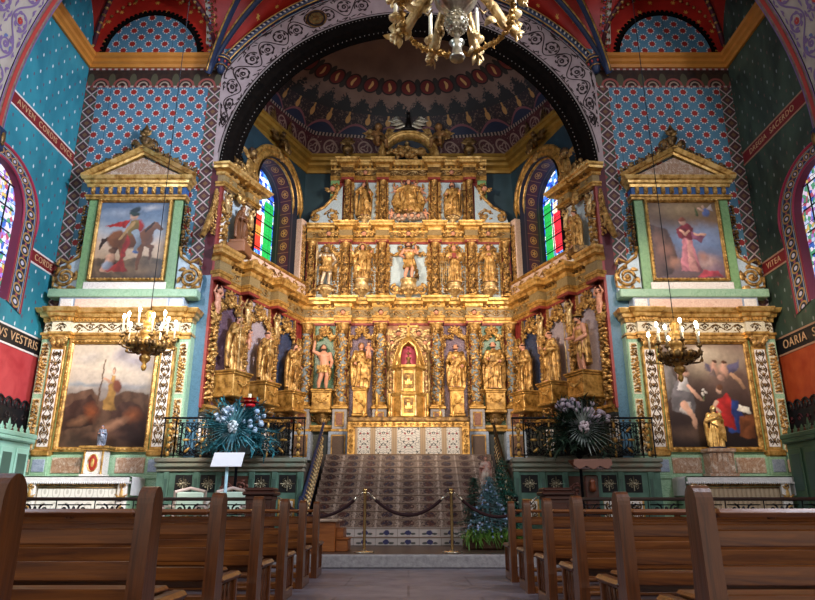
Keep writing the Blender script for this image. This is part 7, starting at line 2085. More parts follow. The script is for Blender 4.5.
# --- rope barrier
post = None
PZ = .199
for x, lab in ((-.71, 'brass barrier post left of the aisle centre'), (.70, 'brass barrier post right of the aisle centre')):
    if post is None:
        post = thing('barrier_post', lab, 'barrier post', (x, 11.2, PZ), 'brass barrier posts')
        mb = MB(T(x, 11.2, PZ)); mb.lathe((0, 0, 0), [(0, 0), (.165, 0), (.165, .012), (.15, .02), (.04, .03), (.03, .05), (0, .05)], 24); mb.build('base_disc', STEEL, post)
        mb = MB(T(x, 11.2, PZ)); mb.lathe((0, 0, 0), [(.024, .03), (.024, .9), (.034, .905), (.034, .925), (.024, .93), (.036, .945), (.04, .965), (.03, .985), (0, .99)], 14); mb.build('pole', BRASS, post)
        for s in (-1, 1):
            mb = MB(T(x, 11.2, PZ)); mb.tube([(s*.03, 0, .915), (s*.06, 0, .925), (s*.075, 0, .91)], .008, 6); mb.build('hook', STEEL, post)
    else: dup(post, (x, 11.2, PZ), lab)
def rope(x0, z0, x1, z1, sag, lab, y=11.2):
    u = np.linspace(0, 1, 28); mid = np.clip(u, 0, 1)
    pts = np.stack([x0+(x1-x0)*u, np.full(28, y), z0+(z1-z0)*u-sag*4*u*(1-u)], 1)
    mb = MB(); mb.tube(pts[2:-2], .026, 8, 0); c = ((x0+x1)/2, y, z0)
    o = mb.build('barrier_rope', VELVET, None); tag(o, lab, 'rope', 'burgundy barrier ropes')
    for i, j in ((0, 3), (-1, -4)):
        mb = MB(); mb.tube([pts[i], pts[j]], [.014, .026], 8); mb.build('end_cap', STEEL, o)
rope(-.635, 1.1, .625, 1.1, .33, 'burgundy rope sagging between the two brass barrier posts')
rope(-2.13, 1.05, -.785, 1.1, .33, 'burgundy rope from the left barrier post towards the wooden podium')
rope(.775, 1.1, 2.1, 1.05, .33, 'burgundy rope from the right barrier post past the small fir trees')

# --- choir screens with iron balustrades, stair railings
for sg, sd in ((-1, 'left'), (1, 'right')):
    t = thing('choir_screen', 'green panelled choir screen with iron-grilled squares on the %s of the stairs' % sd, 'screen', (sg*3.6, 13.68, .2))
    a, b = sorted((sg*2.12, sg*5.05)); y = 13.6
    mb = MB(); mb.box(a, b, y, y+.16, .2, 1.6); mb.bbox(a-.02, b+.02, y-.03, y+.16, .2, .4, .02); mb.build('panelling', GPANEL, t)
    mb = MB(); mb.bbox(a-.02, b+.02, y-.04, y+.18, 1.58, 1.66, .015); mb.bbox(a-.04, b+.04, y-.1, y+.2, 1.66, 1.74, .02); mb.bbox(a-.05, b+.05, y-.12, y+.2, 1.76, 1.85, .02); mb.bbox(a-.02, b+.02, y-.05, y+.2, 1.72, 1.78, .01); mb.build('cornice', plain('screen_cornice', '#7d8f7d', .5, c2='#8a7a68', scale=4) if sg < 0 else bpy.data.materials['screen_cornice'], t)
    for k, xc in enumerate((2.42, 2.95, 3.48, 4.0, 4.5)):
        x = sg*xc
        if k == 2:
            mb = MB(); mb.bbox(x-.3, x+.3, y-.012, y+.02, 1.0, 1.5, .01); p = mb.build('carved_panel', DARKW, t)
            mb = MB(); scrollwork(mb, x-.27, x+.27, 1.1, 1.4, y-.02, .02, 0, False, 3, ratio=.9); mb.build('panel_carving', plain('red_brown_carving', '#7a4a3c', .5) if sg < 0 else bpy.data.materials['red_brown_carving'], p); continue
        mb = MB(); mb.box(x-.17, x+.17, y-.004, y+.01, 1.18, 1.52); p = mb.build('grille_shade_plate', BLACKM, t)  # black plate; the shade behind the grille is put into its colour
        mb = MB(); mb.tube([(x-.14, y-.012, 1.35), (x+.14, y-.012, 1.35)], .012, 4); mb.tube([(x, y-.012, 1.21), (x, y-.012, 1.49)], .012, 4)
        for q in range(4): volute(mb, (x+.07*math.cos(PI/4+q*PI/2), 1.35+.07*math.sin(PI/4+q*PI/2)), .05, q*PI/2, 1 if q % 2 else -1, 1.3, .01, y-.015, n=10)
        mb.ball((x, y-.015, 1.35), .03); mb.build('grille', plain('grey_gilt_iron', '#a39a80', .4, .5) if (sg < 0 and k == 0) else bpy.data.materials['grey_gilt_iron'], p)
        mb = MB(); mb.bbox(x-.17, x+.17, y-.012, y+.01, .62, 1.06, .01, 0); mb.bbox(x-.13, x+.13, y-.018, y, .66, 1.02, .008, 1); p = mb.build('lower_panel', [GOLDS, MWHITE], t)
        mb = MB(); scrollwork(mb, x-.12, x+.12, .68, 1.0, y-.02, .012, 0, True, k, sym=True, ratio=1.4); mb.build('panel_scrolls', GOLDD, p)
    for xc in (2.17, 2.685, 3.14, 3.8, 4.25, 4.85):
        x = sg*xc; mb = MB(); mb.bbox(x-.06, x+.06, y-.03, y+.02, .4, 1.58, .01, 0); mb.bbox(x-.03, x+.03, y-.036, y-.02, .55, 1.45, .005, 1); mb.build('pilaster', [GPANEL, GPANELD], t)
    # iron balustrade
    t = thing('balustrade', 'black iron balustrade with gilt star ornaments on top of the %s choir screen' % sd, 'balustrade', (sg*3.6, y+.05, 1.85))
    z0, z1 = 1.85, 2.68; yb = y+.06
    mb = MB(); mb.bbox(a, b, yb-.035, yb+.035, z1-.04, z1, .012); mb.bbox(a, b, yb-.02, yb+.02, z0+.05, z0+.075, .006); mb.bbox(a, b, yb-.015, yb+.015, z1-.13, z1-.11, .006); mb.build('rails', IRON, t)
    mb = MB()
    for x in np.arange(a+.07, b, .14): mb.ball((x, yb-.01, z1-.075), (.03, .015, .025), n=6, k=4)
    mb.build('gilt_rail_beads', GOLDD, t)
    for (p0, p1, star) in ((2.14, 2.36, 0), (2.36, 3.42, 1), (3.42, 3.66, 0), (3.66, 4.78, 1), (4.78, 5.02, 0)):
        xc, hw = sg*(p0+p1)/2, (p1-p0)/2; zc = (z0+z1-.1)/2
        mb = MB()
        for s in (-1, 1): mb.box(xc+s*hw-.012, xc+s*hw+.012, yb-.012, yb+.012, z0, z1-.03)
        if star:
            for k in range(8): t_ = k*PI/4; r = min(hw, .33)/max(abs(math.cos(t_)), .72); mb.tube([(xc, yb, zc), (xc+r*math.cos(t_)*.95, yb, zc+.33*math.sin(t_)/max(.72, abs(math.sin(t_))))], .009, 4)
            for s in (-1, 1):
                for s2 in (-1, 1): volute(mb, (xc+s*hw*.62, zc+s2*.2), .1, s*s2, s*s2, 1.4, .012, yb, n=14); volute(mb, (xc+s*hw*.28, zc+s2*.26), .06, s*s2, -s*s2, 1.3, .01, yb, n=12)
            mb.tube([(xc+.17*math.cos(q), yb, zc+.17*math.sin(q)) for q in np.linspace(0, 2*PI, 25)[:-1]], .012, 5, closed=True)
            for s in (-1, 1): mb.tube([(xc+s*hw*.8, yb, z0+.06), (xc+s*hw*.8, yb, z1-.12)], .009, 4)
            for xx in np.arange(-hw+.06, hw, .065): mb.tube([(xc+xx, yb+.015, z0+.06), (xc+xx, yb+.015, z1-.12)], .008, 4)
            for r in (.26, .33): mb.tube([(xc+r*1.1*math.cos(q), yb, zc+r*math.sin(q)) for q in np.linspace(0, 2*PI, 29)[:-1]], .012, 5, closed=True)
            for s in (-1, 1):
                for k in range(5): volute(mb, (xc+s*hw*.84, z0+.14+.135*k), .055, k, s, 1.4, .012, yb-.005, n=12)
                for k in range(5): volute(mb, (xc+s*hw*(.1+.16*k), z1-.17), .045, k, s, 1.4, .011, yb-.005, n=10); volute(mb, (xc+s*hw*(.1+.16*k), z0+.12), .045, k, -s, 1.4, .011, yb-.005, n=10)
        else:
            volute(mb, (xc, zc+.2), .08, 0, 1, 1.4, .012, yb, n=14); volute(mb, (xc, zc-.2), .08, PI, -1, 1.4, .012, yb, n=14); mb.tube([(xc, yb, z0+.06), (xc, yb, z1-.1)], .009, 4)
        p = mb.build('iron_panel', IRON, t)
        mb = MB()
        if star:
            mb.ball((xc, yb-.02, zc), (.06, .03, .06))
            for k in range(8):
                t_ = k*PI/4; r = .3 if k % 2 == 0 else .38; c = (xc+r*math.cos(t_)*(1.1 if abs(math.cos(t_)) > .5 else 1), yb-.015, zc+min(.29, r)*math.sin(t_))
                mb.ball(c, (.085, .018, .028), R=RY(-t_), n=6, k=4); mb.ball((xc+.15*math.cos(t_), yb-.015, zc+.15*math.sin(t_)), (.05, .015, .014), R=RY(-t_), n=6, k=4)
        else:
            for dz in (-.28, -.12, .02, .16, .28): mb.ball((xc, yb-.015, zc+dz), (.045, .02, .06), n=8, k=5)
        mb.build('gilt_ornament', GOLDS, p)
    # sloping stair railing
    t = thing('stair_railing', 'sloping iron and gilt railing on the %s edge of the stairs' % sd, 'railing', (sg*2.06, 14.5, .2))
    x = sg*2.06; f = lambda yy: .2+max(0, (yy-13.3))*.64
    ys = np.linspace(13.15, 16.1, 40)
    mb = MB(); mb.tube([(x, yy, f(yy)+.86) for yy in ys], .035, 8); mb.tube([(x, yy, f(yy)+.12) for yy in ys], .018, 6); mb.tube([(x, yy, f(yy)+.7) for yy in ys], .014, 6)
    mb.tube([(x, ys[0]-.2*math.sin(q), f(ys[0])+.62+.24*math.cos(q)) for q in np.linspace(0, 4.5, 14)], [.035, .02], 6)
    mb.bbox(x-.04, x+.04, 13.08, 13.16, .2, 1.1, .01); mb.build('rails', NAVYP if sg < 0 else IRON, t)  # left rails and balusters navy: blue light on the iron put into colour
    for i, yy in enumerate(np.arange(13.3, 16.05, .125)):
        mb = MB(frame((x, yy, f(yy)), (0, 1))); mb.tube([(0, 0, 0), (0, 0, .86)], .012, 5, 0)
        volute(mb, (.06, .28), .06, 0, 1, 1.3, .013, 0, 0, 10); volute(mb, (-.05, .55), .06, PI, 1, 1.3, .013, 0, 0, 10)
        for z in (.2, .4, .58): mb.ball((0, -.01, z), (.028, .03, .05), 1, n=8, k=5); 
        mb.ball((.05, -.01, .78), (.035, .02, .03), 1, n=6, k=4); mb.ball((.06, 0, .28), (.03, .025, .03), 1, n=6, k=4)
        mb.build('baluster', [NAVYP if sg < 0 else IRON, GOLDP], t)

# --- hanging lamps
def small_chandelier(x, y, z, label):
    t = thing('chandelier', label, 'chandelier', (x, y, z)); O = T(x, y, z)
    mb = MB(O); mb.lathe((0, 0, 0), [(0, -.42), (.03, -.4), (.05, -.34), (.03, -.28), (.09, -.22), (.1, -.16), (.06, -.12), (.16, -.06), (.3, .0), (.34, .05), (.3, .09), (.14, .12), (.1, .18), (.13, .24), (.15, .3), (.09, .36), (.1, .42), (.12, .48), (.07, .54), (.08, .6), (.09, .64), (.05, .7), (.0, .72)], 18); mb.build('stem', GOLDS, t)
    mb = MB(O)
    for k in range(16): a = k*PI/8; volute(mb, (0, 0), .0, 0, 1, 1, .0, 0) if False else mb.ball((.3*math.cos(a), .3*math.sin(a), .05), (.06, .06, .07), n=6, k=4)
    for k in range(12): a = k*PI/6; mb.ball((.2*math.cos(a), .2*math.sin(a), -.05), (.05, .05, .05), n=6, k=4); mb.ball((.11*math.cos(a), .11*math.sin(a), .3), (.04, .04, .05), n=6, k=4)
    mb.build('bowl_ornament', GOLDD, t)
    mb = MB(O); mb.tube([(0, 0, .7), (0, 0, 12.2-z)], .008, 5); mb.build('hanging_rod', IRON, t)
    for k in range(10):
        a = k*2*PI/10+.2; R = .46 if k % 2 == 0 else .36; up = .0 if k % 2 == 0 else .12
        mb = MB(O @ RZ(a)); mb.tube([(.16, 0, .0), (.26, 0, -.06), (R-.04, 0, -.04+up), (R+.02, 0, .04+up), (R, 0, .12+up)], [.022, .018, .018, .016, .014], 6); mb.tube([(.2, 0, .06), (.3, 0, .12), (.36, 0, .06)], [.016, .008], 5)
        mb.lathe((R, 0, 0), [(.01, .11+up), (.04, .13+up), (.055, .16+up), (.02, .165+up), (.024, .2+up), (0, .2+up)], 10); mb.ball((R+.01, 0, .0+up), (.035, .03, .035), n=6, k=4)
        ar = mb.build('arm', GOLDD, t)
        mb = MB(O @ RZ(a)); mb.lathe((R, 0, 0), [(.0, .18+up), (.017, .18+up), (.017, .46+up), (0, .462+up)], 10); mb.build('candle', CANDLE, ar)
        mb = MB(O @ RZ(a)); mb.ball((R, 0, .5+up), (.026, .026, .05), n=10, k=8); mb.build('bulb', BULB, ar)
    return t
small_chandelier(-4.72, 11.5, 3.62, 'gilded candle chandelier with lit bulbs hanging before the left side altar')
small_chandelier(4.83, 11.5, 3.42, 'gilded candle chandelier with lit bulbs hanging before the right side altar')
BX, BY, BZ = .62, 7.0, 6.3
t = thing('chandelier', 'large silvery gilt chandelier with scrolling arms and garlands at the top of the picture', 'chandelier', (BX, BY, BZ)); O = T(BX, BY, BZ)
mb = MB(O); mb.lathe((0, 0, 0), [(0, .02), (.09, 0), (.1, .03), (.075, .08), (.06, .16), (.07, .22), (.1, .25), (.07, .28), (.03, .3), (.04, .36), (.03, .4), (0, .4)], 20); mb.build('bell_finial', SILVER, t)
mb = MB(O); mb.lathe((0, 0, 0), [(0, .38), (.05, .4), (.12, .46), (.145, .56), (.13, .66), (.09, .72), (0, .72)], 20)
for j in range(6):
    for k in range(14): a = (k+.5*(j % 2))*2*PI/14; e = -1+.38*j; mb.ball((.145*math.cos(e)*math.cos(a), .145*math.cos(e)*math.sin(a), .56+.16*math.sin(e)), .022, n=6, k=4)
mb.build('knobbed_ball', SILVER, t)
mb = MB(O); n = 72; a = np.linspace(0, 2*PI, n, endpoint=False); G = np.array([[(r*(1+.06*abs(math.sin(9*q)))*math.cos(q), r*(1+.06*abs(math.sin(9*q)))*math.sin(q), z) for r, z in ((.05, .7), (.1, .72), (.2, .8), (.27, .92), (.29, 1.05), (.24, 1.12), (.16, 1.18), (.1, 1.3), (.12, 1.5), (.08, 1.7), (.03, 2.0))] for q in a]); mb.grid(G, cu=True)
for k in range(24): q = k*PI/12; mb.ball((.29*math.cos(q), .29*math.sin(q), 1.08), (.035, .035, .045), n=6, k=4)
mb.build('fluted_bowl', SILVER, t)
mb = MB(O); mb.tube([(0, 0, 1.9), (0, 0, 14.7-BZ)], .02, 6); mb.build('hanging_chain', IRON, t)
rnd = random.Random(8); ends = []
for k in range(8):
    q = k*PI/4+.35; R = 1.0; M = O @ RZ(q) @ Matrix.Scale(.88, 4) @ T(0, 0, .12)
    mb = MB(M)
    mb.tube([(.2, 0, 1.05), (.4, 0, 1.18), (.62, 0, 1.0), (.8, 0, .72), (.98, 0, .66), (1.06, 0, .8), (1.0, 0, .92)], [.07, .065, .075, .08, .07, .055, .04], 8)
    mb.tube([(.45, 0, 1.12), (.55, 0, .92), (.45, 0, .82), (.38, 0, .9)], [.035, .015], 6)
    for j in range(9):
        u = j/8; c = (.5+.5*u, 0, 1.02-.42*math.sin(u*PI*.62)); 
        S = mb.M; mb.M = S @ T(c[0], 0, c[2]) @ RX(rnd.uniform(-.7, .7)) @ RZ(rnd.uniform(-.5, .5)); mb.leaf((0, 0), .2, .11, rnd.uniform(0, 6.28), 0, .05); mb.M = S
    volute(mb, (.86, .74), .1, 0, 1, 1.5, .03, -.02); volute(mb, (.86, .74), .1, 0, 1, 1.5, .03, .03)
    for j in range(6): mb.ball((1.0+.05*math.cos(j), .05*math.sin(j), .58+.03*j), (.05, .05, .045), n=6, k=4)
    mb.lathe((1.0, 0, 0), [(0, .46), (.03, .5), (.02, .56), (.06, .6), (.05, .68)], 8)
    mb.lathe((1.0, 0, 0), [(.02, .9), (.09, .94), (.11, .98), (.04, .99), (.045, 1.06), (0, 1.06)], 12)
    ar = mb.build('arm', GOLDP, t)
    mb = MB(M); mb.lathe((1.0, 0, 0), [(0, 1.04), (.03, 1.04), (.03, 1.5), (0, 1.5)], 10); mb.build('candle', CANDLE, ar)
    mb = MB(M); mb.ball((1.0, 0, 1.55), (.025, .025, .06)); mb.build('bulb', plain('unlit_bulb', '#d8d4c8', .2) if k == 0 else bpy.data.materials['unlit_bulb'], ar)
    ends.append(np.array(M @ Vector((.86, 0, .66))))
for k in range(8):
    a_, b_ = ends[k], ends[(k+1) % 8]; mb = MB()
    for j in range(15):
        u = j/14; p = a_+(b_-a_)*u; p[2] -= .07*4*u*(1-u)
        mb.ball(p+np.array((rnd.uniform(-.02, .02), rnd.uniform(-.02, .02), 0)), (.038, .038, .034), n=6, k=4)
        S = mb.M; mb.M = T(*p) @ RZ(rnd.uniform(0, 6)) ; mb.leaf((0, 0), .09, .05, rnd.uniform(0, 6.28), 0, .03); mb.M = S
    mb.build('garland', GOLDS, t)

# --- flowers and small firs
def blade(mb, p, d, L, w, m=0, droop=.3):
    d = np.array(d, float); d /= np.linalg.norm(d); s = np.cross(d, (0, 0, 1.)); s /= np.linalg.norm(s)+1e-9
    u = np.linspace(0, 1, 6); c = np.array(p)+d*L*u[:, None]+np.array((0, 0, -droop*L))*(u[:, None]**2); h = w*np.sin(PI*(u*.9+.05))[:, None]/2
    nrm = np.cross(s, d)
    mb.grid(np.stack([c-s*h, c+nrm*h*.35, c+s*h], 1), m)
def bouquet(x, y, z, lab, cols, seed, bright):
    rnd = random.Random(seed)
    t = thing('flower_arrangement', lab, 'flowers', (x, y, z)); O = T(x, y, z) @ Matrix.Scale(1.45, 4)
    gm = plain('fir_greenery_%d' % seed, cols[0], .6, c2=cols[1], scale=9)
    mb = MB(O); mb.lathe((0, 0, 0), [(0, 0), (.16, 0), (.2, .12), (.22, .26), (.2, .26), (0, .2)], 16); mb.build('container', BLACKM if not bright else plain('grey_vase', '#8d99a0', .4), t)
    mb = MB(O)
    for k in range(150):
        a = rnd.uniform(0, 2*PI); e = rnd.uniform(-.5, 1.2); d = np.array((math.cos(e)*math.cos(a), math.cos(e)*math.sin(a)*.6-.15, math.sin(e))); L = rnd.uniform(.3, .62)
        p0 = np.array((0, 0, .28)); p1 = p0+d*L+np.array((0, 0, -.12*L)); mb.tube([p0, (p0+p1)/2+np.array((0, 0, .03)), p1], [.008, .004], 4)
        for j in range(7):
            u = .3+.1*j; q = p0+(p1-p0)*u
            for s in (-1, 1): blade(mb, q, d*.7+np.array((rnd.uniform(-.8, .8), rnd.uniform(-.6, .6), rnd.uniform(-.4, .7))), rnd.uniform(.08, .17), .022)
    mb.build('foliage', gm, t)
    mb = MB(O)
    for k in range(34):
        a = 2*PI*k/34; d = (math.cos(a), -.45, math.sin(a)*.9+.1); blade(mb, (0, -.28, .3), d, rnd.uniform(.3, .5) if a < 2.2 or a > 5.5 else rnd.uniform(.2, .36), .03, 0, .15)
    mb.build('palm_fan', plain('pale_palm_%d' % seed, cols[2], .5, c2=cols[0], scale=5), t)
    mb = MB(O)
    for k in range(40): a = rnd.uniform(0, 6.28); e = rnd.uniform(-1.3, 1.3); mb.ball((.055*math.cos(e)*math.cos(a), -.34+.055*math.cos(e)*math.sin(a), .32+.07*math.sin(e)), .022, n=6, k=4)
    mb.build('white_bloom', plain('pale_bloom_%d' % seed, cols[3], .6), t)
    mb = MB(O)
    for (cx, cz, R, n) in cols[5]:
        for k in range(n):
            a = rnd.uniform(0, 6.28); r = R*math.sqrt(rnd.random()); mb.ball((cx+r*math.cos(a), -.1+rnd.uniform(-.12, .12), cz+r*.5*math.sin(a)), (.04, .04, .035), n=6, k=4)
    mb.build('blossoms', plain('blossoms_%d' % seed, cols[4], .6, c2=cols[3], scale=14), t)
    return t
b1 = bouquet(-3.35, 13.15, 1.9, 'blue-green fir and palm flower arrangement before the left balustrade', ['#1c5a68', '#3a8a94', '#86c4cc', '#d8e4e8', '#8fb4e0', [(-.12, .56, .09, 22), (-.22, .46, .1, 18), (.1, .42, .3, 22)]], 21, True)
bouquet(3.35, 13.15, 1.9, 'dark fir and palm flower arrangement with pale blossoms before the right balustrade', ['#152a20', '#2f4a34', '#a8b4ac', '#cfc0c4', '#8f7f96', [(-.12, .64, .15, 44), (.05, .5, .34, 40), (.3, .48, .2, 20)]], 22, False)
for sg in (-1, 1):   # stands carrying the arrangements
    mb = MB(T(sg*3.35, 13.15, .2)); mb.lathe((0, 0, 0), [(0, 0), (.2, 0), (.2, .03), (.04, .06), (.03, .1), (.03, 1.6), (.1, 1.66), (.18, 1.68), (.18, 1.7), (0, 1.7)], 14)
    o = mb.build('flower_stand', IRON, None, origin=(sg*3.35, 13.15, .2)); tag(o, 'slender dark stand under the flower arrangement on the %s' % ('left' if sg < 0 else 'right'), 'stand')
mb = MB(T(-3.14, 12.95, 2.84))
for k in range(16): a = k*2*PI/16; blade(mb, (0, 0, .02), (math.cos(a), math.sin(a), .15), .2, .12, 0, .1); blade(mb, (0, 0, .06), (math.cos(a+.2), math.sin(a+.2), .5), .15, .1, 0, .1)
mb.ball((0, 0, -.02), (.12, .12, .06)); o = mb.build('poinsettia', plain('vivid_red_petals', '#d0121f', .55), None); tag(o, 'vivid red flower with a white candle on top of the left arrangement', 'flower')
mb = MB(T(-3.14, 12.95, 2.84)); mb.lathe((0, 0, 0), [(0, .04), (.035, .04), (.035, .2), (0, .205)], 12); mb.build('white_candle', CANDLE, o)
def fir(x, y, z, H, R, lab, c1, c2, orn, seed):
    rnd = random.Random(seed); t = thing('fir_tree', lab, 'tree', (x, y, z), 'small decorated firs by the stairs'); O = T(x, y, z)
    mb = MB(O); mb.tube([(0, 0, 0), (0, 0, H*.95)], [.03, .006], 7); mb.build('trunk', DARKW, t)
    mb = MB(O)
    for k in range(230):
        u = rnd.random()**.8; zz = H*(.1+.88*u); L = R*(1-u)*rnd.uniform(.75, 1.1)+.03; a = k*2.4; d = np.array((math.cos(a), math.sin(a), -.15))
        p0 = np.array((0, 0, zz)); p1 = p0+d*L; mb.tube([p0, p1], [.006, .003], 4)
        for j in range(int(6+8*L/R)):
            q = p0+(p1-p0)*rnd.uniform(.25, 1); blade(mb, q, d+np.array((rnd.uniform(-1, 1), rnd.uniform(-1, 1), rnd.uniform(-.4, .5))), rnd.uniform(.05, .1), .014, 0, .1)
    mb.build('branches', plain('fir_needles_%d' % seed, c1, .6, c2=c2, scale=9), t)
    mb = MB(O)
    for k in range(orn[1]):
        u = rnd.random()**1.1; a = rnd.uniform(0, 6.28); r = R*(1-u)*.95; mb.ball((r*math.cos(a), r*math.sin(a), H*(.1+.86*u)-.02), rnd.uniform(.012, .024), n=6, k=4)
    mb.build('ornaments', plain('fir_ornaments_%d' % seed, orn[0], .3, c2=orn[2], scale=30), t)
fir(1.75, 12.7, .3, 1.5, .5, 'tallest green fir, touching the railing right of the stairs', '#1f5a4a', '#2f7a68', ('#8fb8c0', 40, '#b8a070'), 1)
fir(1.45, 12.3, .3, 1.15, .5, 'frosted fir with pale and blue ornaments in front of the tallest fir', '#2a6a70', '#7fa0a4', ('#c8d4e0', 130, '#3a7ac0'), 2)
fir(1.22, 12.72, .3, 1.15, .36, 'small dark fir on the stair side, left of the other firs', '#1d4034', '#4a6a58', ('#b09a90', 60, '#8a5a50'), 3)
mb = MB(); rnd = random.Random(3)
for k in range(420):
    x, yy = rnd.uniform(1.0, 2.15), rnd.uniform(11.95, 12.3); blade(mb, (x, yy, .42+rnd.uniform(-.05, .1)), (rnd.uniform(-.5, .5), -rnd.uniform(.2, 1), rnd.uniform(-.2, .8)), rnd.uniform(.15, .3), .022, 0, .6)
o = mb.build('fern_border', plain('fresh_green_fronds', '#3f6a24', .5, c2='#6a9438', scale=6), None, base=True); tag(o, 'fresh green fern fronds hanging along the foot of the firs', 'fern', kind='stuff')
mb = MB(); mb.bbox(1.0, 2.1, 12.05, 12.95, .2, .34, .02); mb.bbox(1.25, 1.6, 11.92, 12.1, .2, .4, .03)
o = mb.build('planter', plain('brown_wicker', '#5a3a24', .7, c2='#432a18', scale=30), None, base=True); tag(o, 'low brown wicker planter holding the small firs', 'planter')
statue('small pale and red statuette on a thin column between firs and stairs', Matrix.Identity(4), 1.5, 13.16, 1.32, .52, 0, [plain('pale_painted_robe', '#c9bfae', .5, c2='#a04a3c', scale=7), FLESH, HAIRM, GOLDD], style='robe', seed=71, hair='veil')
mb = MB(); mb.lathe((1.5, 13.16, 0), [(0, .2), (.12, .2), (.12, .26), (.05, .3), (.045, 1.2), (.1, 1.26), (.12, 1.32), (0, 1.32)], 14); o = mb.build('column_stand', plain('grey_column', '#8f8a84', .5), None, base=True); tag(o, 'thin grey column under the small pale statuette by the stairs', 'column')

# --- lecterns, chairs, confessionals
t = thing('lectern', 'slim lectern with a white tilted board before the left choir screen', 'lectern', (-3.3, 12.3, .2))
mb = MB(); mb.lathe((-3.3, 12.3, 0), [(0, .2), (.22, .2), (.22, .23), (.04, .25), (.03, .3), (.03, 1.7), (0, 1.72)], 16); mb.build('pole', plain('pale_blue_acrylic', '#a8d0dc', .15), t)
mb = MB(T(-3.3, 12.3, 1.72) @ RX(.9)); mb.bbox(-.28, .28, -.17, .17, 0, .02, .006); mb.build('board', plain('white_board', '#f4f6fa', .5), t)
t = thing('lectern', 'dark wooden lectern with a broad pinkish-brown top before the right choir screen', 'lectern', (3.3, 12.3, .2))
mb = MB(); mb.bbox(3.08, 3.52, 12.15, 12.5, .2, .3, .02); mb.bbox(3.18, 3.42, 12.25, 12.42, .3, 1.45, .02); mb.build('stand', DARKW, t)
mb = MB(); P = [(2.95, 1.62), (3.05, 1.55), (3.18, 1.6), (3.3, 1.54), (3.42, 1.6), (3.55, 1.55), (3.65, 1.62), (3.63, 1.72), (2.97, 1.72)]; mb.prism(P[::-1], 12.06, 12.1); mb.build('scalloped_front', plain('pinkish_brown_wood', '#8a6050', .45), t)
mb = MB(T(3.3, 12.3, 1.62) @ RX(.35)); mb.bbox(-.34, .34, -.24, .26, 0, .03, .01); mb.build('top', DARKW, t)
mb = MB(T(3.3, 12.2, 1.15) @ Matrix.Scale(.8, 4)); mb.lathe((0, 0, 0), [(0, 0), (.06, .02), (.08, .1), (.05, .2), (.07, .24), (.0, .3)], 10); mb.build('ornament', plain('orange_brown_ornament', '#7a4024', .4), t)
def chair(x, y, lab):
    t = thing('armchair', lab, 'chair', (x, y, .2), 'sanctuary armchairs'); O = T(x, y, .2)
    fm = plain('white_pink_frame', '#d8c0b4', .5) if 'white_pink_frame' not in bpy.data.materials else bpy.data.materials['white_pink_frame']; cu = plain('pale_green_cushion', '#cfe4d0', .7) if 'pale_green_cushion' not in bpy.data.materials else bpy.data.materials['pale_green_cushion']
    for sx in (-1, 1):
        for sy in (-1, 1):
            mb = MB(O); mb.tube([(sx*.3, sy*.26, 0), (sx*.28, sy*.26, .25), (sx*.3, sy*.26, .68 if sy < 0 else 1.0)], [.026, .03, .024], 8); mb.build('leg', fm, t)
        mb = MB(O); mb.tube([(sx*.3, .26, .7), (sx*.33, 0, .72), (sx*.31, -.27, .7)], .03, 8); mb.build('armrest', fm, t)
    mb = MB(O); mb.bbox(-.3, .3, -.28, .26, .42, .53, .04); mb.build('seat', cu, t)
    mb = MB(O); mb.bbox(-.26, .26, .24, .29, .55, .98, .03); mb.build('backrest', cu, t)
    mb = MB(O); mb.tube([(-.3, .27, .98), (0, .27, 1.05), (.3, .27, .98)], .03, 8); mb.build('crest_rail', fm, t)
chair(-4.2, 12.9, 'pale armchair before the green screen, nearer the left side altar'); chair(-3.35, 12.75, 'pale armchair before the green screen, behind the white lectern')
for sg, lab in ((-1, 'mint green confessional with cresting against the left side wall'), (1, 'dark green confessional with cresting against the right side wall')):
    t = thing('confessional', lab, 'confessional', (sg*7.95, 12.7, 0)); gm = plain('confessional_green_%d' % (sg+1), '#8fbfae' if sg < 0 else '#4a6a50', .5)
    a, b = sorted((sg*7.62, sg*8.33)); mb = MB(); mb.bbox(a, b, 11.9, 13.5, 0, 2.2, .02); mb.build('case', gm, t)
    mb = MB(); a2, b2 = sorted((sg*7.54, sg*8.33)); mb.bbox(a2, b2, 11.82, 13.56, 2.2, 2.3, .02); mb.bbox(a2, b2, 11.86, 13.52, 2.12, 2.2, .02); mb.build('cornice', gm, t)
    mb = MB(frame((sg*7.66, 12.7, 0), (0, 1 if sg < 0 else -1)))
    for k in range(-3, 4): acanthus(mb, k*.22, 2.3, .2, .16+(.1 if k == 0 else 0), 0, 0, .02)
    mb.build('cresting', gm, t)
    xx = sg*7.61
    for k, yy in enumerate((12.2, 12.7, 13.2)):
        a3, b3 = sorted((xx, xx-sg*.02)); mb = MB(); mb.bbox(a3, b3, yy-.2, yy+.2, .3, 2.0, .01); p = mb.build('door', gm, t); mb = MB(); a4, b4 = sorted((xx-sg*.02, xx-sg*.03)); mb.bbox(a4, b4, yy-.15, yy+.15, 1.2, 1.9, .008); mb.bbox(a4, b4, yy-.15, yy+.15, .4, 1.1, .008); mb.build('door_panel', GPANELD, p)
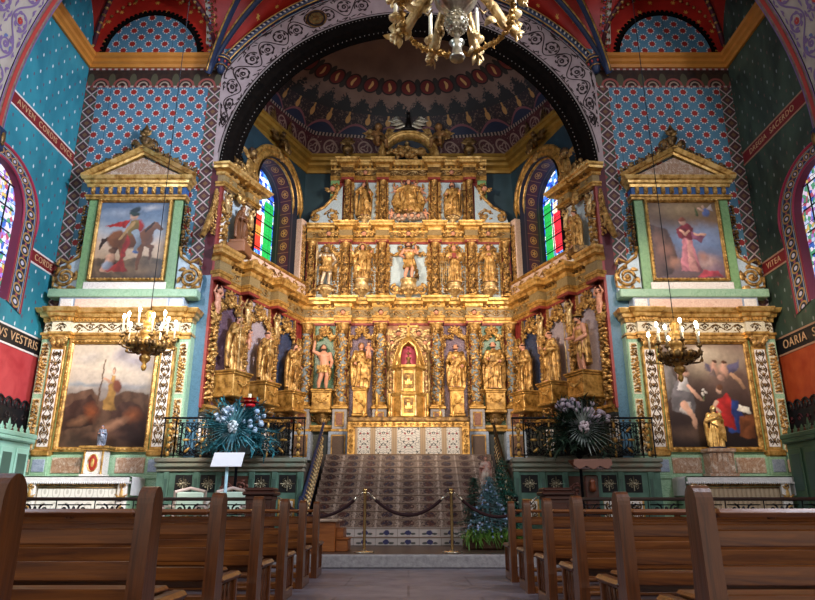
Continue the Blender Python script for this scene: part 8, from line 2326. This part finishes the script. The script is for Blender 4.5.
# ================================================================== CAMERA AND LIGHT
cam = bpy.data.cameras.new('camera'); co = bpy.data.objects.new('camera', cam); COL.objects.link(co)
co.location = (0, 0, EYE); co.rotation_euler = (math.radians(90+17.75), 0, 0)
cam.sensor_width = 36; cam.lens = 656/815*36; cam.shift_x = -1/815; cam.clip_end = 100; cam.clip_start = .05
scene.camera = co
w = bpy.data.worlds.new('world'); scene.world = w; w.use_nodes = True
bg = w.node_tree.nodes['Background']; bg.inputs[0].default_value = (*lin('#e0d6ca'), 1); bg.inputs[1].default_value = .7
def spot(name, loc, to, power, col, size=60, blend=.6, r=.25):
    l = bpy.data.lights.new(name, 'SPOT'); l.energy = power; l.color = lin(col); l.spot_size = math.radians(size); l.spot_blend = blend; l.shadow_soft_size = r
    o = bpy.data.objects.new(name, l); COL.objects.link(o); o.location = loc
    o.rotation_euler = (Vector(to)-Vector(loc)).to_track_quat('-Z', 'Y').to_euler(); return o
def area(name, loc, to, power, col, sx, sy):
    l = bpy.data.lights.new(name, 'AREA'); l.shape = 'RECTANGLE'; l.size = sx; l.size_y = sy; l.energy = power; l.color = lin(col)
    o = bpy.data.objects.new(name, l); COL.objects.link(o); o.location = loc
    o.rotation_euler = (Vector(to)-Vector(loc)).to_track_quat('-Z', 'Y').to_euler(); return o
# warm floodlights of the nave on the altarpiece
spot('altar_spot', (-5.5, 7.5, 7.6), (1.2, 18, 6.5), 2850, '#ffe6c8', 46)
spot('altar_spot', (5.5, 7.5, 7.6), (-1.2, 18, 6.5), 2750, '#ffe4c2', 46)
spot('altar_spot', (0, 9.0, 3.2), (0, 18.0, 5.2), 750, '#ffe6c8', 60)
# daylight from the high nave windows on the right, reaching the left side
spot('nave_window_light', (8.0, 5.0, 9.5), (-7.4, 14.0, 6.6), 8500, '#e4ecff', 54, .9, 1.0)
area('nave_window_light', (8.2, 1.5, 10.0), (-2, 9, 1.0), 700, '#eef0ff', 2.2, 3.5)
area('nave_window_light', (-8.2, 5.0, 9.5), (7, 13.5, 6.5), 420, '#dbe8ff', 2.2, 3.5)
spot('window_sunbeam', (8.1, 6.5, 8.5), (-4.0, 13.4, 1.4), 2600, '#e6f0ff', 22, .8, .5)
spot('left_altar_fill_spot', (-3.4, 8.0, 6.8), (-6.4, 14.2, 2.8), 1900, '#fff4ea', 50)  # added fill spot, brightens the dim wall and altar on the left
spot('right_altar_fill_spot', (3.4, 8.0, 6.8), (6.6, 14.4, 4.6), 1100, '#ffe6cc', 46)  # added fill spot for the right side altar
vs = scene.view_settings; vs.view_transform = 'Standard'; vs.look = 'None'; vs.exposure = .55; vs.gamma = 1; vs.use_curve_mapping = False
scene.cycles.use_denoising = True
try: scene.cycles.denoiser = 'OPENIMAGEDENOISE'
except Exception: pass
scene.cycles.max_bounces = 6; scene.cycles.sample_clamp_indirect = 6
